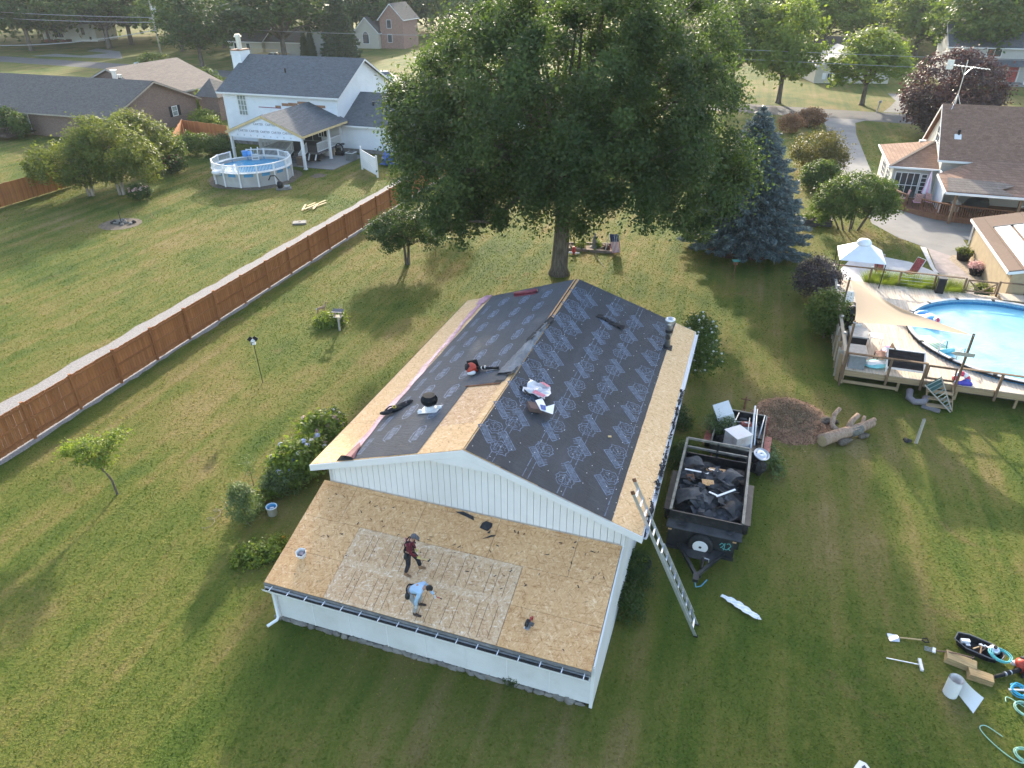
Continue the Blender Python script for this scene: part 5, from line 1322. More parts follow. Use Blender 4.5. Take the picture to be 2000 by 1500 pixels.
# ---- the big pool let into the deck
bp = thing('large_pool', 'large round blue swimming pool let into the wooden deck', 'pool', lot(PCU, PCV), LOT)
M['liner'] = plain('patterned_blue_liner', (.03, .17, .34), .4, .25, 9)
part('water', MB().lathe([(.01, .72), (PRR - .12, .72)], (0, 0, 0), 64, cap=False), _water('pale_pool_water', (.17, .47, .58), (.28, .58, .67)), bp)
part('liner', MB().lathe([(PRR - .10, .5), (PRR - .10, 1.0)], (0, 0, 0), 64, cap=False), M['liner'], bp)
part('liner_band', MB().lathe([(PRR - .105, .86), (PRR - .105, .95)], (0, 0, 0), 64, cap=False), plain('speckled_tile_band', (.20, .40, .52), .4, .5, 30), bp)
rim_n = 16
for i in range(rim_n):
    a0, a1 = 6.2832 * i / rim_n + .006, 6.2832 * (i + 1) / rim_n - .006
    pts = []
    for r_ in (PRR - .12, PRR + .06):
        pts.append([(r_ * math.cos(a0 + (a1 - a0) * k / 4), r_ * math.sin(a0 + (a1 - a0) * k / 4)) for k in range(5)])
    part('coping', MB().prism(pts[0] + pts[1][::-1], .98, 1.03), plain('pale_coping', (.52, .52, .53), .5) if i == 0 else bpy.data.materials['pale_coping'], bp)
    part('coping_joint', MB().cbox((math.cos(a0) * (PRR - .03), math.sin(a0) * (PRR - .03), 1.02), (.2, .16, .05), a0), M['black_plastic'] if i == 0 else M['black_plastic'], bp)
part('outer_edge', MB().lathe([(PRR + .07, .9), (PRR + .07, 1.0), (PRR + .1, 1.0)], (0, 0, 0), 64, cap=False), M['black_plastic'], bp)
part('pool_floor', MB().lathe([(.01, .1), (PRR, .1), (PRR, .9)], (0, 0, 0), 32, cap=False), M['liner'], bp)
hl = thing('pool_ladder', 'pair of bent steel handrails at the pool edge', 'ladder', lot(*(4.978,2.839,0.85)[:2], .85), LOT - .75)
for s_ in (-.45, .45): part('handrail', MB().tube([(s_, -.35, 0), (s_, -.35, .45), (s_, -.15, .68), (s_, .15, .62), (s_, .25, .2)], .035, 8), M['aluminium'], hl, smooth=True)
def ring_float(t, r, rt, mats, n=12):
    for i in range(n):
        a = [6.2832 * (i + k / 4) / n for k in range(5)]
        part('segment', MB().tube([(r * math.cos(q), r * math.sin(q), rt) for q in a], rt, 8, caps=True), mats[i % len(mats)], t, smooth=True)
M['vinyl_w'] = plain('white_vinyl', (.74, .76, .78), .3, .03, spec=.5); M['vinyl_b'] = plain('blue_vinyl', (.08, .30, .62), .3, .1, spec=.5); M['vinyl_r'] = plain('red_vinyl', (.60, .04, .08), .3, .1, spec=.5)
M['vinyl_p'] = plain('pink_vinyl', (.70, .36, .52), .3, .1, spec=.5); M['vinyl_g'] = plain('lime_vinyl', (.50, .66, .25), .3, .1, spec=.5); M['vinyl_t'] = plain('teal_vinyl', (.20, .55, .60), .3, .1, spec=.5)
f1 = thing('pool_lounger', 'white and blue inflatable lounge seat floating in the pool', 'float', lot(*(4.504,7.304,0.8)[:2], .74), .4)
part('seat', MB().blob((0, 0, .15), (.65, .8, .2), 2, .06), M['vinyl_w'], f1, smooth=True)
part('cushion', MB().blob((.05, .3, .30), (.4, .24, .12), 3, .05), M['vinyl_b'], f1, smooth=True)
part('cushion', MB().blob((-.15, -.35, .30), (.34, .26, .12), 5, .05), M['vinyl_b'], f1, smooth=True)
bb = thing('beach_ball', 'red and white beach ball floating beside the inflatable seat', 'ball', lot(*(4.937,6.718,0.8)[:2], .72), .3)
part('ball', MB().lathe([(.25 * math.sin(q), .25 - .25 * math.cos(q)) for q in [i * .3142 for i in range(11)]], (0, 0, 0), 16, cap=False), M['vinyl_w'], bb, smooth=True)
part('stripe', MB().add([(.253 * math.sin(th) * math.cos(ph), .253 * math.sin(th) * math.sin(ph), .25 - .253 * math.cos(th)) for th in [i * .3142 for i in range(11)] for ph in (3.4, 3.9, 4.4)], [(i * 3 + j, i * 3 + j + 1, i * 3 + j + 4, i * 3 + j + 3) for i in range(10) for j in range(2)]), M['vinyl_r'], bb, smooth=True)
mt_ = thing('air_mattress', 'lime and white ribbed air mattress floating in the pool', 'float', lot(*(4.38,4.341,0.8)[:2], .74), LOT + .55)
for k in range(8): part('rib', MB().tube([(-.35 + k * .1, -.8, .06), (-.35 + k * .1, .65, .06)], .062, 8), M['vinyl_g'] if k % 2 else M['vinyl_w'], mt_, smooth=True)
part('pillow', MB().tube([(-.4, -.98, .09), (.4, -.98, .09)], .14, 8), M['vinyl_t'], mt_, smooth=True)

# ---- shade sail on three posts
sc_ = Vector((4.697,-0.143,3.37)); sb_ = Vector((-0.106,-0.543,3.45)); sa_ = Vector((0.244,6.408,2.9))
sail = thing('shade_sail', 'beige triangular shade sail stretched over the deck corner', 'shade sail', DO, LOT)
vs = []; N_s = 16; idx = {}
cen = (sa_ + sb_ + sc_) / 3
for i in range(N_s + 1):
    for j in range(N_s + 1 - i):
        a, b, c = i / N_s, j / N_s, 1 - i / N_s - j / N_s
        p = sa_ * a + sb_ * b + sc_ * c
        pull = .10 * (4 * a * b) * (1 - c) ** 3 + .13 * (4 * b * c) * (1 - a) ** 3 + .46 * (4 * a * c) * (1 - b) ** 3
        p = p.lerp(cen, pull); p.z -= .35 * 27 * a * b * c * .6 + .02 * math.sin(11 * b) * c
        idx[(i, j)] = len(vs); vs.append(p)
fs = []
for i in range(N_s):
    for j in range(N_s - i):
        fs.append((idx[(i, j)], idx[(i + 1, j)], idx[(i, j + 1)]))
        if i + j < N_s - 1: fs.append((idx[(i + 1, j)], idx[(i + 1, j + 1)], idx[(i, j + 1)]))
M['sail'] = leafmat('beige_sail_cloth', (.46, .345, .235), (.49, .37, .255), (.52, .40, .275), .35, (.56, .42, .28))
part('cloth', MB().add(vs, fs), M['sail'], sail, smooth=True)
for p in (sa_, sb_, sc_): part('corner_ring', MB().lathe([(.05, -.02), (.06, 0), (.05, .02)], p, 8), M['aluminium'], sail)
for (p, lab, z0_) in ((sa_, 'leaning brown sail post at the left rail of the deck', .3), (sb_, 'tall brown sail post at the front left deck corner', .0), (sc_, 'brown sail post with a wooden arrow sign', .0)):
    bs = {0: (0, 0)}
    t = thing('sail_post', lab, 'post', DO, LOT, 'posts of the shade sail')
    b = Vector((p.x - .03, p.y + .04, z0_)) if p is not sa_ else Vector((p.x - .05, p.y + .1, z0_))
    if p is sb_: b = Vector((-.02, -.12, 0))
    if p is sc_: b = Vector((4.68, -.16, .3))
    part('pole', MB().bar(b, p + Vector((0, 0, .08)), .09, .09, (0, 1, 0)), M['deck_post'], t)
    part('hook', MB().cbox(p, (.12, .05, .05)), M['aluminium'], t)
    if p is sc_:
        q = b.lerp(p, .70)
        part('arrow_sign', MB().extr([(q.x - .62, q.y - .06, q.z), (q.x - .45, q.y - .06, q.z + .1), (q.x + .3, q.y - .06, q.z + .1), (q.x + .3, q.y - .06, q.z - .08), (q.x - .45, q.y - .06, q.z - .08)], (0, -.03, 0)), M['grey_rail'], t)
lr = thing('swim_ring', 'red and white swim ring hanging on the sail post', 'swim ring', lot(4.95, .42, .86), LOT)
ring_float(lr, .30, .12, (M['vinyl_r'], M['vinyl_w']), 10)
lr.rotation_euler = (R(60), 0, LOT + .3)
pb = thing('blue_towel', 'crumpled purple blue towel at the foot of the sail post', 'towel', lot(5.05, .12, .84), 0)
part('cloth', MB().blob((0, 0, .08), (.34, .22, .1), 6, .35), plain('purple_blue_cloth', (.07, .06, .35), .8), pb); part('fold', MB().blob((.2, .1, .14), (.16, .12, .07), 9, .3), plain('blue_cloth', (.08, .12, .42), .8), pb)

# ---- things on the deck
cab = plain('grey_resin', (.30, .31, .32), .6)
boxes('storage_chest', 'grey-topped black storage chest along the deck side', 'chest', lot(.75, 2.95, DZ), [('body', (0, 0, .3), (.75, 1.1, .58), M['black_plastic']), ('lid', (0, .0, .63), (.85, 1.2, .07), cab)])
boxes('storage_cabinet', 'low grey cabinet at the front left deck corner', 'cabinet', lot(.55, .75, DZ), [('body', (0, 0, .33), (.7, 1.2, .64), plain('grey_panel', (.22, .23, .24), .6)), ('lid', (0, 0, .675), (.78, 1.28, .05), cab)])
gr = thing('grill', 'black barbecue grill beside the left deck rail', 'grill', lot(.55, 5.0, DZ), LOT)
part('cart', MB().box(-.3, .3, -.55, .55, .05, .75), M['black_plastic'], gr); part('hood', MB().lathe([(.34, -.5), (.34, .5)], (0, 0, .85), 12, 'Y'), plain('black_enamel', (.015, .015, .016), .2), gr, smooth=True); part('side_shelf', MB().box(-.28, .28, .56, .95, .7, .76), cab, gr); part('handle', MB().tube([(.36, -.35, .95), (.36, .35, .95)], .025, 8), M['aluminium'], gr)
ch_ = thing('deck_chair', 'white folding chair behind the grill on the deck', 'chair', lot(.6, 7.0, DZ), LOT + .2)
part('seat', MB().box(-.25, .25, -.25, .25, .42, .46), M['white'], ch_); part('backrest', MB().cbox((0, .28, .75), (.5, .05, .6), rx=-.2), M['white'], ch_)
for sx in (-.22, .22):
    for sy in (-.22, .22): part('leg', MB().bar((sx, sy, 0), (sx, sy, .42), .04, .04, (1, 0, 0)), M['white'], ch_)
boxes('paper_bag', 'beige paper sack standing on the grey chest', 'bag', lot(.75, 3.75, DZ), [('body', (0, 0, .3), (.5, .4, .6), plain('beige_sack', (.50, .44, .36), .8)), ('top', (.05, 0, .66), (.3, .1, .14), plain('white_sack', (.66, .65, .62), .8))])
tr_ = thing('tray_table', 'small white wire tray table by the chest', 'table', lot(1.6, 3.1, DZ), LOT)
part('top', MB().box(-.3, .3, -.3, .3, .5, .53), M['white'], tr_)
for sx in (-.27, .27):
    for sy in (-.27, .27): part('leg', MB().bar((sx, sy, 0), (sx, sy, .5), .025, .025, (1, 0, 0)), M['white'], tr_)
pk_ = thing('pink_ring', 'pale pink swim ring lying on the deck boards', 'swim ring', lot(2.35, 2.15, DZ), .2); ring_float(pk_, .42, .16, (M['vinyl_p'], M['vinyl_w'], M['vinyl_p']), 12)
tl = thing('teal_float', 'flattened teal and white float by the front rail', 'float', lot(1.45, .75, DZ), .1)
part('body', MB().blob((0, 0, .12), (.6, .4, .14), 4, .12), M['vinyl_t'], tl, smooth=True); part('stripe', MB().blob((0, -.05, .2), (.58, .2, .09), 8, .12), M['vinyl_w'], tl, smooth=True)
ct = thing('slatted_bench', 'black slatted bench panel tilted in a white frame at the front rail', 'bench', lot(2.65, .75, DZ), LOT)
for k in range(5): part('slat', MB().cbox((0, -.28 + k * .145, .30 + k * .11), (1.5, .17, .025), rx=.65), M['black_plastic'], ct)
part('frame', MB().bar((-.82, -.38, .20), (.82, -.38, .20), .06, .08).bar((-.82, .40, .80), (.82, .40, .80), .06, .08).bar((-.79, -.36, .22), (-.79, .38, .78), .06, .06).bar((.79, -.36, .22), (.79, .38, .78), .06, .06), M['white'], ct)
for sx in (-.78, .78):
    for sy in (-.38, .42): part('leg', MB().box(sx - .03, sx + .03, sy - .03, sy + .03, 0, .18 if sy < 0 else .78), M['white'], ct)
rc = thing('slat_chair', 'reddish slatted chair beside the black bench panel', 'chair', lot(1.75, 1.35, DZ), LOT + .1)
for k in range(4): part('slat', MB().box(-.3, .3, -.3 + k * .16, -.18 + k * .16, .38, .41), plain('red_brown_slat', (.25, .13, .10), .7) if k == 0 else bpy.data.materials['red_brown_slat'], rc)
part('backrest', MB().cbox((.33, 0, .62), (.05, .6, .5), ry=.2), M['deck_post'], rc)
for sx in (-.27, .27):
    for sy in (-.27, .27): part('leg', MB().bar((sx, sy, 0), (sx, sy, .38), .04, .04, (1, 0, 0)), M['deck_post'], rc)
tc = thing('trash_bin', 'tall black trash bin at the back deck rail', 'bin', lot(5.75, 11.45, DZ), LOT)
part('body', MB().prism([(-.2, -.18), (.2, -.18), (.2, .18), (-.2, .18)], 0, .85), M['black_plastic'], tc); part('lid', MB().box(-.22, .22, -.2, .2, .852, .92), plain('black_lid', (.03, .03, .032), .5), tc)
# by the steps: rolled mat and folded rope lounger
rm = thing('rolled_mat', 'grey rolled foam mat lying by the deck steps', 'mat', lot(3.1, -.75, 0), LOT)
part('roll', MB().tube([(-.15, .5, .35), (-.2, .1, .18), (.0, -.2, .16), (.35, -.15, .2), (.5, .15, .28)], .15, 10), plain('grey_foam', (.19, .17, .18), .7), rm, smooth=True); part('tail', MB().bar((.3, -.3, .08), (1.0, -.55, .06), .3, .06), plain('grey_foam_b', (.16, .15, .15), .7), rm)
rpn = thing('rope_lounger', 'folded green strap lounger leaning on the deck steps', 'lounger', lot(3.95, -.75, 0), LOT)
part('frame', MB().tube([(-.55, .25, .85), (.55, -.6, .12)], .03, 6).tube([(.1, .7, 1.15), (.6, -.45, .15)], .03, 6), M['grey_rail'], rpn)
for k in range(9):
    t_ = .05 + k * .105
    part('strap', MB().bar(Vector((-.55, .25, .85)).lerp(Vector((.55, -.6, .12)), t_), Vector((.1, .7, 1.15)).lerp(Vector((.6, -.45, .15)), t_), .05, .012), plain('grey_green_strap', (.16, .22, .19), .6) if k == 0 else bpy.data.materials['grey_green_strap'], rpn)
part('net', MB().extr([(-.5, .3, .82), (.08, .7, 1.1), (.2, .45, .9), (-.2, .1, .6)], (0, .0, .02)), plain('dark_green_net', (.04, .09, .08), .8), rpn)

# ---- behind the deck
cg = thing('canopy', 'white pop-up canopy with black legs at the back deck corner', 'canopy', lot(1.35, 12.25, 0), LOT)
hs = 1.25; zc = 2.30; apex = 3.0
for i, (a, b) in enumerate((((-hs, -hs), (hs, -hs)), ((hs, -hs), (hs, hs)), ((hs, hs), (-hs, hs)), ((-hs, hs), (-hs, -hs)))):
    part('canopy_panel', MB().extr([(a[0], a[1], zc), (b[0], b[1], zc), (b[0] * .22, b[1] * .22, apex), (a[0] * .22, a[1] * .22, apex)], (0, 0, .015)), M['wrap_white'], cg)
part('vent_cap', MB().lathe([(.42, apex - .02), (.42, apex + .10), (.3, apex + .26), (.05, apex + .33)], (0, 0, 0), 12), M['wrap_white'], cg, smooth=True)
for (x_, y_) in ((-hs, -hs), (hs, -hs), (hs, hs), (-hs, hs)):
    z0_ = DZ if y_ < 0 else 0
    part('leg', MB().bar((x_ * .95, y_ * .95, z0_), (x_ * .98, y_ * .98, zc), .05, .05, (1, 0, 0)), M['black_metal'], cg)
M['red_fabric'] = plain('red_patterned_fabric', (.33, .07, .07), .8, .45, 16)
for i, (b, rz_i, lab) in enumerate((((3.1, 15.4), .2, 'red cushioned lounge chair half hidden by the white canopy'), ((4.9, 15.6), -.9, 'red cushioned lounge chair alone on the pale patio'))):
    t = thing('patio_chair', lab, 'chair', lot(b[0], b[1], 0), LOT + rz_i, 'red chairs on the patio')
    part('seat', MB().cbox((0, 0, .40), (.55, .6, .07)), M['red_fabric'], t); part('backrest', MB().cbox((0, .42, .82), (.55, .07, .85), rx=-.45), M['red_fabric'], t)
    part('frame', MB().tube([(-.3, -.35, .02), (-.3, .2, .38), (-.3, .65, 1.25), (.3, .65, 1.25), (.3, .2, .38), (.3, -.35, .02)], .025, 6), M['white'], t)
    for sx in (-.3, .3): part('leg', MB().tube([(sx, -.3, .4), (sx, -.3, .02), (sx, .5, .02)], .025, 6), M['white'], t)
GG = 'ornamental grasses behind the deck rail'
for (u_, lab) in ((2.95, 'leftmost of three bright grass clumps behind the deck rail'), (4.7, 'middle bright grass clump behind the deck rail'), (6.4, 'bright grass clump just right of the trash bin')):
    t = thing('ornamental_grass', lab, 'grass clump', lot(u_, 12.45, 0), 0, GG)
    rs = np.random.RandomState(int(u_ * 10)); n = 2600
    a = rs.rand(n) * 6.283; r_ = rs.rand(n) ** .5 * .35; ln_ = .9 + .5 * rs.rand(n); sp_ = .25 + .55 * rs.rand(n)
    bx, by = r_ * np.cos(a) * 1.9, r_ * np.sin(a); w_ = .012 + .012 * rs.rand(n)
    P = np.empty((n, 3, 3)); P[:, 0] = np.stack([bx - w_, by, .05 * np.ones(n)], 1); P[:, 1] = np.stack([bx + w_, by + w_, .05 * np.ones(n)], 1)
    P[:, 2] = np.stack([bx + np.cos(a) * ln_ * sp_, by + np.sin(a) * ln_ * sp_, ln_], 1)
    link('blades', tri_mesh('blades', P.reshape(-1, 3), M['leaf_light'], rs.rand(n), False), t)
for i, (px_, lab, cm) in enumerate((((8.75, 20.3), 'black planter of pale yellow flowers beside the tan garage', 'pale'), ((9.0, 17.6), 'black planter of pink flowers beside the tan garage', 'pink'), ((8.55, 13.6), 'green tub of trailing plants behind the deck gate', 'green'))):
    t = thing('planter', lab, 'planter', lot(px_[0], px_[1], 0), 0, 'flower planters')
    part('pot', MB().lathe([(.34, 0), (.48, .5), (.5, .55), (.44, .55)], (0, 0, 0), 14), M['black_plastic'] if cm != 'green' else plain('dark_green_tub', (.03, .10, .09), .5), t, smooth=True)
    me, cc = crown_mesh('foliage', 200 + i, [(0, 0, .62, .48, .48, .22)], 50, 20, .09, .05, .04, M['leaf_gold'] if cm != 'pink' else M['petal_pink']); link('foliage', me, t)

# ================================================================ brown-roofed house, its deck and porch
rh = thing('grey_house', 'grey and cream house with big brown shingle roof and covered back porch', 'house', DO, LOT)
gable_block(rh, 8.7, 27, 33.8, 41.6, 3.95, 7.2, M['siding_grey'], M['shingle_brown'], .4)
part('gable_cladding', MB().extr([(8.68, 33.8, 0), (8.68, 41.6, 0), (8.68, 41.6, 3.95), (8.68, 37.7, 7.05), (8.68, 33.8, 3.95)], (-.02, 0, 0)), M['siding_cream'], rh)
win(rh, (8.65, 37.6, 4.9), 1.6, 1.3, '-x', mull=(2, 2))
part('vent_pipe', MB().lathe([(.1, 4.9), (.1, 5.7)], (9.6, 35.4, 0), 8), M['black_plastic'], rh); part('vent_flashing', MB().cbox((9.55, 35.2, 5.2), (.5, .5, .06), rx=.7), M['white'], rh)
# sunroom
sr = MB().box(5.4, 8.66, 34.3, 42.2, .0, 2.85); part('sunroom_walls', sr, M['siding_grey'], rh)
part('sunroom_side', MB().box(5.37, 5.399, 34.3, 42.2, 0, 2.85), M['siding_cream'], rh)
hp = [(5.0, 33.9, 2.86), (8.66, 33.9, 2.86), (8.66, 42.6, 2.86), (5.0, 42.6, 2.86), (8.66, 38.25, 4.25)]
part('sunroom_roof', MB().add(hp, [(0, 1, 4), (0, 4, 3), (2, 3, 4), (3, 2, 1, 0)]), M['shingle_brown'], rh)
part('hip_ridge', MB().bar(Vector(hp[0]) + Vector((0, 0, .03)), Vector(hp[4]) + Vector((0, 0, .03)), .25, .03), M['shingle_tan'], rh)
part('sunroom_gutter', MB().bar((4.97, 33.87, 2.8), (8.66, 33.87, 2.8), .12, .13).bar((4.97, 33.87, 2.8), (4.97, 42.6, 2.8), .12, .13), M['white'], rh)
part('roof_vent', MB().cbox((7.9, 39.5, 3.9), (.5, .45, .25)), M['white'], rh)
win(rh, (6.55, 34.3, 1.35), 1.9, 2.1, '-y', mull=(4, 2), name='sliding_door', glass=M['glass']); win(rh, (7.8, 34.3, 1.5), .5, 1.7, '-y', mull=(1, 5))
win(rh, (5.37, 36.4, 1.6), 1.5, 1.6, '-x', mull=(2, 4)); win(rh, (5.37, 39.3, 1.6), 1.8, 1.6, '-x', mull=(3, 4))
# covered back porch
prf = [(8.2, 27.5, 2.62), (21, 27.5, 2.62), (21, 33.5, 3.75), (11.2, 33.5, 3.75), (8.2, 31.6, 2.95)]
part('porch_roof', MB().extr(prf, (0, 0, .12)), M['shingle_brown'], rh)
part('porch_roof_patch', MB().extr([(8.25, 27.48, 2.745), (12.6, 27.48, 2.745), (11.9, 28.4, 2.918), (12.9, 29.2, 3.07), (12.2, 29.6, 3.145), (8.5, 29.9, 3.2)], (0, 0, .008)), M['shingle_tan'], rh, label='sun-faded lighter strip of the porch roof')
part('porch_gutter', MB().bar((8.15, 27.42, 2.6), (21, 27.42, 2.6), .14, .15).bar((8.13, 27.42, 2.62), (8.13, 31.6, 2.95), .08, .16), M['white'], rh)
for (u_, v_) in ((9.0, 27.8), (13.2, 27.8), (17.5, 27.8)): part('porch_post', MB().box(u_ - .09, u_ + .09, v_ - .09, v_ + .09, .3, 2.6), M['deck_post'], rh)
part('screen_wall', MB().box(8.66, 8.72, 30.3, 33.7, .35, 2.9), M['siding_white'], rh)
win(rh, (15.4, 33.8, 1.5), 1.0, 2.1, '-y', name='back_door', glass=M['glass_pale'])
dpoly = [(5.35, 34.25), (5.45, 33.4), (5.8, 32.2), (6.4, 31.2), (7.3, 30.3), (8.4, 29.6), (9.6, 29.2), (13, 28.9), (21, 28.9), (21, 33.75), (8.65, 33.75), (8.65, 34.25)]
M['deck_red'] = wood('red_brown_deck', (.13, .06, .035), (.23, .115, .068), .75, var=(.11, .05, .03))
part('house_deck', MB().prism(dpoly, .22, .36), M['deck_red'], rh)
edge = dpoly[:9]
for a, b in zip(edge[:-1], edge[1:]):
    part('deck_skirt', MB().bar((a[0], a[1], .17), (b[0], b[1], .17), .03, .34), M['deck_red'], rh)
for a, b in ((edge[0], edge[2]), (edge[2], edge[3]), (edge[4], edge[5]), (edge[5], edge[6]), (edge[6], edge[7]), (edge[7], (17, 28.9))):
    railing(rh, (a[0], a[1], .36), (b[0], b[1], .36), .92, .045, .15, M['deck_red'])
    part('rail_cap', MB().bar((a[0], a[1], 1.33), (b[0], b[1], 1.33), .16, .04), M['deck_red'], rh)
    part('rail_post', MB().box(b[0] - .06, b[0] + .06, b[1] - .06, b[1] + .06, .05, 1.34), M['deck_red'], rh)
# furniture on that deck
um = thing('patio_umbrella', 'closed pink and white striped umbrella by the sliding door', 'umbrella', lot(8.0, 33.1, .36), LOT)
part('pole', MB().lathe([(.03, 0), (.03, 2.5)], (0, 0, 0), 8), M['aluminium'], um)
for i in range(10):
    a0, a1 = 6.2832 * i / 10, 6.2832 * (i + 1) / 10
    part('canopy_fold', MB().add([(.36 * math.cos(a0), .36 * math.sin(a0), .75), (.36 * math.cos(a1), .36 * math.sin(a1), .75), (.04 * math.cos(a1), .04 * math.sin(a1), 2.45), (.04 * math.cos(a0), .04 * math.sin(a0), 2.45)], [(0, 1, 2, 3)]), M['vinyl_p'] if i % 2 else M['wrap_white'], um)
tbt = thing('patio_table', 'dark glass patio table on the curved deck', 'table', lot(7.3, 32.3, .36), LOT)
part('top', MB().box(-.75, .75, -.45, .45, .70, .73), M['glass'], tbt)
for sx in (-.65, .65):
    for sy in (-.35, .35): part('leg', MB().box(sx - .03, sx + .03, sy - .03, sy + .03, 0, .7), M['black_metal'], tbt)
for i, (u_, v_, a_, lab) in enumerate(((6.3, 32.2, 1.6, 'striped patio chair left of the glass table'), (7.2, 31.4, 0.0, 'striped patio chair in front of the glass table'), (8.2, 31.7, -.9, 'striped patio chair right of the glass table'))):
    t = thing('patio_chair', lab, 'chair', lot(u_, v_, .36), LOT + a_ + math.pi, 'striped chairs round the glass table')
    part('seat', MB().box(-.27, .27, -.27, .27, .42, .48), M['vinyl_p'], t); part('backrest', MB().cbox((0, .3, .8), (.54, .06, .7), rx=-.2), plain('striped_pink', (.50, .30, .28), .8, .5, 25) if i == 0 else bpy.data.materials['striped_pink'], t)
    for sx in (-.25, .25):
        for sy in (-.25, .25): part('leg', MB().bar((sx, sy, 0), (sx, sy, .42), .035, .035, (1, 0, 0)), M['black_metal'], t)
gc = thing('covered_grill', 'black cover over a long grill under the porch roof', 'grill', lot(11.3, 31.2, .36), LOT)
part('cover', MB().blob((0, 0, .6), (.95, .45, .6), 3, .08), plain('black_cover', (.03, .032, .035), .6), gc, smooth=True); part('hump', MB().blob((.35, 0, 1.0), (.45, .4, .3), 5, .1), bpy.data.materials['black_cover'], gc, smooth=True)
boxes('cooler_box', 'pale grey cooler box under the porch roof', 'cooler', lot(9.9, 31.2, .36), [('body', (0, 0, .3), (.6, .5, .6), plain('pale_teal', (.42, .48, .48), .5)), ('lid', (0, 0, .64), (.64, .54, .08), M['white'])])
single('globe_lamp', 'white globe ornament beside the cooler box', 'ornament', MB().lathe([(.02, 0), (.05, .6), (.18, .7), (.22, .88), (.15, 1.05), (.02, 1.1)], (0, 0, 0), 12), M['white'], lot(9.7, 30.6, .36), 0, None, True)
# roof aerial
an = thing('tv_antenna', 'rooftop television aerial on a tripod at the house gable', 'antenna', lot(9.2, 37.7, 7.2), LOT)
am = MB(); am.tube([(0, 0, -.1), (.02, 0, 2.3), (.0, 0, 3.4)], .035, 6)
for a in (0, 2.1, 4.2): am.tube([(0, 0, .9), (.5 * math.cos(a), .5 * math.sin(a), -.25)], .025, 5)
part('mast', am, M['aluminium'], an)
bm_ = MB().bar((-1.3, -.2, 3.05), (1.7, .3, 2.75), .06, .06)
for k in range(11):
    s_ = k / 10; p = Vector((-1.3, -.2, 3.05)).lerp(Vector((1.7, .3, 2.75)), s_); h_ = .75 - .4 * s_
    bm_.bar(p + Vector((-.1 * h_, h_, 0)), p - Vector((-.1 * h_, h_, 0)), .045, .045)
bm_.bar((-1.2, -.2, 2.7), (-1.2, -.2, 3.4), .05, .5); bm_.bar((0, 0, 2.3), (.55, .1, 2.9), .03, .03); bm_.bar((0, 0, 2.3), (-.4, -.05, 3.0), .03, .03)
part('elements', bm_, M['aluminium'], an)
# tan garage with pale roof lights
tg = thing('tan_garage', 'tan stucco garage with brown roof and white skylight strips', 'garage', DO, LOT)
M['stucco'] = plain('tan_stucco', (.38, .30, .19), .9, .1, 2.5, bump=.3)
gable_block(tg, 9.3, 17.3, 12.3, 21.9, 2.3, 3.3, M['stucco'], shingles('tan_brown_roof', (.125, .085, .064), (.16, .112, .085), .5, 2.0), .3, axis='y')
s_ = 1.0 / 4.0
for k in range(3):
    v0 = 12.2; u0 = 9.75 + k * 1.0
    for (va, vb) in ((12.15, 15.0), (15.1, 17.4), (17.5, 19.6)):
        z_ = lambda u: 2.3 + s_ * (u - 9.3) + .13
        part('skylight_panel', MB().hexa([(u0, va, z_(u0)), (u0 + .82, va, z_(u0 + .82)), (u0 + .82, vb, z_(u0 + .82)), (u0, vb, z_(u0)), (u0, va, z_(u0) + .05), (u0 + .82, va, z_(u0 + .82) + .05), (u0 + .82, vb, z_(u0 + .82) + .05), (u0, vb, z_(u0) + .05)]), M['white'], tg)  # sun's reflection off the translucent panels put into plain white
part('panel_frame', MB().bar((9.7, 19.7, 2.3 + s_ * .4 + .17), (13.6, 19.7, 2.3 + s_ * 4.3 + .17), .1, .08), M['black_metal'], tg)
part('downspout', MB().tube([(9.2, 22.1, 2.2), (9.25, 22.0, .2), (9.0, 21.8, .1)], .05, 8), M['metal_white'], tg)
part('door_opening', MB().box(10.2, 13.5, 12.27, 12.295, .1, 2.0), M['dark'], tg)

# raised beds beside the spruce
for i, (p, lab) in enumerate((((22.446,53.8,0), 'dark wooden raised bed beside the blue spruce'), ((23.625,53.807,0), 'second raised bed under the vine arbour'))):
    t = thing('raised_bed', lab, 'raised bed', p, LOT, 'raised garden beds')
    for (a, b) in (((-.7, -.6), (.7, -.6)), ((.7, -.6), (.7, .6)), ((.7, .6), (-.7, .6)), ((-.7, .6), (-.7, -.6))):
        for z in (.1, .28, .46): part('plank', MB().bar((a[0], a[1], z), (b[0], b[1], z), .04, .15), plain('dark_grey_plank', (.06, .06, .062), .8) if (i == 0 and z == .1 and a == (-.7, -.6)) else bpy.data.materials['dark_grey_plank'], t)
    part('soil', MB().box(-.68, .68, -.58, .58, .0, .45), M['soil'], t)
    me, cc = crown_mesh('foliage', 230 + i, [(0, 0, .6, .5, .4, .25)], 24, 16, .1, .06, .04, M['leaf_mid']); link('foliage', me, t)

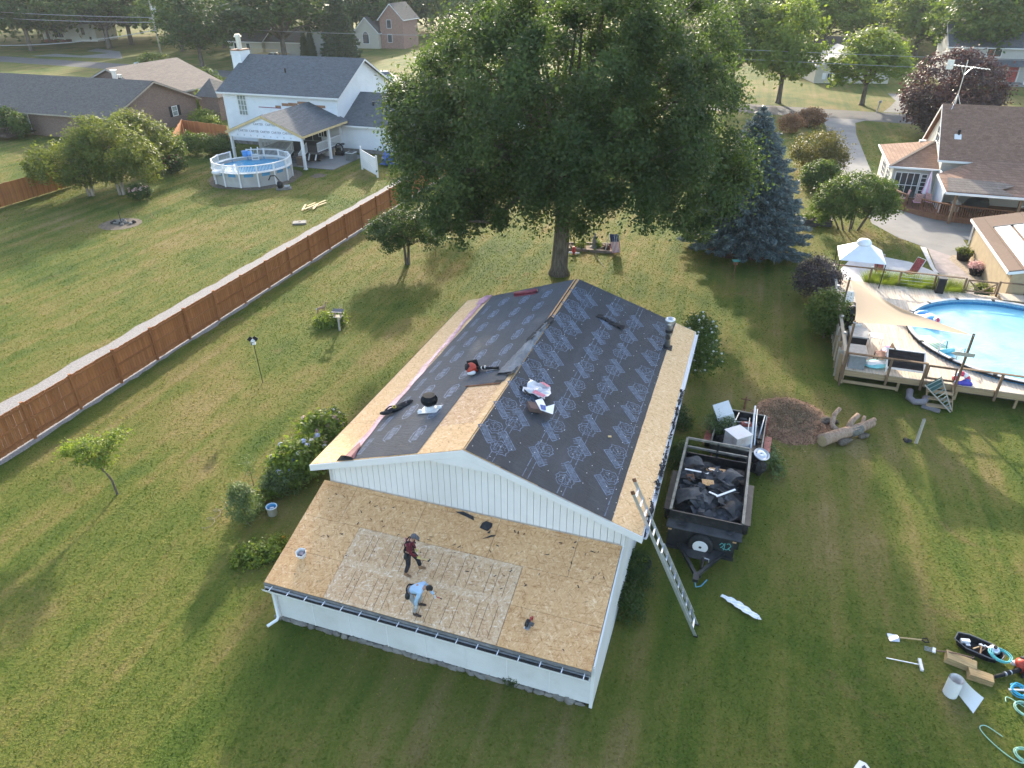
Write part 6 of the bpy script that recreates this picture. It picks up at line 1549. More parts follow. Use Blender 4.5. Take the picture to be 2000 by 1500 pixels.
# ================================================================ ladder, roof clutter (garage frame)
GM = Matrix.Translation(GO) @ Matrix.Rotation(LOT, 4, 'Z')
def gw(x, y, z=0.0): return GM @ Vector((x, y, z))
ld = thing('extension_ladder', 'aluminium extension ladder leaning on the garage eave', 'ladder', GO, LOT)
la, lb_ = Vector((12.48, .35, 0)), Vector((10.12, .80, 4.55)); ldir = (lb_ - la)
for s_, mt in ((-.23, 'aluminium'), (.23, 'aluminium')):
    o_ = Vector((0, s_, 0))
    part('rail', MB().bar(la + o_, la.lerp(lb_, .98 if s_ < 0 else 1.0) + o_, .035, .085, (1, 0, .5)), M[mt], ld)
    part('rail_cap', MB().bar(la.lerp(lb_, .975 if s_ < 0 else .995) + o_, la.lerp(lb_, .995 if s_ < 0 else 1.015) + o_, .05, .10, (1, 0, .5)), M['rust'], ld)
    part('fly_rail', MB().bar(la.lerp(lb_, .1) + o_ * .86 + Vector((.05, 0, .03)), la.lerp(lb_, .58) + o_ * .86 + Vector((.05, 0, .03)), .03, .07, (1, 0, .5)), M[mt], ld)
    part('foot', MB().cbox(la + o_ + Vector((0, 0, .02)), (.12, .07, .04)), M['rubber'], ld)
for k in range(15):
    p = la.lerp(lb_, .05 + k * .064)
    part('rung', MB().bar(p - Vector((0, .22, 0)), p + Vector((0, .22, 0)), .05, .05), M['aluminium'], ld)
def on_right(x, y, off=.03): return gw(x, y, rz_(x) + off)
def on_roof(x, y, off=.03): return gw(x, y, rz_(x) + off)
def on_lean(x, y, off=.0): return gw(x, y, lz(y) + off)
# stove pipe
sp_ = thing('vent_pipe', 'shiny stove pipe with cap near the far right eave', 'vent pipe', on_right(9.68, 11.25, 0), LOT)
part('pipe', MB().lathe([(.12, -.05), (.12, .95), (.14, .96), (.14, 1.05)], (0, 0, 0), 14), M['aluminium'], sp_, smooth=True)
part('collar', MB().lathe([(.15, .62), (.15, .74)], (0, 0, 0), 14), M['black_metal'], sp_); part('cap', MB().lathe([(.19, 1.05), (.21, 1.16), (.19, 1.22), (.12, 1.22), (.12, 1.1)], (0, 0, 0), 16), M['aluminium'], sp_, smooth=True)
part('side_tee', MB().lathe([(.1, -.18), (.1, -.02)], (0, 0, .45), 12, 'Y'), M['black_metal'], sp_)
part('boot', MB().extr([(-.25, -.35, .06), (.22, -.3, -.06), (.2, .15, -.06), (-.2, .15, .05)], (0, 0, .02)), M['black_plastic'], sp_)
# turbine vent lying on the slope
tv = thing('turbine_vent', 'black turbine roof vent on a white flashing base', 'roof vent', on_roof(3.0, 2.7, .03), LOT)
part('base_flashing', MB().extr([(-.34, -.22, -.10), (.36, -.26, .12), (.40, .2, .13), (-.3, .24, -.08)], (0, 0, .02)), M['white'], tv)
part('neck', MB().lathe([(.17, 0), (.16, .2)], (0, .02, 0), 14), M['white'], tv)
for k in range(20):
    a = 6.2832 * k / 20; b = a + .25
    pts = [(.16, .18), (.27, .30), (.28, .42), (.20, .53)]
    part('fin', MB().add([(r_ * math.cos(a), r_ * math.sin(a) + .02, z) for r_, z in pts] + [((r_ - .03) * math.cos(b), (r_ - .03) * math.sin(b) + .02, z) for r_, z in pts], [(i, i + 1, i + 5, i + 4) for i in range(3)]), M['black_plastic'], tv)
part('core', MB().lathe([(.13, .2), (.23, .3), (.24, .42), (.15, .5)], (0, .02, 0), 14), M['black_plastic'], tv); part('crown_plate', MB().lathe([(.21, .52), (.20, .56), (.05, .57)], (0, .02, 0), 16), M['black_plastic'], tv)
for (x_, y_) in ((-.3, -.1), (.33, .05)): part('base_lug', MB().blob((x_, y_, .03 + x_ * .3), (.1, .08, .06), 3, .2), M['white'], tv)
# backpack leaf blower on the ridge side
def blower(loc, rz, label, long=1.0, orange=(.55, .10, .04)):
    t = thing('leaf_blower', label, 'leaf blower', loc, rz)
    om = plain('orange_housing', orange, .45, .15) if 'orange_housing' not in bpy.data.materials else bpy.data.materials['orange_housing']
    part('housing', MB().blob((0, 0, .2), (.2, .22, .2), 3, .14, 12, 8), om, t, smooth=True)
    part('engine', MB().blob((-.1, -.05, .30), (.13, .15, .12), 8, .15), M['black_plastic'], t, smooth=True)
    part('frame', MB().box(-.2, .2, .17, .22, .0, .42), M['black_plastic'], t)
    part('tank', MB().blob((.02, -.18, .1), (.16, .09, .08), 6, .1), M['white'], t, smooth=True)
    part('tube', MB().tube([(.12, .05, .16), (.35, .05, .14), (.6 * long, .03, .10), (1.0 * long, 0, .07)], [.07, .06, .055, .045], 10), M['black_plastic'], t, smooth=True)
    part('nozzle', MB().tube([(1.0 * long, 0, .07), (1.25 * long, -.03, .06)], [.045, .05], 10), M['black_plastic'], t, smooth=True)
    for s_ in (.45, .62): part('clamp', MB().lathe([(.067, s_ * long - .015), (.067, s_ * long + .015)], (0, .04, .13), 10, 'X'), M['aluminium'], t)
    return t
bl_ = blower(on_roof(3.62, 5.15, .02), LOT + .12, 'red leaf blower lying on the left roof slope', .8, (.45, .055, .03)); bl_.rotation_euler = (0, -al, LOT + .05)
# black harness / jacket
jk = thing('tool_harness', 'crumpled black harness with a yellow buckle near the pink strip', 'harness', on_roof(1.55, 2.95, .04), LOT + .85)
for k, (c, r_) in enumerate((((0, 0, .06), (.28, .14, .08)), ((.35, .04, .08), (.25, .10, .06)), ((-.32, -.03, .04), (.2, .12, .07)), ((.6, .08, .14), (.14, .07, .05)))): part('fold', MB().blob(c, r_, k, .3), plain('black_webbing', (.018, .018, .02), .8) if k == 0 else bpy.data.materials['black_webbing'], jk, smooth=True)
part('buckle', MB().tube([(.06 * math.cos(a), .08 * math.sin(a), .15) for a in [i * .785 for i in range(8)]], .018, 6, closed=True), plain('yellow_trim', (.45, .33, .06), .6), jk)
part('strap', MB().tube([(-.3, .1, .05), (-.1, .2, .08), (.2, .18, .06), (.5, .2, .1)], .025, 6), bpy.data.materials['black_webbing'], jk)
# maroon roll near the far gable
mr = thing('film_roll', 'maroon roll of membrane lying near the far gable', 'roll', on_roof(3.1, 12.9, .10), LOT - .1); mr.rotation_euler = (0, -al, LOT - .12)
part('roll', MB().lathe([(.085, -.58), (.085, .58)], (0, 0, 0), 14, 'X'), M['maroon'], mr, smooth=True); part('core', MB().lathe([(.04, -.6), (.04, .6)], (0, 0, 0), 10, 'X'), plain('card_core', (.3, .2, .13), .9), mr); part('tail', MB().extr([(-.55, -.05, -.08), (.55, -.05, -.08), (.55, -.22, -.085), (-.55, -.2, -.085)], (0, 0, .01)), M['maroon'], mr)
# torn black strip
tn = thing('torn_felt', 'torn strip of black felt on the right roof slope', 'felt scrap', on_right(7.25, 11.0, .035), LOT); tn.rotation_euler = (0, al, LOT - .1)
rt = random.Random(5)
for k in range(6):
    x_ = -.55 + k * .2
    part('flap', MB().add([(x_, -.12 + rt.uniform(-.05, .05), .0), (x_ + .26, -.1 + rt.uniform(-.06, .05), rt.uniform(.02, .08)), (x_ + .22, .12 + rt.uniform(-.05, .08), rt.uniform(.01, .1)), (x_ + .02, .10 + rt.uniform(-.05, .05), rt.uniform(.02, .07))], [(0, 1, 2, 3)]), M['black_plastic'], tn)
# opened nail packaging
def crumple(seed, w, d, h, n=6):
    rs = random.Random(seed); m = MB(); vs = []
    for j in range(n + 1):
        for i in range(n + 1):
            e = .12 * w if i in (0, n) or j in (0, n) else .03
            vs.append(((i / n - .5) * w + rs.uniform(-e, e), (j / n - .5) * d + rs.uniform(-e, e), rs.uniform(0, h)))
    return m.add(vs, [(j * (n + 1) + i, j * (n + 1) + i + 1, (j + 1) * (n + 1) + i + 1, (j + 1) * (n + 1) + i) for j in range(n) for i in range(n)])
pkt = thing('torn_packaging', 'torn white and pink plastic packaging on the right slope', 'packaging', on_right(6.25, 4.2, .06), LOT); pkt.rotation_euler = (0, al, LOT)
part('film', crumple(3, .75, .85, .16), plain('clear_white_film', (.62, .60, .62), .25, .12, 6, spec=.6), pkt); part('pink_print', MB().add([(-.1, -.4, .15), (.3, -.36, .14), (.34, -.24, .17), (-.05, -.22, .18)], [(0, 1, 2, 3)]), plain('pink_print', (.62, .20, .24), .5, .15), pkt); part('pink_print', MB().add([(-.05, .3, .17), (.28, .25, .17), (.3, .42, .14), (.02, .44, .15)], [(0, 1, 2, 3)]), bpy.data.materials['pink_print'], pkt)
pk2 = thing('nail_box', 'opened brown carton with torn white and blue wrapper below the packaging', 'carton', on_right(6.50, 3.25, .04), LOT + .5); pk2.rotation_euler = (0, al, LOT + .55)
part('carton', MB().box(-.28, .16, -.20, .22, 0, .14), plain('dark_carton', (.11, .07, .06), .8), pk2); part('wrapper', MB().add([(.0, .3, .17), (.3, .5, .2), (.28, -.05, .2), (.02, -.3, .17), (.42, -.42, .16), (.6, .1, .26)], [(0, 1, 2), (0, 2, 3), (2, 4, 3), (2, 5, 4)]), M['wrap_white'], pk2); part('blue_panel', MB().add([(.05, -.26, .19), (.2, -.3, .2), (.26, -.02, .22), (.08, .02, .2)], [(0, 1, 2, 3)]), plain('blue_panel', (.03, .08, .30), .5), pk2)
single('pry_rod', 'black rod tool lying beside the torn packaging', 'tool', MB().tube([(0, 0, 0), (.62, -.14, 0)], .035, 8), M['black_plastic'], on_right(5.72, 4.05, .06), LOT - .55)
single('wood_chip', 'small pale wood offcut on the right roof slope', 'wood offcut', MB().cbox((0, 0, .02), (.11, .07, .03), .3), M['raw_pine'], on_right((8.88,3.63,4.04)[0], (8.88,3.63,4.04)[1], .03), LOT)
# shingle scraps and saw, tub on the lean-to
for i, (x_, y_, poly, lab) in enumerate(((5.25, .12, [(-.3, .05), (.02, -.02), (.25, -.08), (.2, .03), (-.1, .1)], 'long torn shingle scrap at the top of the lean-to'), (5.98, -.05, [(-.14, -.1), (.08, -.14), (.15, .0), (.13, .1), (-.05, .13), (-.13, .05)], 'black square shingle scrap on the lean-to roof'), (6.2, -.42, [(-.15, -.06), (.1, .08), (.14, .12), (.02, .09)], 'curled shingle sliver on the lean-to roof'), (6.12, -.22, [(-.03, -.05), (.04, -.04), (.03, .05)], 'tiny shingle chip between the larger scraps'))):
    t_ = single('shingle_scrap', lab, 'shingle scrap', MB().prism([(p[0] * 1.2, p[1] * 1.2) for p in poly], 0, .012), M['shingle_scrap'], on_lean(x_, y_, .012), LOT, 'shingle scraps on the lean-to')
    t_.rotation_euler = (math.atan(LS), 0, LOT)
sv_ = MB(); rv = random.Random(3)
for k in range(70):
    x_, y_ = rv.uniform(.6, 9.8), rv.uniform(-1.6, .1) if k < 50 else rv.uniform(-3.2, .1)
    sv_.cbox((x_, y_, lz(y_) + .012), (rv.uniform(.02, .14), rv.uniform(.01, .03), .008), rv.uniform(0, 3.1))
dd_ = link('roof_crumbs', sv_.mesh('roof_crumbs', M['shingle_scrap']), None, GO, LOT); tag(dd_, 'black shingle crumbs scattered over the lean-to sheathing', 'crumbs', kind='stuff')
tb_ = thing('plastic_tub', 'small white plastic tub on the lean-to roof', 'tub', on_lean(.93, -2.32, .0), LOT + .2); tb_.rotation_euler = (math.atan(LS), 0, LOT + .2)
part('wall', MB().lathe([(.12, .0), (.15, .22), (.17, .22), (.13, .03), (.01, .03)], (0, 0, 0), 6), M['white'], tb_); part('contents', MB().cbox((0, .02, .09), (.12, .1, .1)), plain('pinkish_nails', (.45, .33, .32), .7), tb_)
sw_ = thing('circular_saw', 'grey and red circular saw lying on the lean-to roof', 'saw', on_lean(8.13, -2.62, .01), LOT + 1.35)
part('shoe', MB().cbox((0, 0, .015), (.32, .15, .015)), M['aluminium'], sw_); part('guard', MB().lathe([(.11, -.03), (.11, .03)], (-.02, .03, .11), 16, 'Y'), M['black_metal'], sw_); part('motor', MB().lathe([(.055, -.09), (.05, .02)], (0, -.05, .12), 12, 'Y'), plain('dark_grey_motor', (.08, .08, .085), .5), sw_); part('handle', MB().tube([(.05, .0, .1), (.12, 0, .2), (.2, 0, .16), (.18, 0, .06)], .025, 8), plain('red_grip', (.35, .05, .05), .5), sw_); part('blade', MB().lathe([(.09, -.003), (.09, .003)], (-.02, .065, .07), 18, 'Y'), M['aluminium'], sw_)

# ================================================================ two roofers
def skin(name, joints, edges, mat, parent, sub=2, root=0):
    me = bpy.data.meshes.new(name); me.from_pydata([j[0] for j in joints], edges, []); me.materials.append(mat)
    o = link(name, me, parent)
    md = o.modifiers.new('skin', 'SKIN'); md.use_smooth_shade = True
    for i, j in enumerate(joints):
        r_ = j[1]; me.skin_vertices[0].data[i].radius = (r_, r_) if not isinstance(r_, tuple) else r_
        me.skin_vertices[0].data[i].use_root = (i == root)
    ss = o.modifiers.new('sub', 'SUBSURF'); ss.levels = sub; ss.render_levels = sub
    return o
M['skin_tone'] = plain('skin_tone', (.36, .20, .13), .55, .06)
def hand(name, mat, parent, w, d, up, curl=.5, s=1.0, grip=0):
    w, d, up = Vector(w), Vector(d).normalized(), Vector(up).normalized(); side = d.cross(up).normalized(); up = side.cross(d)
    J = [(w, .022 * s)]; E = []
    J.append((w + d * .05 * s, (.036 * s, .020 * s))); E.append((0, 1))
    o_ = skin(name, J + [(w + d * .09 * s, (.038 * s, .018 * s))], E + [(1, 2)], mat, parent, 1)
    for i in range(4):
        a = w + d * .085 * s + side * (-.030 + .02 * i) * s; L_ = (.060, .072, .068, .052)[i] * s
        b = a + (d * math.cos(curl) - up * math.sin(curl)) * L_ * .5; c = b + (d * math.cos(curl * 2.4) - up * math.sin(curl * 2.4)) * L_ * .5
        skin('finger', [(a - d * .015 * s, .0095 * s), (b, .009 * s), (c, .007 * s)], [(0, 1), (1, 2)], mat, o_, 1)
    a = w + d * .03 * s - side * .036 * s; b = a + (d * .6 - side * .6 - up * .4).normalized() * .035 * s; c = b + (d * .9 + up * -.5).normalized() * .03 * s
    skin('thumb', [(a + side * .012 * s, .012 * s), (b, .010 * s), (c, .008 * s)], [(0, 1), (1, 2)], mat, o_, 1)
    return o_
def boot(parent, ankle, toe, mat):
    a, t_ = Vector(ankle), Vector(toe); d = (t_ - a); d.z = 0; d.normalize()
    g = Vector((a.x, a.y, t_.z))
    return skin('boot', [(a + Vector((0, 0, .08)), .052), (g + Vector((0, 0, .05)) - d * .02, .050), (g - d * .07 + Vector((0, 0, .04)), .042), (g + d * .10 + Vector((0, 0, .045)), (.048, .042)), (t_ + Vector((0, 0, .035)), (.042, .03))], [(0, 1), (1, 2), (1, 3), (3, 4)], mat, parent, 2)
def head(parent, c, face, up, mat, hair, hairmat, cap=None):
    m = MB(); c = Vector(c); f = Vector(face).normalized(); u_ = Vector(up); u_ = (u_ - f * u_.dot(f)).normalized(); s_ = f.cross(u_)
    def P(a, b, d): return c + f * a + s_ * b + u_ * d
    nu, nv = 16, 12; vs = []
    for i in range(nv + 1):
        th = math.pi * i / nv
        for j in range(nu):
            ph = 6.2832 * j / nu
            x, y, z = math.sin(th) * math.cos(ph), math.sin(th) * math.sin(ph), math.cos(th)
            sx = .098; sy = .076; sz = .122
            if z < -.15: sy *= 1 + .45 * (z + .15); sx *= 1 + .12 * (z + .15)
            k = 1.0
            if x > .8 and abs(y) < .25 and -.35 < z < .1: k = 1.16            # nose
            if x > .7 and abs(abs(y) - .38) < .2 and .0 < z < .25: k = .95      # eye sockets
            if x > .75 and abs(y) < .35 and -.62 < z < -.48: k = 1.05           # lips
            if abs(y) > .9 and abs(x) < .25 and abs(z) < .25: k = 1.16          # ears
            vs.append(P(sx * x * k, sy * y * k, sz * z))
    m.add(vs, [(i * nu + j, (i + 1) * nu + j, (i + 1) * nu + (j + 1) % nu, i * nu + (j + 1) % nu) for i in range(nv) for j in range(nu)])
    h = part('head', m, mat, parent, smooth=True)
    for b in (-.03, .03): part('eye', MB().blob(P(.088, b, .018), (.012, .012, .010), 1, 0, 8, 6), M['dark'], h, smooth=True)
    hv = MB(); vs = []; n2 = 7
    for i in range(n2 + 1):
        th = math.pi * .62 * i / n2
        for j in range(nu):
            ph = 6.2832 * j / nu
            lim = 1.0 if math.cos(ph) < .3 else .62
            t2 = th * lim
            vs.append(P(.112 * math.sin(t2) * math.cos(ph) - .006, .089 * math.sin(t2) * math.sin(ph), .136 * math.cos(t2)))
    hv.add(vs, [(i * nu + j, (i + 1) * nu + j, (i + 1) * nu + (j + 1) % nu, i * nu + (j + 1) % nu) for i in range(n2) for j in range(nu)])
    part('cap' if cap else 'hair', hv, hairmat, parent, smooth=True)
    if cap:
        br = MB(); pts = [P(.09 + .085 * math.cos(a), .085 * math.sin(a), .055) for a in [-1.5 + k * .3 for k in range(11)]]
        br.extr([P(.04, -.085, .06)] + pts + [P(.04, .085, .06)], u_ * .008)
        part('cap_brim', br, hairmat, parent)
    return h
def worker(name, label, loc, rz, K, shirt, trousers, bootm, hairm, cap=None, glove=None, face=(1, 0, -.5), upv=(0, 0, 1)):
    t = thing('person', label, 'person', loc, rz, None)
    V = {k: Vector(v) for k, v in K.items()}
    t.scale = (.88, .88, .88)
    body_j = [(V['pel'], .115), (V['chest'], (.145, .105)), (V['neck'], .055), (V['head'], .06), (V['shl'], .055), (V['ell'], .040), (V['wrl'], .028), (V['shr'], .055), (V['elr'], .040), (V['wrr'], .028), (V['hil'], .085), (V['knl'], .058), (V['anl'], .042), (V['hir'], .085), (V['knr'], .058), (V['anr'], .042)]
    E = [(0, 1), (1, 2), (2, 3), (1, 4), (4, 5), (5, 6), (1, 7), (7, 8), (8, 9), (0, 10), (10, 11), (11, 12), (0, 13), (13, 14), (14, 15)]
    skin('body', body_j, E, M['skin_tone'], t, 2)
    skin('shirt', [(V['pel'] + (V['chest'] - V['pel']) * .12, (.165, .13)), (V['chest'], (.185, .135)), (V['chest'].lerp(V['neck'], .75), .075), (V['shl'], .078), (V['ell'], .060), (V['ell'].lerp(V['wrl'], .92), .045), (V['shr'], .078), (V['elr'], .060), (V['elr'].lerp(V['wrr'], .92), .045), (V['pel'].lerp(V['chest'], .55), (.165, .125))], [(0, 9), (9, 1), (1, 2), (1, 3), (3, 4), (4, 5), (1, 6), (6, 7), (7, 8)], shirt, t, 2)
    skin('trousers', [(V['pel'] + (V['chest'] - V['pel']) * .2, (.155, .125)), (V['pel'], (.165, .14)), (V['hil'], .105), (V['knl'], .082), (V['anl'] + Vector((0, 0, .05)), .068), (V['hir'], .105), (V['knr'], .082), (V['anr'] + Vector((0, 0, .05)), .068)], [(0, 1), (1, 2), (2, 3), (3, 4), (1, 5), (5, 6), (6, 7)], trousers, t, 2)
    boot(t, V['anl'], V['toel'], bootm); boot(t, V['anr'], V['toer'], bootm)
    head(t, V['head'], face, upv, M['skin_tone'], True, hairm, cap)
    hm = glove or M['skin_tone']
    hand('hand', hm, t, V['wrl'], V['wrl'] - V['ell'], V.get('hlup', Vector((0, 0, 1))), .75); hand('hand', hm, t, V['wrr'], V['wrr'] - V['elr'], V.get('hrup', Vector((0, 0, 1))), .75)
    # tool belt with pouches
    ax = (V['chest'] - V['pel']).normalized(); c = V['pel'] + ax * .06; p1 = ax.orthogonal().normalized(); p2 = ax.cross(p1)
    side_ = (V['hir'] - V['hil']).normalized(); fw = ax.cross(side_).normalized()
    bm = MB(); ring = [c + (side_ * math.cos(a) * .185 + fw * math.sin(a) * .155) for a in [i * .3927 for i in range(16)]]
    bm.tube(ring, .028, 6, closed=True); belt = part('tool_belt', bm, M['black_plastic'], t)
    for s_ in (-1, 1): part('pouch', MB().blob(c + side_ * s_ * .20 - Vector((0, 0, .10)) - fw * .02, (.09, .08, .13), 3 + s_, .15), plain('black_leather', (.022, .022, .022), .6) if 'black_leather' not in bpy.data.materials else bpy.data.materials['black_leather'], belt, smooth=True)
    return t, V
M['maroon_shirt'] = plain('maroon_shirt', (.115, .016, .024), .85, .2, 8); M['navy'] = plain('navy_trousers', (.018, .020, .030), .85, .25, 8); M['tan_boot'] = plain('tan_boot', (.24, .14, .075), .75, .2); M['grey_cap'] = plain('grey_cap', (.10, .10, .115), .8, .15)
M['blue_shirt'] = plain('light_blue_shirt', (.34, .48, .63), .8, .10, 6); M['grey_trousers'] = plain('grey_trousers', (.30, .29, .28), .85, .15, 8); M['dark_boot'] = plain('dark_boot', (.045, .030, .025), .7, .2); M['black_hair'] = plain('black_hair', (.012, .011, .011), .6, .3, 20); M['yellow_glove'] = plain('yellow_glove', (.50, .46, .08), .8, .1); M['white_glove'] = plain('white_glove', (.62, .60, .58), .8, .1)
# standing man: local x = forward, y = left; feet follow the pitch of the roof
y0_, x0_ = -1.98, 4.40
w1, V1 = worker('person', 'standing roofer in maroon shirt and grey cap holding a hammer', on_lean(x0_, y0_, .012), LOT + .12,
    dict(pel=(-.06, 0, .88), chest=(.04, 0, 1.27), neck=(.11, 0, 1.44), head=(.17, 0, 1.56), shl=(.05, .19, 1.37), ell=(-.02, .26, 1.08), wrl=(.10, .22, .84), shr=(.05, -.19, 1.37), elr=(.10, -.26, 1.09), wrr=(.30, -.20, .93),
         hil=(-.04, .095, .83), knl=(.18, .13, .50), anl=(.22, .16, .13), hir=(-.06, -.095, .83), knr=(-.06, -.14, .44), anr=(-.17, -.16, .05), toel=(.42, .17, .05), toer=(.03, -.20, -.05)),
    M['maroon_shirt'], M['navy'], M['tan_boot'], M['grey_cap'], cap=True, glove=M['yellow_glove'], face=(1, -.15, -.75))
part('harness', MB().tube([(-.12, .10, 1.0), (-.14, .10, 1.28), (-.04, .11, 1.43), (.08, .11, 1.40), (.16, .10, 1.2)], .022, 6).tube([(-.12, -.10, 1.0), (-.14, -.10, 1.28), (-.04, -.11, 1.43), (.08, -.11, 1.40), (.16, -.10, 1.2)], .022, 6), M['black_plastic'], w1)
part('back_strap', MB().bar((-.155, .03, 1.1), (-.13, .06, 1.42), .05, .02), plain('pink_strap', (.45, .12, .18), .6), w1)
hm_ = V1['wrr'] + Vector((.08, 0, -.03)); hw = Matrix.LocRotScale(w1.location, w1.rotation_euler, w1.scale) @ hm_
hmr = thing('hammer', 'hammer held in the yellow-gloved hand of the standing roofer', 'hammer', hw, LOT + .1)
part('handle', MB().bar((-.08, -.02, -.01), (.26, .03, -.06), .028, .032), M['raw_pine'], hmr); part('head', MB().bar((.26, -.05, -.04), (.26, .10, -.10), .035, .035), M['black_metal'], hmr)
w2, V2 = worker('person', 'bending roofer in light blue shirt with dark hair and tool belt', on_lean(5.02, -2.98, .012), LOT + .05,
    dict(pel=(-.26, 0, .80), chest=(.14, 0, 1.02), neck=(.31, 0, 1.07), head=(.45, .0, 1.07), shl=(.20, .20, 1.02), ell=(.33, .26, .76), wrl=(.50, .20, .60), shr=(.20, -.20, 1.0), elr=(.10, -.29, .72), wrr=(.06, -.24, .47),
         hil=(-.24, .095, .76), knl=(.06, .15, .47), anl=(-.02, .17, .12), hir=(-.24, -.095, .76), knr=(.04, -.16, .43), anr=(-.04, -.18, .02), toel=(.22, .19, .04), toer=(.20, -.20, -.06), hlup=(0, 1, .3)),
    M['blue_shirt'], M['grey_trousers'], M['dark_boot'], M['black_hair'], glove=M['white_glove'], face=(.75, 0, -.75), upv=(.6, 0, .6))
nw = Matrix.LocRotScale(w2.location, w2.rotation_euler, w2.scale) @ (V2['wrl'] + Vector((.10, 0, -.06)))
nb_ = thing('pry_bar', 'small red pry tool in the bending roofer hand', 'pry bar', nw, LOT)
part('bar', MB().bar((-.06, 0, 0), (.08, .02, -.03), .02, .02), plain('red_tool', (.45, .06, .04), .5), nb_); part('tip', MB().bar((.08, .02, -.03), (.13, .02, -.06), .03, .01), M['black_metal'], nb_)

# ================================================================ black dump trailer (street-grid frame)
dt = thing('dump_trailer', 'black steel dump trailer heaped with torn roofing beside the garage', 'trailer', lot(-5.05, -11.45), LOT - .01)
TW, TL = 1.16, 2.2; zf, zt = .62, 1.62
part('floor', MB().box(-TW, TW, -TL, TL, zf - .06, zf), M['black_metal'], dt)
M['worn_rim'] = plain('worn_steel_rim', (.26, .24, .20), .6, .3, 5, dirt=(.06, .055, .05))
for s_ in (-1, 1):
    part('side_wall', MB().box(min(s_ * TW, s_ * (TW - .04)), max(s_ * TW, s_ * (TW - .04)), -TL, TL, zf, zt - .05), M['black_metal'], dt)
    part('top_rim', MB().box(s_ * TW - .045, s_ * TW + .045, -TL, TL, zt - .048, zt), M['worn_rim'], dt)
    for y_ in (-1.5, -.5, .5, 1.5): part('side_rib', MB().box(s_ * (TW + .032) - .03, s_ * (TW + .032) + .03, y_ - .04, y_ + .04, zf, zt - .05), M['black_metal'], dt)
    part('fender', MB().box(min(s_ * (TW + .02), s_ * (TW + .3)), max(s_ * (TW + .02), s_ * (TW + .3)), -1.3, 1.0, .80, .84), M['black_metal'], dt)
    for y_ in (-.65, .25):
        wl = part('wheel', MB().lathe([(.2, -.1), (.36, -.1), (.38, -.05), (.38, .05), (.36, .1), (.2, .1)], (s_ * (TW + .16), y_, .38), 20, 'X'), M['rubber'], dt)
        part('rim', MB().lathe([(.19, -.09), (.2, .09)], (s_ * (TW + .16), y_, .38), 16, 'X'), M['white'], wl)
part('front_wall', MB().box(-TW, TW, -TL - .05, -TL, zf - .1, zt - .03), M['black_metal'], dt)
part('front_shelf', MB().extr([(-TW - .05, -TL - .05, 1.20), (TW + .05, -TL - .05, 1.20), (TW + .05, -TL - .34, 1.10), (-TW - .05, -TL - .34, 1.10)], (0, 0, .03)), plain('scuffed_black_sheet', (.05, .05, .053), .5, .3, 4), dt)
part('front_panel', MB().box(-TW + .02, TW - .12, -TL - .32, -TL - .27, .32, 1.09), M['black_metal'], dt)
part('front_bar', MB().box(-TW, TW - .1, -TL - .42, -TL - .32, .30, .38), M['black_metal'], dt)
for z in (zt - .03, 1.20): part('tail_bar', MB().box(-TW, TW, TL - .03, TL + .04, z - .04, z + .04), M['worn_rim'], dt)
for x_ in (-TW, 0, TW): part('tail_post', MB().box(x_ - .04, x_ + .04, TL - .03, TL + .04, zf, zt), M['black_metal'], dt)
part('tail_gate', MB().box(-TW, TW, TL - .02, TL + .02, zf, .95), M['black_metal'], dt)
st = part('spare_tyre', MB().lathe([(.24, -.1), (.38, -.1), (.41, -.04), (.41, .04), (.38, .1), (.24, .1)], (-.03, -TL - .44, .72), 24, 'Y'), M['rubber'], dt, smooth=True)
part('spare_rim', MB().lathe([(.235, -.115), (.25, -.10), (.22, .0), (.05, -.02)], (-.03, -TL - .44, .72), 20, 'Y'), M['white'], st); part('hub_hole', MB().lathe([(.05, -.12), (.05, -.118)], (-.03, -TL - .44, .72), 10, 'Y'), M['dark'], st)
M['teal_paint'] = plain('teal_spray_paint', (.10, .38, .36), .6, .1)
mk = MB()                                # sprayed scrawl on the front panel
yq = -TL - .325
for pts in ([(.56, .80), (.62, .90), (.70, .86), (.66, .76), (.60, .70)], [(.72, .92), (.72, .68), (.70, .62)], [(.78, .90), (.86, .94), (.92, .84), (.84, .72), (.92, .66)], [(.66, .70), (.80, .66), (.88, .74)]):
    for a, b in zip(pts[:-1], pts[1:]): mk.bar((a[0], yq, a[1]), (b[0], yq, b[1]), .006, .024, (0, 0, 1))
part('sprayed_mark', mk, M['teal_paint'], dt)
for x_ in (-1.08, 1.0): part('marker_lamp', MB().box(x_ - .06, x_ + .06, -TL - .36, -TL - .345, 1.03, 1.08), plain('amber_lens', (.5, .3, .15), .3) if x_ < 0 else bpy.data.materials['amber_lens'], dt)
tgm = MB().bar((-.75, -TL - .3, .48), (0, -TL - 1.62, .46), .1, .12).bar((.75, -TL - .3, .48), (0, -TL - 1.62, .46), .1, .12)
part('tongue', tgm, M['black_metal'], dt)
part('tongue_plate', MB().extr([(-.72, -TL - .36, .55), (.72, -TL - .36, .55), (.34, -TL - .95, .55), (-.34, -TL - .95, .55)], (0, 0, .015)), plain('tongue_plate', (.035, .035, .037), .5, .3), dt)
part('jack', MB().lathe([(.045, .05), (.045, .95)], (.12, -TL - 1.2, 0), 10), M['black_metal'], dt); part('jack_crank', MB().tube([(.12, -TL - 1.2, .9), (.3, -TL - 1.25, .92), (.3, -TL - 1.25, .8)], .018, 6), M['aluminium'], dt)
part('coupler', MB().box(-.09, .09, -TL - 1.85, -TL - 1.55, .40, .52), M['black_metal'], dt); part('safety_chain', MB().tube([(-.05, -TL - 1.6, .38), (.05, -TL - 1.75, .12), (.2, -TL - 1.6, .06), (.35, -TL - 1.3, .1)], .02, 6), plain('blue_chain', (.12, .30, .42), .5), dt)
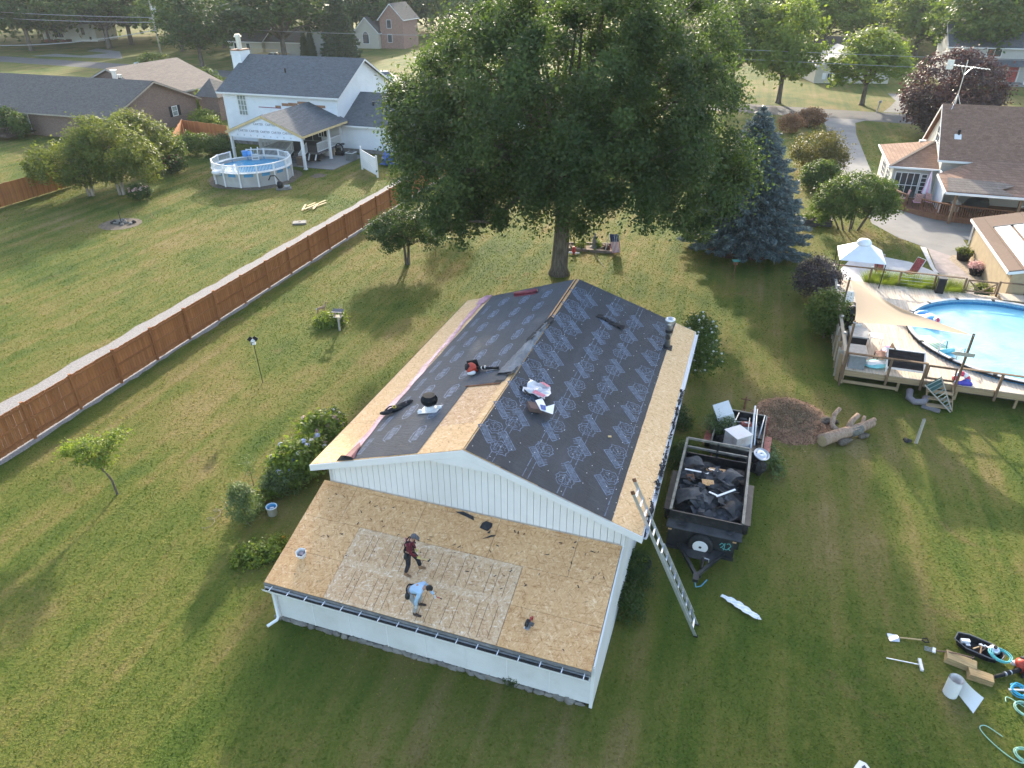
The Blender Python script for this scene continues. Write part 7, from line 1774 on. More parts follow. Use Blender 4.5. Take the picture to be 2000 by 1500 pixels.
# the load: heap plus pieces one can tell apart
rd = random.Random(17); hp_ = MB()
def hump(x, y): return .36 + .50 * max(0, 1 - (x / 1.2) ** 2) * max(0, 1 - ((y + .7) / 1.9) ** 2) + .10 * math.sin(5 * x + 2 * y) + .06 * math.sin(9 * y - 3 * x)
nn = 18; vs = [((i / nn - .5) * 2.2, (j / nn - .5) * 3.6 - .25, zf + hump((i / nn - .5) * 2.2, (j / nn - .5) * 3.6 - .25)) for j in range(nn + 1) for i in range(nn + 1)]
hp_.add(vs, [(j * (nn + 1) + i, j * (nn + 1) + i + 1, (j + 1) * (nn + 1) + i + 1, (j + 1) * (nn + 1) + i) for j in range(nn) for i in range(nn)])
for k in range(260):
    x_, y_ = rd.uniform(-1.0, 1.0), rd.uniform(-1.95, 1.1); z_ = zf + hump(x_, y_) + rd.uniform(-.02, .12)
    w_, d_ = rd.uniform(.15, .6), rd.uniform(.1, .42); rot = Matrix.Translation((x_, y_, z_)) @ Matrix.Rotation(rd.uniform(0, 6.3), 4, 'Z') @ Matrix.Rotation(rd.uniform(-.7, .7), 4, 'X') @ Matrix.Rotation(rd.uniform(-.6, .6), 4, 'Y')
    hp_.extr([rot @ Vector((rd.uniform(.7, 1) * sx * w_ / 2, rd.uniform(.6, 1) * sy * d_ / 2, rd.uniform(-.02, .05))) for sx, sy in ((-1, -1), (1, -1), (1, 1), (-1, 1))], (0, 0, .008))
hpo = link('torn_roofing', hp_.mesh('torn_roofing', plain('torn_asphalt_roofing', (.060, .061, .066), .85, .6, 2.2)), None, lot(-5.05, -11.45), LOT); tag(hpo, 'heap of torn black shingles and felt inside the dump trailer', 'debris', kind='stuff')
TG = 'pieces on the trailer load'
def scrap(label, c, pts, mat, th=.015, rx=0, rz=0, nm='roof_scrap', cat='scrap'):
    c = (c[0], c[1], c[2] + .16)
    o = single(nm, label, cat, MB().prism(pts, 0, th), mat, lot(-5.05, -11.45) + Matrix.Rotation(LOT, 3, 'Z') @ Vector(c), LOT + rz, TG); o.rotation_euler = (rx, 0, LOT + rz); return o
gsh = plain('grey_black_felt', (.07, .072, .078), .7, .35, 4)
def curled(label, c, w, d, h, rz, mat):
    c = (c[0], c[1], c[2] + .14)
    m = MB(); vs = []; n = 8
    for i in range(n + 1):
        t_ = i / n
        for j in range(5): vs.append(((t_ - .5) * w, (j / 4 - .5) * d * (1 - .2 * math.sin(t_ * 3)), h * math.sin(t_ * math.pi) + .04 * math.sin(j * 2 + i)))
    m.add(vs, [(i * 5 + j, i * 5 + j + 1, i * 5 + j + 6, i * 5 + j + 5) for i in range(n) for j in range(4)])
    return single('felt_sheet', label, 'felt sheet', m, mat, lot(-5.05, -11.45) + Matrix.Rotation(LOT, 3, 'Z') @ Vector(c), LOT + rz, TG, True)
curled('big curled grey felt sheet at the near left of the load', (-.5, -1.15, 1.25), 1.2, .8, .28, .2, gsh)
curled('dark felt sheet curled up at the far right of the load', (.62, .35, 1.30), .9, .6, .25, .9, gsh)
curled('black felt sheet standing at the near right of the load', (.72, -1.35, 1.25), .7, .75, .22, -.5, plain('black_felt', (.03, .031, .034), .7, .35, 4))
curled('grey felt sheet lying at the far left of the load', (-.75, 1.15, 1.12), .7, .6, .12, .4, gsh)
scrap('brown plywood offcut in the middle of the load', (-.15, -.35, 1.42), [(-.2, -.12), (.2, -.16), (.22, .1), (-.18, .16)], M['osb'], .02, .2, .3)
scrap('brown board piece at the back of the load', (.05, .75, 1.22), [(-.35, -.08), (.3, -.1), (.36, .08), (-.3, .1)], M['osb'], .02, .15, .1)
scrap('rusty brown flashing near the left rim of the load', (-.75, -.1, 1.32), [(-.15, -.12), (.12, -.1), (.16, .1), (-.1, .14)], M['rust'], .02, .5, .6)
for i, (a, b, lab) in enumerate((((.2, -1.05, 1.50), (.78, -.62, 1.62), 'bent white metal trim on top of the load'), ((-.05, -.85, 1.48), (.25, -1.0, 1.50), 'short white trim piece beside the bent trim'), ((-1.0, .35, 1.38), (-.15, .28, 1.42), 'white edge strip at the back left of the load'), ((-.2, .6, 1.40), (.6, .35, 1.45), 'thin metal strip across the middle of the load'))):
    single('metal_trim', lab, 'metal trim', MB().bar((a[0], a[1], a[2] + .1), (b[0], b[1], b[2] + .1), .07 if i < 3 else .03, .02), M['metal_white'] if i < 3 else M['aluminium'], lot(-5.05, -11.45), LOT, TG)
for i, (x_, y_, lab) in enumerate(((-.75, -2.36, 'grey felt scrap on the front shelf, left'), (.80, -2.33, 'grey felt scrap on the front shelf, right'))):
    single('felt_scrap', lab, 'felt scrap', MB().prism([(-.15, -.08), (.1, -.12), (.2, .05), (-.1, .1)], 0, .012), gsh, lot(-5.05, -11.45) + Matrix.Rotation(LOT, 3, 'Z') @ Vector((x_, y_, 1.235 if i == 0 else 1.24)), LOT + i, TG).rotation_euler.x = -.25

# ================================================================ red scrap trailer behind it
so = lot(-4.30, -6.95)
stt = thing('scrap_trailer', 'old black trailer with red fenders loaded with scrap metal', 'trailer', so, LOT - .05)
part('bed', MB().box(-.95, .95, -1.5, 1.35, .50, .56), M['black_metal'], stt)
for (a, b) in (((-.95, -1.5), (-.95, 1.35)), ((.95, -1.5), (.95, 1.35)), ((-.95, 1.35), (.95, 1.35)), ((-.95, -1.5), (.95, -1.5))):
    part('side_board', MB().bar((a[0], a[1], .76), (b[0], b[1], .76), .03, .38), M['black_metal'], stt); part('top_rail', MB().bar((a[0], a[1], .97), (b[0], b[1], .97), .05, .04), M['worn_rim'], stt)
for s_ in (-1, 1):
    part('fender', MB().box(min(s_ * 1.02, s_ * 1.28), max(s_ * 1.02, s_ * 1.28), -.85, .25, .62, .68), M['red_paint'], stt); part('fender_skirt', MB().box(min(s_ * 1.26, s_ * 1.29), max(s_ * 1.26, s_ * 1.29), -.85, .25, .40, .62), M['red_paint'], stt)
    part('wheel', MB().lathe([(.15, -.09), (.3, -.09), (.32, 0), (.3, .09), (.15, .09)], (s_ * 1.14, -.3, .32), 18, 'X'), M['rubber'], stt)
    part('stake', MB().box(s_ * 1.02 - .03, s_ * 1.02 + .03, .6, .66, .3, 1.35), M['red_paint'], stt)
part('drawbar', MB().bar((-.1, 1.35, .45), (.0, 2.6, .45), .08, .1), M['rust'], stt); part('hitch_jack', MB().lathe([(.05, 0), (.05, .9), (.03, 1.1)], (.0, 2.45, 0), 8), M['rust'], stt); part('hitch_handle', MB().bar((-.2, 2.45, .95), (.2, 2.45, .95), .04, .04), M['rust'], stt)
part('rear_bracket', MB().bar((-.85, -1.7, .35), (-.85, -1.2, .35), .05, .08).bar((-.95, -1.7, .35), (-.55, -1.7, .35), .05, .05), M['red_paint'], stt); part('rear_bracket', MB().bar((1.05, -1.55, .35), (1.05, -1.1, .35), .05, .1), M['red_paint'], stt)
def S_(x, y, z): return so + Matrix.Rotation(LOT - .05, 3, 'Z') @ Vector((x, y, z))
SG = 'scrap in the red trailer'
fr = thing('white_cabinet', 'tall white metal cabinet tilted in the scrap trailer', 'cabinet', S_(-.62, .75, .75), LOT, SG); fr.rotation_euler = (R(28), R(-22), LOT + .3)
part('shell', MB().box(-.33, .33, -.3, .3, -.1, 1.1), M['white'], fr); part('door', MB().box(-.34, .34, -.335, -.302, -.1, 1.1), plain('white_enamel', (.72, .74, .78), .35), fr); part('handle', MB().box(.24, .27, -.37, -.336, .4, .7), M['aluminium'], fr)
wa = thing('washer_shell', 'rusty white appliance shell sitting on the scrap', 'appliance', S_(.0, -1.0, .68), LOT + .75, SG)
part('shell', MB().box(-.36, .36, -.36, .36, 0, .72), plain('rusty_white_enamel', (.60, .56, .55), .5, .1, 3, dirt=(.28, .15, .09)), wa); part('lid', MB().box(-.39, .39, -.39, .39, .722, .75), plain('white_lid', (.70, .66, .65), .5, .08, 3, dirt=(.5, .38, .32)), wa); part('foot_rim', MB().box(-.38, .38, -.38, .38, -.03, -.001), M['rust'], wa)
for i, (a, b, r_, lab) in enumerate((((.55, -1.2, .9), (.42, 1.0, 1.55), .04, 'long white pipe sticking up from the scrap'), ((.66, -.9, .9), (.52, .95, 1.45), .03, 'grey pipe beside the long white pipe'), ((.35, -1.0, .9), (.30, .4, 1.30), .025, 'thinner pipe left of the long white pipe'), ((.78, -.2, .8), (.86, .9, 1.25), .03, 'white rod at the right side of the scrap'), ((-.25, .5, .95), (.35, .25, 1.15), .03, 'crossed bar in the middle of the scrap'), ((-.35, -.5, .95), (-.15, .9, 1.15), .025, 'frame bar behind the appliance shell'), ((-.5, -.4, 1.0), (.2, -.7, 1.05), .025, 'frame bar against the appliance shell'))):
    single('scrap_pipe', lab, 'pipe', MB().tube([a, b], r_, 8), M['aluminium'] if i else M['white'], so, LOT - .05, SG, True)
ds = thing('metal_dish', 'round shiny metal hubcap dish at the trailer corner', 'hubcap', S_(.98, -1.5, .92), LOT, SG); ds.rotation_euler = (R(12), R(10), LOT)
part('dish', MB().lathe([(.30, .03), (.29, .05), (.22, .02), (.15, .05), (.06, .06), (.02, .04)], (0, 0, 0), 24), M['aluminium'], ds, smooth=True); part('rim', MB().lathe([(.28, .0), (.31, .02), (.30, .06), (.28, .05)], (0, 0, 0), 24, cap=False), M['aluminium'], ds, smooth=True)
single('red_can', 'dark red can among the scrap pipes', 'can', MB().lathe([(.13, -.2), (.13, .2)], (0, 0, 0), 12, 'X'), M['red_paint'], S_(.2, .35, .98), LOT + .3, SG)
single('grey_sheet', 'grey metal sheet lying in the scrap', 'metal sheet', MB().cbox((0, 0, 0), (.5, .4, .02), .4, .3), plain('grey_sheet', (.22, .25, .27), .5), S_(.3, -.1, .98), LOT, SG)
for i, (x_, y_) in enumerate(((.95, -1.75), (.4, -1.6))):
    single('black_sack', ['black plastic sack behind the hubcap dish', 'black bucket of junk at the tail of the scrap trailer'][i], 'sack', MB().blob((0, 0, .3), (.28, .26, .32), 30 + i, .3), M['black_plastic'], S_(x_, y_, .2), LOT, SG)
jb = MB(); rj = random.Random(9)
for k in range(60): jb.cbox((rj.uniform(-.85, .85), rj.uniform(-1.4, 1.25), rj.uniform(.58, .95)), (rj.uniform(.05, .4), rj.uniform(.03, .12), rj.uniform(.02, .1)), rj.uniform(0, 3), rj.uniform(-.5, .5))
tag(link('scrap_heap', jb.mesh('scrap_heap', plain('dull_scrap', (.07, .068, .066), .6, .6, 4)), None, so, LOT - .05), 'jumble of dull metal scrap in the trailer bed', 'scrap', kind='stuff')
# tyre with a yellow tool by the wall
ty = thing('discarded_tire_ring', 'old tyre lying flat against the garage side wall', 'tyre', gw(10.42, 2.55), LOT)
part('tyre', MB().lathe([(.2, .02), (.33, .02), (.36, .1), (.33, .2), (.2, .2), (.18, .1)], (0, 0, 0), 20, cap=False), M['rubber'], ty, smooth=True); part('dirt_fill', MB().lathe([(.01, .08), (.2, .06)], (0, 0, 0), 14, cap=False), M['soil'], ty)
dr = thing('cordless_drill', 'yellow green cordless tool lying on the old tyre', 'drill', gw(10.46, 2.55, .2), LOT + .1)
part('body', MB().box(-.02, .16, -.05, .05, .0, .09), plain('lime_yellow_plastic', (.42, .50, .05), .5), dr); part('chuck', MB().lathe([(.03, -.12), (.03, -.02)], (0, 0, .05), 10, 'X'), M['black_plastic'], dr); part('battery', MB().box(-.16, -.08, -.04, .04, 0, .07), plain('tan_plastic', (.4, .3, .1), .5), dr)
# white bent flashing on the grass
wf = thing('white_flashing', 'crumpled white strip of flashing lying on the grass', 'flashing', (6.548,16.226,0), 0)
a = Vector((6.548,16.226,0)); b = Vector((7.469,15.346,0)); d_ = b - a; wf.rotation_euler.z = math.atan2(d_.y, d_.x); L_ = d_.length; vs = []
for i in range(15):
    t_ = i / 14; w_ = .05 + .11 * math.sin(min(1, t_ * 1.15) * 2.6) ** .8
    for j in range(4): vs.append((t_ * L_, (j / 3 - .5) * w_ * 1.7 + .03 * math.sin(t_ * 5), .05 + .05 * abs(math.sin(j * 1.5 + i)) + .02))
part('strip', MB().add(vs, [(i * 4 + j, i * 4 + j + 1, i * 4 + j + 5, i * 4 + j + 4) for i in range(14) for j in range(3)]), M['metal_white'], wf); part('torn_end', MB().add([(L_, -.06, .05), (L_ + .1, 0, .06), (L_ - .02, .08, .07)], [(0, 1, 2)]), M['metal_white'], wf)

# ================================================================ tools on the right lawn
def span(a, b): a, b = Vector(a), Vector(b); d = b - a; return a, math.atan2(d.y, d.x), d.length
a, rz, L_ = span((11.13,14.64,0), (12.195,14.493,0))
sh = thing('shovel', 'square grey shovel with D handle lying on the right lawn', 'shovel', a, rz)
part('blade', MB().add([(-.02, -.15, .03), (.26, -.13, .02), (.28, 0, .06), (.26, .13, .02), (-.02, .15, .03), (-.03, 0, .015)], [(0, 1, 2, 5), (5, 2, 3, 4)]), M['aluminium'], sh); part('shaft', MB().tube([(.26, 0, .06), (L_ - .16, 0, .06)], .02, 8), plain('ash_handle', (.42, .30, .16), .6), sh); part('grip', MB().tube([(L_ - .18, 0, .06), (L_ - .1, .07, .06), (L_, .065, .06), (L_, -.065, .06), (L_ - .1, -.07, .06), (L_ - .18, 0, .06)], .02, 6), M['black_plastic'], sh)
a, rz, L_ = span((10.707,13.894,0), (11.56,13.652,0))
rk_ = thing('magnetic_sweeper', 'long white T-shaped magnet bar lying on the lawn', 'magnet bar', a, rz)
part('shaft', MB().tube([(0, 0, .04), (L_, 0, .05)], .015, 6), M['aluminium'], rk_); part('head', MB().box(L_ - .03, L_ + .05, -.2, .2, .02, .09), M['white'], rk_)
a, rz, L_ = span((12.172,14.147,0), (13.027,13.672,0))
fk = thing('roofing_fork', 'roof stripping fork lying over the wooden blocks', 'fork', a, rz)
part('head', MB().box(-.02, .06, -.09, .09, .05, .09), M['white'], fk); part('shaft', MB().tube([(.06, 0, .08), (.5, 0, .24), (L_, 0, .30)], .02, 6), plain('dark_handle', (.16, .09, .06), .6), fk); part('grip', MB().tube([(L_ - .05, -.06, .30), (L_, 0, .30), (L_ - .05, .06, .30)], .02, 6), M['black_plastic'], fk)
for k in range(4): part('tine', MB().tube([(0, -.07 + k * .047, .06), (-.22, -.07 + k * .047, .03)], .008, 5), M['aluminium'], fk)
def hullpts(): return [(-.62, -.12), (-.58, .20), (-.30, .30), (.30, .30), (.55, .22), (.62, 0), (.55, -.22), (.30, -.30), (-.30, -.30)]
a, rz, L_ = span((13.051,14.458,0), (13.887,13.848,0))
sl = thing('tool_sled', 'black plastic sled full of tools on the right lawn', 'sled', (Vector((13.051,14.458,0)) + Vector((13.887,13.848,0))) / 2, rz)
hp = hullpts()
part('floor', MB().prism([(x * .85, y * .85) for x, y in hp], .02, .05), M['black_plastic'], sl)
for p, q in zip(hp, hp[1:] + hp[:1]): part('side', MB().add([(p[0] * .85, p[1] * .85, .05), (q[0] * .85, q[1] * .85, .05), (q[0], q[1], .22), (p[0], p[1], .22)], [(0, 1, 2, 3)]), M['black_plastic'], sl)
rmm = MB().tube([(x, y, .22) for x, y in hp], .02, 6, closed=True); part('rim', rmm, plain('grey_sled_rim', (.10, .10, .11), .4), sl)
slm = Matrix.Translation(sl.location) @ Matrix.Rotation(rz, 4, 'Z')
ht = [('small_hammer', 'hammer with wooden handle lying in the sled', 'hammer', (-.02, .02, .14), .9, (.5, .34, .18)), ('small_hammer', 'dark handled hatchet lying in the sled', 'hatchet', (.12, .0, .16), 1.2, (.10, .07, .05)), ('small_hammer', 'brown handled mallet at the middle of the sled', 'mallet', (.05, -.06, .18), 1.6, (.30, .17, .08))]
for nm, lab, cat, c, r_, cc_ in ht:
    t = thing(nm, lab, cat, slm @ Vector(c), rz + r_, 'hand tools in the sled'); part('handle', MB().bar((-.18, 0, 0), (.15, 0, .02), .03, .03), plain('handle_' + cat, cc_, .6), t); part('head', MB().bar((.15, -.07, .02), (.15, .07, .02), .04, .04), M['aluminium'], t)
t = thing('nail_gun', 'white and grey nail gun lying at the sled nose', 'nail gun', slm @ Vector((-.36, .0, .1)), rz + .5, 'hand tools in the sled'); part('body', MB().box(-.12, .12, -.05, .05, .04, .14), M['white'], t); part('magazine', MB().box(-.02, .1, -.15, -.05, .02, .08), M['aluminium'], t); part('handle', MB().bar((.05, 0, .04), (.12, .12, .02), .04, .04), M['black_plastic'], t)
def curve_through(P, k=8):
    P = [Vector(q) for q in P]; P = [P[0]] + P + [P[-1]]; out = []
    for i in range(1, len(P) - 2):
        a, b, c, d = P[i - 1:i + 3]
        for j in range(k):
            t_ = j / k; out.append(.5 * (2 * b + (c - a) * t_ + (2 * a - 5 * b + 4 * c - d) * t_ ** 2 + (3 * b - a - 3 * c + d) * t_ ** 3))
    return out + [P[-2]]
def hose_coil(name, label, c, r_, n, thick, mat, seed, z=.04, jit=.12, tail=None, cat='hose'):
    rs = random.Random(seed); pts = []
    for i in range(n * 18):
        a = 6.2832 * i / 18; q = r_ * (1 + jit * math.sin(a * .37 + seed) + rs.uniform(-.02, .02)); pts.append((q * math.cos(a) * 1.0 + .03 * math.sin(i * .11), q * math.sin(a) * .85, z + .02 * (i // 18) + rs.uniform(0, .01)))
    t = thing(name, label, cat, c, rz)
    part('coil', MB().tube(pts, thick, 6), mat, t, smooth=True)
    if tail: part('tail', MB().tube(curve_through([pts[-1]] + tail), thick, 6), mat, t, smooth=True)
    part('coupling', MB().tube([pts[0], (pts[0][0] + .08, pts[0][1] - .03, z)], thick * 1.6, 6), M['aluminium'], t)
    return t
M['teal_hose'] = plain('teal_hose', (.10, .42, .44), .4, .1); M['cyan_hose'] = plain('cyan_hose', (.03, .36, .58), .4, .1); M['mint_hose'] = plain('mint_hose', (.28, .50, .40), .4, .1)
hose_coil('air_hose', 'teal air hose coiled at the end of the sled', slm @ Vector((.52, -.04, .16)), .26, 5, .014, M['teal_hose'], 3)
hr2 = thing('hose_reel', 'grey hose reel housing at the end of the sled', 'hose reel', slm @ Vector((.36, .12, .14)), rz); part('drum', MB().lathe([(.14, 0), (.16, .06), (.12, .14), (.04, .16)], (0, 0, 0), 14), M['aluminium'], hr2, smooth=True); part('hub', MB().lathe([(.05, .16), (.05, .2)], (0, 0, 0), 10), M['black_plastic'], hr2)
M['old_block'] = wood('old_wood_block', (.26, .18, .09), (.42, .31, .16), .85, along=(.1, 1, 1), var=(.10, .08, .05))
for i, (c, r_, sz, lab) in enumerate((((12.72, 13.72, 0), -.55, (.78, .34, .2), 'larger weathered wooden block under the fork'), ((13.0, 13.22, 0), -.45, (.62, .30, .19), 'wooden block behind the white roll'))):
    t = thing('wood_block', lab, 'wood block', c, r_, 'wooden blocks'); part('block', MB().hexa([(-sz[0] / 2, -sz[1] / 2, 0), (sz[0] / 2, -sz[1] / 2, 0), (sz[0] / 2, sz[1] / 2, 0), (-sz[0] / 2, sz[1] / 2, 0), (-sz[0] / 2 + .05, -sz[1] / 2 + .02, sz[2]), (sz[0] / 2, -sz[1] / 2 + .01, sz[2]), (sz[0] / 2 - .02, sz[1] / 2 - .02, sz[2]), (-sz[0] / 2, sz[1] / 2, sz[2])]), M['old_block'], t); part('end_grain', MB().box(sz[0] / 2 + .001, sz[0] / 2 + .006, -sz[1] / 2 + .02, sz[1] / 2 - .02, .01, sz[2] - .01), plain('end_grain', (.22, .15, .08), .9) if i == 0 else bpy.data.materials['end_grain'], t)
# white coil of flashing standing on the grass
cr = thing('flashing_roll', 'upright white roll of sheet metal partly unrolled on the lawn', 'metal roll', (11.951,12.755,0), 0)
hgt = .60; spi = [(.20 - .0007 * i) for i in range(80)]; pts = [(spi[i] * math.cos(.2 + i * .157), spi[i] * math.sin(.2 + i * .157)) for i in range(80)]
m = MB(); m.add([(x, y, 0) for x, y in pts] + [(x, y, hgt) for x, y in pts], [(i, i + 1, 81 + i, 80 + i) for i in range(79)]); part('coil', m, M['white'], cr, smooth=True)
p0 = Vector((pts[0][0], pts[0][1], 0)); e0 = Vector((12.248,12.149,0)) - Vector((11.951,12.755,0)); dv = (e0 - p0); m = MB(); vs = []
for i in range(9):
    t_ = i / 8; q = p0 + dv * t_; lean = Vector((.38, .30, 0)) * t_ ** 1.3
    vs += [q, q + lean + Vector((0, 0, hgt * (1 - .62 * t_)))]
m.add(vs, [(2 * i, 2 * i + 2, 2 * i + 3, 2 * i + 1) for i in range(8)]); part('loose_end', m, M['white'], cr, smooth=True)
b2 = blower((14.338,13.503,0), LOT - 2.85, 'orange backpack leaf blower at the right frame edge', 1.05); b2.rotation_euler = (0, 0, R(196))
t = thing('cord_bundle', 'bright blue cord bundle at the right frame edge', 'cord', (13.812,12.775,0), 0)
part('loops', MB().tube([(.16 * math.cos(q) * (1 + .3 * math.sin(2.3 * q)), .20 * math.sin(q) * (1 + .2 * math.cos(1.7 * q)), .04 + .004 * q) for q in [i * .35 for i in range(90)]], .014, 6), M['cyan_hose'], t, smooth=True); part('handle', MB().bar((-.28, .02, .12), (.3, -.02, .12), .05, .03), plain('grey_handle', (.45, .45, .46), .5), t)
hose_coil('mint_hose', 'pale green hose looped near the right frame edge', (13.664,12.213,0), .26, 4, .012, M['mint_hose'], 5, tail=[(-.4, .2, .03), (-.45, .0, .03)])
hose_coil('mint_hose', 'pale green hose at the bottom right corner with a long loose loop', (12.847,10.92,0), .22, 4, .012, M['mint_hose'], 7, tail=[(-.1, -.25, .03), (-.6, -.1, .03), (-1.0, .2, .03), (-.9, .4, .03), (-.5, .3, .03)])
wc = thing('white_van', 'white vehicle corner just cutting the bottom frame edge', 'vehicle', (8.111,10.156,0), .3)
part('hood_corner', MB().extr([(-.4, -1.2, .55), (.35, -1.2, .55), (.35, .05, .55), (.25, .16, .55), (-.1, .0, .55), (-.4, -.3, .55)], (0, 0, .2)), M['white'], wc); part('lamp', MB().extr([(.1, -.35, .752), (.25, -.3, .752), (.28, .02, .752), (.18, .0, .752)], (0, 0, .01)), M['glass'], wc); part('lower_body', MB().box(-.38, .3, -1.2, -.1, .2, .549), M['white'], wc)

# ================================================================ log, wood-chip mound, post
M['bare_wood'] = _bark('barkless_log', (.20, .125, .085), (.40, .29, .21))
a = Vector((12.723,24.464,0)); b = Vector((15.593,25.803,0)); d_ = b - a
lg = thing('felled_log', 'barkless felled log with three cut limbs on the lawn', 'log', a, math.atan2(d_.y, d_.x)); L_ = d_.length
part('trunk', MB().tube([(0, 0, .27), (.5, .02, .28), (1.2, .0, .30), (1.9, -.05, .32), (L_ - .3, -.02, .36)], [.27, .25, .24, .22, .17], 12), M['bare_wood'], lg, smooth=True)
part('cut_face', MB().lathe([(.255, -.006), (.01, -.008)], (0, 0, .27), 16, 'X', cap=False), plain('cut_wood', (.40, .30, .17), .8), lg)
part('limb', MB().tube([(1.0, .1, .35), (1.05, .5, .45), (1.35, .75, .75), (1.65, .80, .95)], [.13, .11, .10, .09], 9), M['bare_wood'], lg, smooth=True); part('limb', MB().tube([(1.5, .05, .4), (1.9, .25, .6), (2.25, .3, .75)], [.14, .12, .11], 9), M['bare_wood'], lg, smooth=True); part('limb', MB().tube([(2.0, .0, .35), (2.5, -.05, .45), (2.95, .0, .5)], [.16, .13, .10], 9), M['bare_wood'], lg, smooth=True); part('limb', MB().tube([(2.3, .05, .42), (2.6, .25, .6)], [.09, .07], 8), M['bare_wood'], lg, smooth=True)
part('bark_patch', MB().tube([(1.5, -.02, .28), (2.1, -.08, .30)], [.252, .235], 10), plain('grey_bark', (.15, .14, .12), .9, .3), lg); part('stub_root', MB().blob((1.0, -.3, .12), (.4, .16, .13), 3, .3), M['bark'], lg, smooth=True); part('stub_root', MB().blob((2.1, -.3, .1), (.3, .14, .11), 8, .3), M['bark'], lg, smooth=True)
bk = thing('bark_slab', 'slab of loose bark beside the log', 'bark', (13.627,26.196,0), .2); part('slab', MB().blob((0, 0, .1), (.5, .22, .13), 12, .35), M['bark'], bk, smooth=True); part('edge', MB().blob((.25, -.08, .06), (.25, .12, .08), 5, .35), M['bark'], bk, smooth=True)
mc = Vector((12.148,26.435,0)); rs = np.random.RandomState(4); n = 26; vs = []
for j in range(n + 1):
    for i in range(n + 1):
        x, y = (i / n - .5) * 3.4, (j / n - .5) * 4.0; q = (x / 1.6) ** 2 + (y / 1.9) ** 2
        vs.append((x, y, max(-.02, .24 * max(0, 1 - q) ** .8 + (.06 * rs.rand() if q < 1 else -.03))))
m = MB().add(vs, [(j * (n + 1) + i, j * (n + 1) + i + 1, (j + 1) * (n + 1) + i + 1, (j + 1) * (n + 1) + i) for j in range(n) for i in range(n)])
M['chips'] = plain('brown_wood_chips', (.19, .10, .058), .95, .5, 12, dirt=(.30, .18, .11), bump=1.0)
mo = thing('chip_mound', 'low brown mound of wood chips and dry grass', 'mound', mc, LOT); part('heap', m, M['chips'], mo, smooth=True)
C = rs.normal(size=(5200, 3)) * [.62, .75, 0]; q = (C[:, 0] / 1.6) ** 2 + (C[:, 1] / 1.9) ** 2; C[:, 2] = .24 * np.maximum(0, 1 - q) ** .8 + .04
o = link('loose_chips', tri_mesh('loose_chips', kites(C, rs.normal(size=C.shape) + [0, 0, 1], .07, .012, rs), leafmat('straw_and_chips', (.10, .06, .035), (.24, .165, .10), (.40, .30, .18), .1, (.3, .2, .1)), rs.rand(len(C)), True), mo); tag(o, kind='stuff')
pst = thing('old_post', 'weathered stub of a wooden post leaning on the right lawn', 'post', (16.782,24.66,0), 0); part('post', MB().tube([(0, 0, 0), (.05, .06, 1.15)], [.07, .065], 8), M['grey_rail'], pst); part('debris', MB().blob((-.3, .15, .04), (.2, .14, .06), 3, .35), M['dark'], pst); part('top', MB().lathe([(.066, 1.15), (.05, 1.17)], (.05, .06, 0), 8), M['stone'], pst)

# ================================================================ lawn ornaments
bd_ = thing('bird_house', 'tiny black and white bird house on a thin black pole', 'bird house', (-11.929,29.751,0), .2)
part('pole', MB().tube([(0, 0, 0), (-.06, 0, 2.1)], .018, 6), M['black_metal'], bd_); part('house', MB().box(-.16, .04, -.1, .1, 2.08, 2.26).extr([(-.16, -.1, 2.26), (.04, -.1, 2.26), (-.06, -.1, 2.38)], (0, .2, 0)), M['white'], bd_); part('roof', MB().bar((-.06, 0, 2.40), (.10, 0, 2.24), .26, .02, (0, 1, 0)), M['black_plastic'], bd_); part('roof', MB().bar((-.06, 0, 2.40), (-.22, 0, 2.24), .26, .02, (0, 1, 0)), M['black_plastic'], bd_)
part('entry', MB().lathe([(.03, -.104), (.03, -.101)], (-.06, 0, 2.2), 10, 'Y'), M['dark'], bd_); part('front_stripe', MB().box(-.15, -.11, -.106, -.101, 2.08, 2.25), M['black_plastic'], bd_)
fd = thing('bird_feeder', 'grey wooden bird feeder with roof on a post', 'bird feeder', (-9.407,35.381,0), LOT + .2)
part('post', MB().box(-.045, .045, -.045, .045, 0, .85), M['grey_rail'], fd); part('tray', MB().box(-.22, .22, -.16, .16, .84, .88), M['grey_rail'], fd)
for sx in (-.17, .17): part('side', MB().box(sx - .015, sx + .015, -.12, .12, .88, 1.13), M['grey_rail'], fd)
for sg in (-1, 1): part('roof', MB().bar((-.3, sg * .12, 1.15), (.3, sg * .12, 1.15), .26, .03, (0, sg * -.35, 1)), plain('dark_grey_roof', (.11, .11, .125), .8), fd)
part('brace', MB().bar((0, 0, .55), (.16, 0, .84), .04, .04), M['grey_rail'], fd)
M['deer'] = plain('tan_deer', (.36, .23, .14), .7, .15, 8)
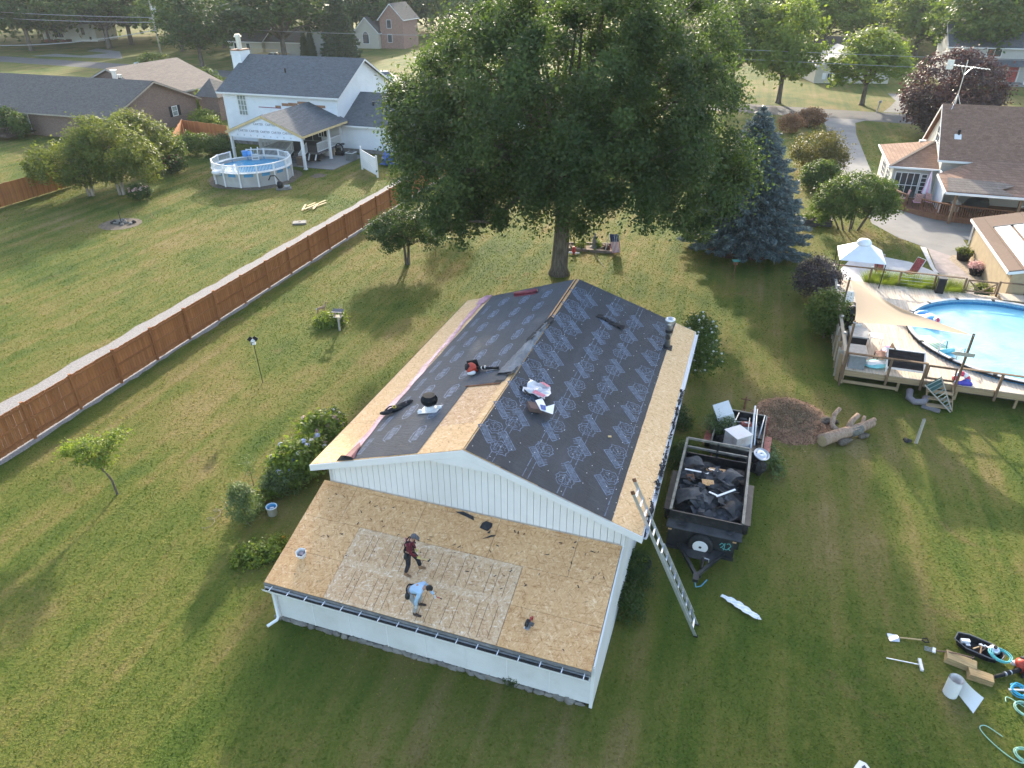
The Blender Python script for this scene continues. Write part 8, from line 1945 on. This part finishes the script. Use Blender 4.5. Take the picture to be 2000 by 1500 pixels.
def deer(label, loc, rz, s=.5, antler=False):
    t = thing('deer_statue', label, 'deer statue', loc, rz, 'deer statues')
    J = [((0, 0, 1.0), (.17, .21)), ((.45, 0, 1.05), (.16, .22)), ((.70, 0, 1.35), .11), ((.80, 0, 1.62), .085), ((.85, 0, 1.72), .09), ((1.05, 0, 1.64), .05), ((-.38, 0, 1.04), (.16, .2)), ((-.52, 0, 1.0), .06), ((.48, .11, .75), .075), ((.46, .11, .4), .045), ((.47, .11, .03), .035), ((.50, -.11, .75), .075), ((.54, -.11, .4), .045), ((.50, -.11, .03), .035), ((-.36, .11, .78), .10), ((-.52, .11, .46), .05), ((-.44, .11, .03), .035), ((-.38, -.11, .78), .10), ((-.46, -.11, .46), .05), ((-.36, -.11, .03), .035)]
    E = [(0, 1), (1, 2), (2, 3), (3, 4), (4, 5), (0, 6), (6, 7), (1, 8), (8, 9), (9, 10), (1, 11), (11, 12), (12, 13), (6, 14), (14, 15), (15, 16), (6, 17), (17, 18), (18, 19)]
    J = [((j[0][0] * s, j[0][1] * s, j[0][2] * s), tuple(r_ * s for r_ in j[1]) if isinstance(j[1], tuple) else j[1] * s) for j in J]
    skin('body', J, E, M['deer'], t, 2)
    for sg in (-1, 1): part('ear', MB().blob((.80 * s, sg * .11 * s, 1.82 * s), (.03 * s, .07 * s, .05 * s), 2, .1), M['deer'], t)
    part('tail', MB().blob((-.57 * s, 0, .98 * s), (.06 * s, .05 * s, .14 * s), 3, .1), M['white'], t)
    if antler:
        for sg in (-1, 1): part('antler', MB().tube([(.8 * s, sg * .05 * s, 1.8 * s), (.74 * s, sg * .18 * s, 2.0 * s), (.84 * s, sg * .22 * s, 2.25 * s)], .022 * s, 5).tube([(.74 * s, sg * .18 * s, 2.0 * s), (.92 * s, sg * .15 * s, 2.12 * s)], .018 * s, 5), plain('pale_antler', (.5, .42, .32), .6) if 'pale_antler' not in bpy.data.materials else bpy.data.materials['pale_antler'], t)
    return t
deer('small tan deer statue with a white tail on the lawn', (-10.883,37.433,0), .5, .42)
deer('antlered deer statue half hidden behind the bird feeder', (-9.719,37.162,0), -1.2, .40, True)
bk_ = thing('paint_bucket', 'white bucket with a blue rim beside the garage shrubs', 'bucket', (-8.714,20.228,0), 0)
part('wall', MB().lathe([(.01, 0), (.16, 0), (.19, .34), (.205, .34), (.205, .37), (.175, .37), (.16, .06)], (0, 0, 0), 18, cap=False), M['white'], bk_, smooth=True); part('blue_liner', MB().lathe([(.165, .18), (.172, .36), (.21, .375)], (0, 0, 0), 18, cap=False), plain('sky_blue_plastic', (.10, .36, .60), .4), bk_, smooth=True); part('contents', MB().lathe([(.01, .2), (.15, .19)], (0, 0, 0), 16, cap=False), M['vinyl_b'], bk_); part('rag', MB().cbox((0, .02, .27), (.14, .06, .06), .3), M['white'], bk_)
single('white_hose', 'thin white hose curled on the grass beside the olive bush', 'hose', MB().tube([(.18 * math.sin(i * .5) + .01 * i, -.035 * i + .16 * math.cos(i * .5), .03) for i in range(34)], .007, 5), M['worn_rim'], (-10.734,20.739,0), -.4, None, True)
gp = thing('garden_lamp', 'green capped feeder on a short post on the right lawn', 'feeder post', (13.972,42.782,0), 0)
part('post', MB().tube([(0, 0, 0), (0, 0, 1.0)], .03, 6), M['rust'], gp); part('box', MB().box(-.12, .12, -.1, .1, .95, 1.18), M['rust'], gp); part('cap', MB().box(-.2, .2, -.17, .17, 1.18, 1.24), plain('green_cap', (.04, .18, .15), .6), gp)
single('shepherd_hook', 'thin dark shepherd hook pole right of the dome tree', 'pole', MB().tube([(0, 0, 0), (0, 0, 2.1), (.05, 0, 2.25), (.2, 0, 2.3), (.3, 0, 2.2)], .018, 6), M['rust'], (-5.212,46.752,0))
# flower bed with flag behind the maple trunk
fbed = Vector((5.649,48.334,0)); fb = thing('flower_bed', 'brick-edged flower bed behind the big maple trunk', 'flower bed', fbed, -.12)
outline = [(-2.3, -.35), (1.3, -.75), (1.75, -.3), (1.7, .4), (1.2, .85), (-.6, .8), (-2.3, .6)]
part('soil', MB().prism(outline, .0, .08), M['soil'], fb)
rb_ = random.Random(3)
for p, q in zip(outline, outline[1:] + outline[:1]):
    p, q = Vector(p), Vector(q); n = max(1, int((q - p).length / .3))
    for k in range(n): part('edging_block', MB().cbox((p.lerp(q, (k + .5) / n)).to_3d() + Vector((0, 0, .09)), ((q - p).length / n - .02, .16, .18 + rb_.uniform(0, .02)), math.atan2((q - p).y, (q - p).x)), plain('brown_block', (.20, .15, .125), .9, .2) if 'brown_block' not in bpy.data.materials else bpy.data.materials['brown_block'], fb)
for i, (x, y, s_, mt, lab) in enumerate(((-.9, .1, .35, 'leaf_gold', 'pale yellow variegated plant in the flower bed'), (.3, .3, .3, 'leaf_light', 'light plant beside the white statue'), (.9, -.2, .22, 'leaf_purple', 'small dark plant near the flag'))):
    plant('bed_plant', lab, 'plant', fbed + Vector((x, y, .05)), [(0, 0, s_ * .7, s_, s_, s_ * .8)], 40, 18, .09, .05, .03, M[mt], 300 + i)
stt_ = thing('garden_statue', 'small pale statue in the flower bed', 'statue', fbed + Vector((.1, .2, .05)), 0)
part('plinth', MB().lathe([(.3, 0), (.32, .06), (.18, .12), (.15, .3)], (0, 0, 0), 14), M['concrete'], stt_); part('figure', MB().lathe([(.15, .3), (.17, .45), (.12, .65), (.14, .75), (.06, .84), (.09, .92), (.07, 1.0), (.01, 1.03)], (0, 0, 0), 14), M['concrete'], stt_, smooth=True)
fg = thing('flag', 'American flag with stars and stripes hanging on a leaning pole', 'flag', Vector((6.889,47.311,0)), 0)
part('pole', MB().tube([(-.5, .35, 0), (-.28, .1, 1.45)], .02, 6), M['white'], fg)
fo, fu, fv = Vector((-.28, .08, 1.38)), Vector((.58, -.08, .05)), Vector((.22, -.06, -1.28))    # hoist along the pole top, stripes run down
def flagpt(a, b): return fo + fu * a + fv * b + Vector((0, .035 * math.sin(7 * a + 2 * b), 0))
for k in range(13):
    a0, a1 = k / 13, (k + 1) / 13; b0 = .42 if k < 7 else 0
    b0 = .42
    vs = [flagpt(a, b) for b in [b0 + (1 - b0) * i / 5 for i in range(6)] for a in (a0, a1)]
    part('stripe', MB().add(vs, [(2 * i, 2 * i + 1, 2 * i + 3, 2 * i + 2) for i in range(5)]), plain('flag_red', (.42, .03, .045), .8) if k == 0 else (bpy.data.materials['flag_red'] if k % 2 == 0 else M['wrap_white']), fg)
vs = [flagpt(a, b) for b in [.42 * i / 4 for i in range(5)] for a in (0, .34, .67, 1)]
cn = part('canton', MB().add(vs, [(4 * i + j, 4 * i + j + 1, 4 * i + j + 5, 4 * i + j + 4) for i in range(4) for j in range(3)]), plain('flag_navy', (.02, .03, .10), .8), fg)
sm_ = MB(); nrm = fu.cross(fv).normalized() * -.008
for r_ in range(6):
    for c_ in range(5):
        p = flagpt(.1 + c_ * .2, .035 + r_ * .07) + nrm; u1, v1 = fu.normalized() * .03, fv.normalized() * .03
        sm_.add([p - u1, p + v1, p + u1, p - v1], [(0, 1, 2, 3)])
part('stars', sm_, M['wrap_white'], cn, kind='stuff')
rdh = thing('yard_spinner', 'red and white yard ornament in front of the flower bed', 'ornament', (4.211,47.298,0), 0)
part('body', MB().lathe([(.08, 0), (.12, .2), (.09, .4), (.13, .45), (.05, .55)], (0, 0, 0), 10), plain('red_enamel', (.5, .04, .04), .5), rdh, smooth=True); part('wing', MB().blob((-.22, 0, .12), (.2, .08, .07), 2, .1), M['white'], rdh, smooth=True); part('wing', MB().blob((.22, -.05, .1), (.2, .08, .07), 4, .1), M['white'], rdh, smooth=True)
single('bed_cable', 'thin pale cord running from the flower bed over the lawn', 'cord', MB().tube([(0, 0, .04), (-.1, -1.2, .03), (.05, -2.2, .03), (.3, -3.4, .03)], .012, 5), M['worn_rim'], (5.797,48.022,0))
# mulch under the spruce and round the maple
rg = random.Random(8)
for nm, c, rx, ry, mt in (('mulch_ring', (15.996,48.28,0), 2.6, 2.2, 'mulch'),):
    M.setdefault('mulch', plain('red_brown_mulch', (.16, .085, .055), .95, .4, 8, bump=.8))
    sheet(nm, [Vector((c[0], c[1], 0)) + Vector((rx * math.cos(q) * rg.uniform(.85, 1.12), ry * math.sin(q) * rg.uniform(.85, 1.12), 0)) for q in [i * .2618 for i in range(24)]], .009, M[mt])
sheet('worn_patch', [Vector((-18.312,68.7,0)) + Vector((.8 * math.cos(q) * rg.uniform(.8, 1.1), .8 * math.sin(q) * rg.uniform(.8, 1.1), 0)) for q in [i * .3491 for i in range(18)]], .008, M['sand'])

# ================================================================ across the street
def far_house(name, label, base, rz, blocks, wins=(), extra=None):
    t = thing(name, label, 'house', base, rz)
    for b in blocks: gable_block(t, *b[:8], **(b[8] if len(b) > 8 else {}))
    for (c, w, h, kw) in wins: win(t, c, w, h, **kw)
    if extra: extra(t)
    return t
M['siding_beige'] = siding('beige_siding', (.48, .44, .36), .2, .8); M['brick_pink'] = plain('pink_brick', (.30, .18, .14), .9, .15, 3)
def ex1(t):
    part('porch_roof', MB().extr([(-8.2, -2.6, 2.7), (-1.0, -2.6, 2.7), (-1.0, 0, 3.6), (-8.2, 0, 3.6)], (0, 0, .12)), M['shingle_tan'], t); part('porch_base', MB().box(-8, -1.2, -2.4, -.02, 0, .5), plain('red_brick_base', (.22, .10, .08), .9), t)
    for x in (-7.8, -4.6, -1.4): part('porch_post', MB().box(x - .1, x + .1, -2.4, -2.2, .5, 2.7), M['white'], t)
far_house('farmhouse', 'white farmhouse with tan porch roof across the road, upper left', (-113.384,206.924,0), LOT + .2, [(-9, 6, 0, 9, 4.2, 7.2, M['siding_white'], M['shingle_tan'], {})], [((2.5, 0, 2.4), 1.1, 1.8, {}), ((-4.5, 0, 1.8), 2.6, 1.8, {'mull': (4, 1)}), ((4.2, 0, .8), .8, .8, {})], ex1)
def ex2(t):
    arch = [(-.75, 0), (.75, 0), (.75, 1.6), (.6, 2.1), (.3, 2.4), (0, 2.5), (-.3, 2.4), (-.6, 2.1), (-.75, 1.6)]
    f_ = part('arched_window', MB().extr([(x * 1.15 - .6, -.03, 1.0 + z * 1.05) for x, z in arch], (0, .02, 0)), M['white'], t); part('pane', MB().extr([(x - .6, -.05, 1.1 + z) for x, z in arch], (0, .015, 0)), M['glass'], f_)
far_house('gable_house', 'brick and beige house with an arched window left of the maple', (-33.794,187.155,0), LOT + .05, [(-3.4, 2.6, 0, 8, 3.6, 6.6, M['siding_beige'], M['shingle_dark'], {'axis': 'y'}), (2.65, 8.5, 1.2, 10, 6.4, 9.4, M['brick_pink'], M['shingle_dark'], {'axis': 'y'})], [((5.0, 1.2, 5.2), 1.2, 1.8, {}), ((5.0, 1.2, 2.2), 1.2, 1.8, {})], ex2)
far_house('beige_house', 'low beige house with white shutters behind roadside trees', (53.169,128.723,0), LOT + .25, [(-3.0, 9, 0, 10, 2.6, 5.0, M['siding_beige'], plain('pale_grey_roof', (.30, .28, .26), .9, .15, 3), {'axis': 'y'})], [((-.6, 0, 1.1), .9, 1.0, {'mull': (2, 1)})], lambda t: [part('shutter', MB().box(x - .3, x + .3, -.06, -.01, .6, 1.6), M['white'], t) for x in (-1.5, .3)])
single('dark_shed', 'dark shed roof behind the low beige house', 'shed', MB().box(-4, 4, 0, 6, 0, 2.6).extr([(-4.4, -.3, 2.7), (4.4, -.3, 2.7), (4.4, 3, 4.0), (-4.4, 3, 4.0)], (0, 0, .15)), plain('dark_shed', (.05, .052, .06), .8, .2), (65.418,163.499,0), LOT)
def ex3(t):
    part('porch_roof', MB().extr([(-9, -2.8, 2.9), (2.4, -2.8, 2.9), (2.4, 0, 3.7), (-9, 0, 3.7)], (0, 0, .12)), M['shingle_grey'], t); part('porch_floor', MB().box(-9, 2.4, -2.8, -.02, 0, .35), M['concrete'], t)
    for x in (-8.8, -5.0, -1.4, 2.2): part('porch_post', MB().box(x - .1, x + .1, -2.7, -2.5, .35, 2.9), M['white'], t)
    railing(t, (-8.8, -2.6, .35), (-5.0, -2.6, .35)); railing(t, (-5.0, -2.6, .35), (-1.4, -2.6, .35))
    d_ = part('front_door', MB().box(.2, 1.6, -.06, -.01, .4, 2.6), plain('red_door', (.33, .04, .04), .5), t); part('door_handle', MB().box(.35, .42, -.1, -.06, 1.4, 1.5), M['aluminium'], d_)
    for s_ in (0.0, 1.8): part('door_trim', MB().box(s_ - .12, s_ + .05, -.08, -.01, .4, 2.75), M['white'], t)
far_house('porch_house', 'white house with a red door and railed front porch', (80.704,127.295,0), LOT + .05, [(-9.2, 4.5, 0, 9, 5.6, 8.6, M['siding_grey'], M['shingle_grey'], {}), (4.55, 12, -1.5, 9, 5.0, 8.0, M['siding_white'], M['shingle_grey'], {'axis': 'y'})], [((-2.6, 0, 4.8), 2.2, 1.5, {'mull': (2, 1)}), ((-6.0, 0, 1.7), 2.2, 1.8, {'mull': (2, 2)}), ((-3.0, 0, 1.7), 1.5, 1.6, {'mull': (2, 2)})], ex3)
far_house('back_house', 'tan house with a wooden deck behind the white house roof', (-55.809,171.352,0), LOT, [(-6.5, 2, 0, 9, 3.0, 5.6, M['siding_beige'], M['shingle_dark'], {}), (2.05, 11, 1, 9, 3.0, 5.2, M['siding_grey'], M['shingle_dark'], {})], [((-4.6, 0, 1.8), 1.0, 1.5, {}), ((-1.5, 0, 1.8), 1.0, 1.5, {})], lambda t: [part('deck', MB().box(1.5, 8, -3, .9, .6, .8), M['raw_pine'], t), railing(t, (1.5, -3, .8), (8, -3, .8), 1.0, .06, .3, M['raw_pine'])])
far_house('white_garage', 'small white house half hidden behind the cypress pair', (-41.473,169.56,0), LOT, [(-5.5, 5, 0, 8, 3.0, 5.8, M['siding_white'], M['shingle_tan'], {'axis': 'y'})], [((-2, 0, 1.5), 2.4, 2.0, {})])
far_house('hidden_house', 'pale house glimpsed through the maple crown', lot(-33, 44), LOT, [(0, 15, 0, 9, 3.0, 5.4, M['siding_white'], M['shingle_tan'], {})], [((4, 0, 1.6), 1.6, 1.3, {}), ((9, 0, 1.6), 1.6, 1.3, {})])
# cars
def car(label, loc, rz, mat):
    t = thing('parked_car', label, 'car', loc, rz, 'parked cars')
    prof = [(-2.2, .35), (-2.22, .75), (-2.05, .92), (-1.1, 1.0), (1.0, .98), (2.05, .82), (2.22, .6), (2.2, .35)]
    part('body', MB().extr([(x, -.88, z) for x, z in prof], (0, 1.76, 0)), mat, t)
    cab_ = [(-1.75, .97), (-1.15, 1.42), (.3, 1.44), (1.05, .97)]
    part('cabin', MB().hexa([(-1.8, -.82, .96), (1.1, -.82, .96), (1.1, .82, .96), (-1.8, .82, .96), (-1.2, -.66, 1.40), (.3, -.66, 1.42), (.3, .66, 1.42), (-1.2, .66, 1.40)]), M['glass'], t); part('roof_panel', MB().hexa([(-1.22, -.67, 1.40), (.32, -.67, 1.42), (.32, .67, 1.42), (-1.22, .67, 1.40), (-1.1, -.6, 1.46), (.2, -.6, 1.47), (.2, .6, 1.47), (-1.1, .6, 1.46)]), mat, t)
    for s_ in (-1, 1): part('pillar', MB().bar((-.4, s_ * .76, .97), (-.4, s_ * .66, 1.42), .1, .06, (1, 0, 0)), mat, t)
    for x_ in (-1.35, 1.4):
        for s_ in (-1, 1):
            w_ = part('wheel', MB().lathe([(.2, -.11), (.33, -.1), (.34, 0), (.33, .1), (.2, .11)], (x_, s_ * .82, .34), 16, 'Y'), M['rubber'], t); part('rim', MB().lathe([(.2, -.115), (.2, .115)], (x_, s_ * .82, .34), 12, 'Y'), M['aluminium'], w_)
    for s_ in (-.65, .65): part('headlight', MB().cbox((2.17, s_, .7), (.1, .32, .14)), M['glass_pale'], t); part('tail_light', MB().cbox((-2.2, s_, .8), (.06, .3, .16)), plain('red_lens', (.4, .02, .02), .3) if 'red_lens' not in bpy.data.materials else bpy.data.materials['red_lens'], t)
    return t
car('silver car parked beside the utility pole across the road', (-71.323,152.862,0), LOT + 3.2, plain('silver_paint', (.52, .55, .57), .3, .05, spec=.6))
car('white sedan parked at the end of the white house drive', (-22.37,133.955,0), LOT + 2.5, plain('white_car_paint', (.76, .77, .78), .25, .03, spec=.6))
car('pale car half hidden behind the white house ridge', (-48.965,163.672,0), LOT + .3, plain('pale_green_paint', (.50, .56, .54), .3, .03, spec=.6))
# utility pole, wires, mailbox, antenna pole
ub = Vector((-73.494,165.189,0)); up_ = thing('utility_pole', 'wooden utility pole with a grey transformer by the road', 'utility pole', ub, 0)
part('pole', MB().tube([(0, 0, 0), (0, 0, 12.4)], [.2, .14], 10), M['grey_rail'], up_, smooth=True); part('transformer', MB().lathe([(.35, 8.6), (.37, 9.9), (.2, 10.05)], (.55, 0, 0), 14), plain('pale_grey_can', (.5, .52, .54), .5), up_, smooth=True); part('bracket', MB().box(.1, .3, -.1, .1, 9.0, 9.6), M['aluminium'], up_); part('crossarm', MB().box(-.9, .9, -.08, .08, 7.6, 7.75), M['grey_rail'], up_)
WG = 'overhead wires at the road'
def wire(label, p, q, sag, r_=.05):
    p, q = Vector(p), Vector(q); pts = []
    for i in range(17):
        t_ = i / 16; v = p.lerp(q, t_); v.z -= sag * 4 * t_ * (1 - t_); pts.append(v)
    single('power_line', label, 'power line', MB().tube([v - p for v in pts], r_, 5), plain('pale_wire', (.30, .30, .30), .6) if 'pale_wire' not in bpy.data.materials else bpy.data.materials['pale_wire'], p, 0, WG)
pl = lot(-215, 99, 0); pr_ = lot(-62, 85, 0)
wire('topmost wire left of the utility pole', ub + Vector((0, 0, 7.9)), pl + Vector((0, 0, 10.5)), .8); wire('second wire left of the utility pole', ub + Vector((0, 0, 7.0)), pl + Vector((0, 0, 9.2)), .9); wire('lowest deeply sagging cable left of the utility pole', ub + Vector((0, 0, 5.6)), pl + Vector((6, -20, 6.6)), 3.6, .07); wire('wire running right from the utility pole', ub + Vector((0, 0, 6.6)), pr_ + Vector((60, 0, 7.5)), 1.2, .04)
wire('upper dark wire across the roadside trees at the right', lot(-40, 81.5, 7.6), lot(60, 72.5, 7.8), .6, .03); wire('lower dark wire across the roadside trees at the right', lot(-40, 81.0, 6.5), lot(60, 72.0, 6.6), .6, .03)
mb_ = thing('mailbox', 'mailbox on a leaning post at the road edge', 'mailbox', (48.767,101.64,0), LOT)
part('post', MB().bar((0, 0, 0), (.12, 0, 1.2), .16, .16, (0, 1, 0)), M['grey_rail'], mb_); part('box', MB().lathe([(.16, -.3), (.16, .3)], (.14, 0, 1.35), 12, 'Y'), plain('grey_mailbox', (.22, .22, .23), .5), mb_); part('flag', MB().box(.3, .33, -.1, .05, 1.4, 1.55), plain('white_flag', (.6, .58, .55), .5), mb_)

# ================================================================ grass blades on the near lawns (kept last: nothing depends on it)
_gp = [tuple((Vector(GO) + Matrix.Rotation(LOT, 3, 'Z') @ Vector((x, y, 0)))[:2]) for x, y in ((.45, -3.2), (10.1, -3.2), (10.1, 13.3), (.45, 13.3))]
_dp = [tuple(lot(u, v)[:2]) for u, v in ((0, 0), (20, 0), (20, 12), (0, 12))]
turf('grass', 430000, (-75, 75, 9, 100), .012, .04, .034, 5, [_gp, _dp] + KEEP)

# ================================================================ hazy morning air
hz = MB().box(-905, 905, -125, 1305, -1, 26)
hzo = link('haze', hz.mesh('haze'), None); tag(hzo, 'thin pale haze hanging over the whole place', 'haze', kind='stuff')
hm = bpy.data.materials.new('haze'); hm.use_nodes = True; hn = hm.node_tree; hn.nodes.clear()
ho = hn.nodes.new('ShaderNodeOutputMaterial'); hv = hn.nodes.new('ShaderNodeVolumePrincipled')
hv.inputs['Color'].default_value = (.9, .95, 1.0, 1); hv.inputs['Density'].default_value = .00017; hv.inputs['Anisotropy'].default_value = .0
hn.links.new(hv.outputs[0], ho.inputs['Volume']); hzo.data.materials.append(hm)
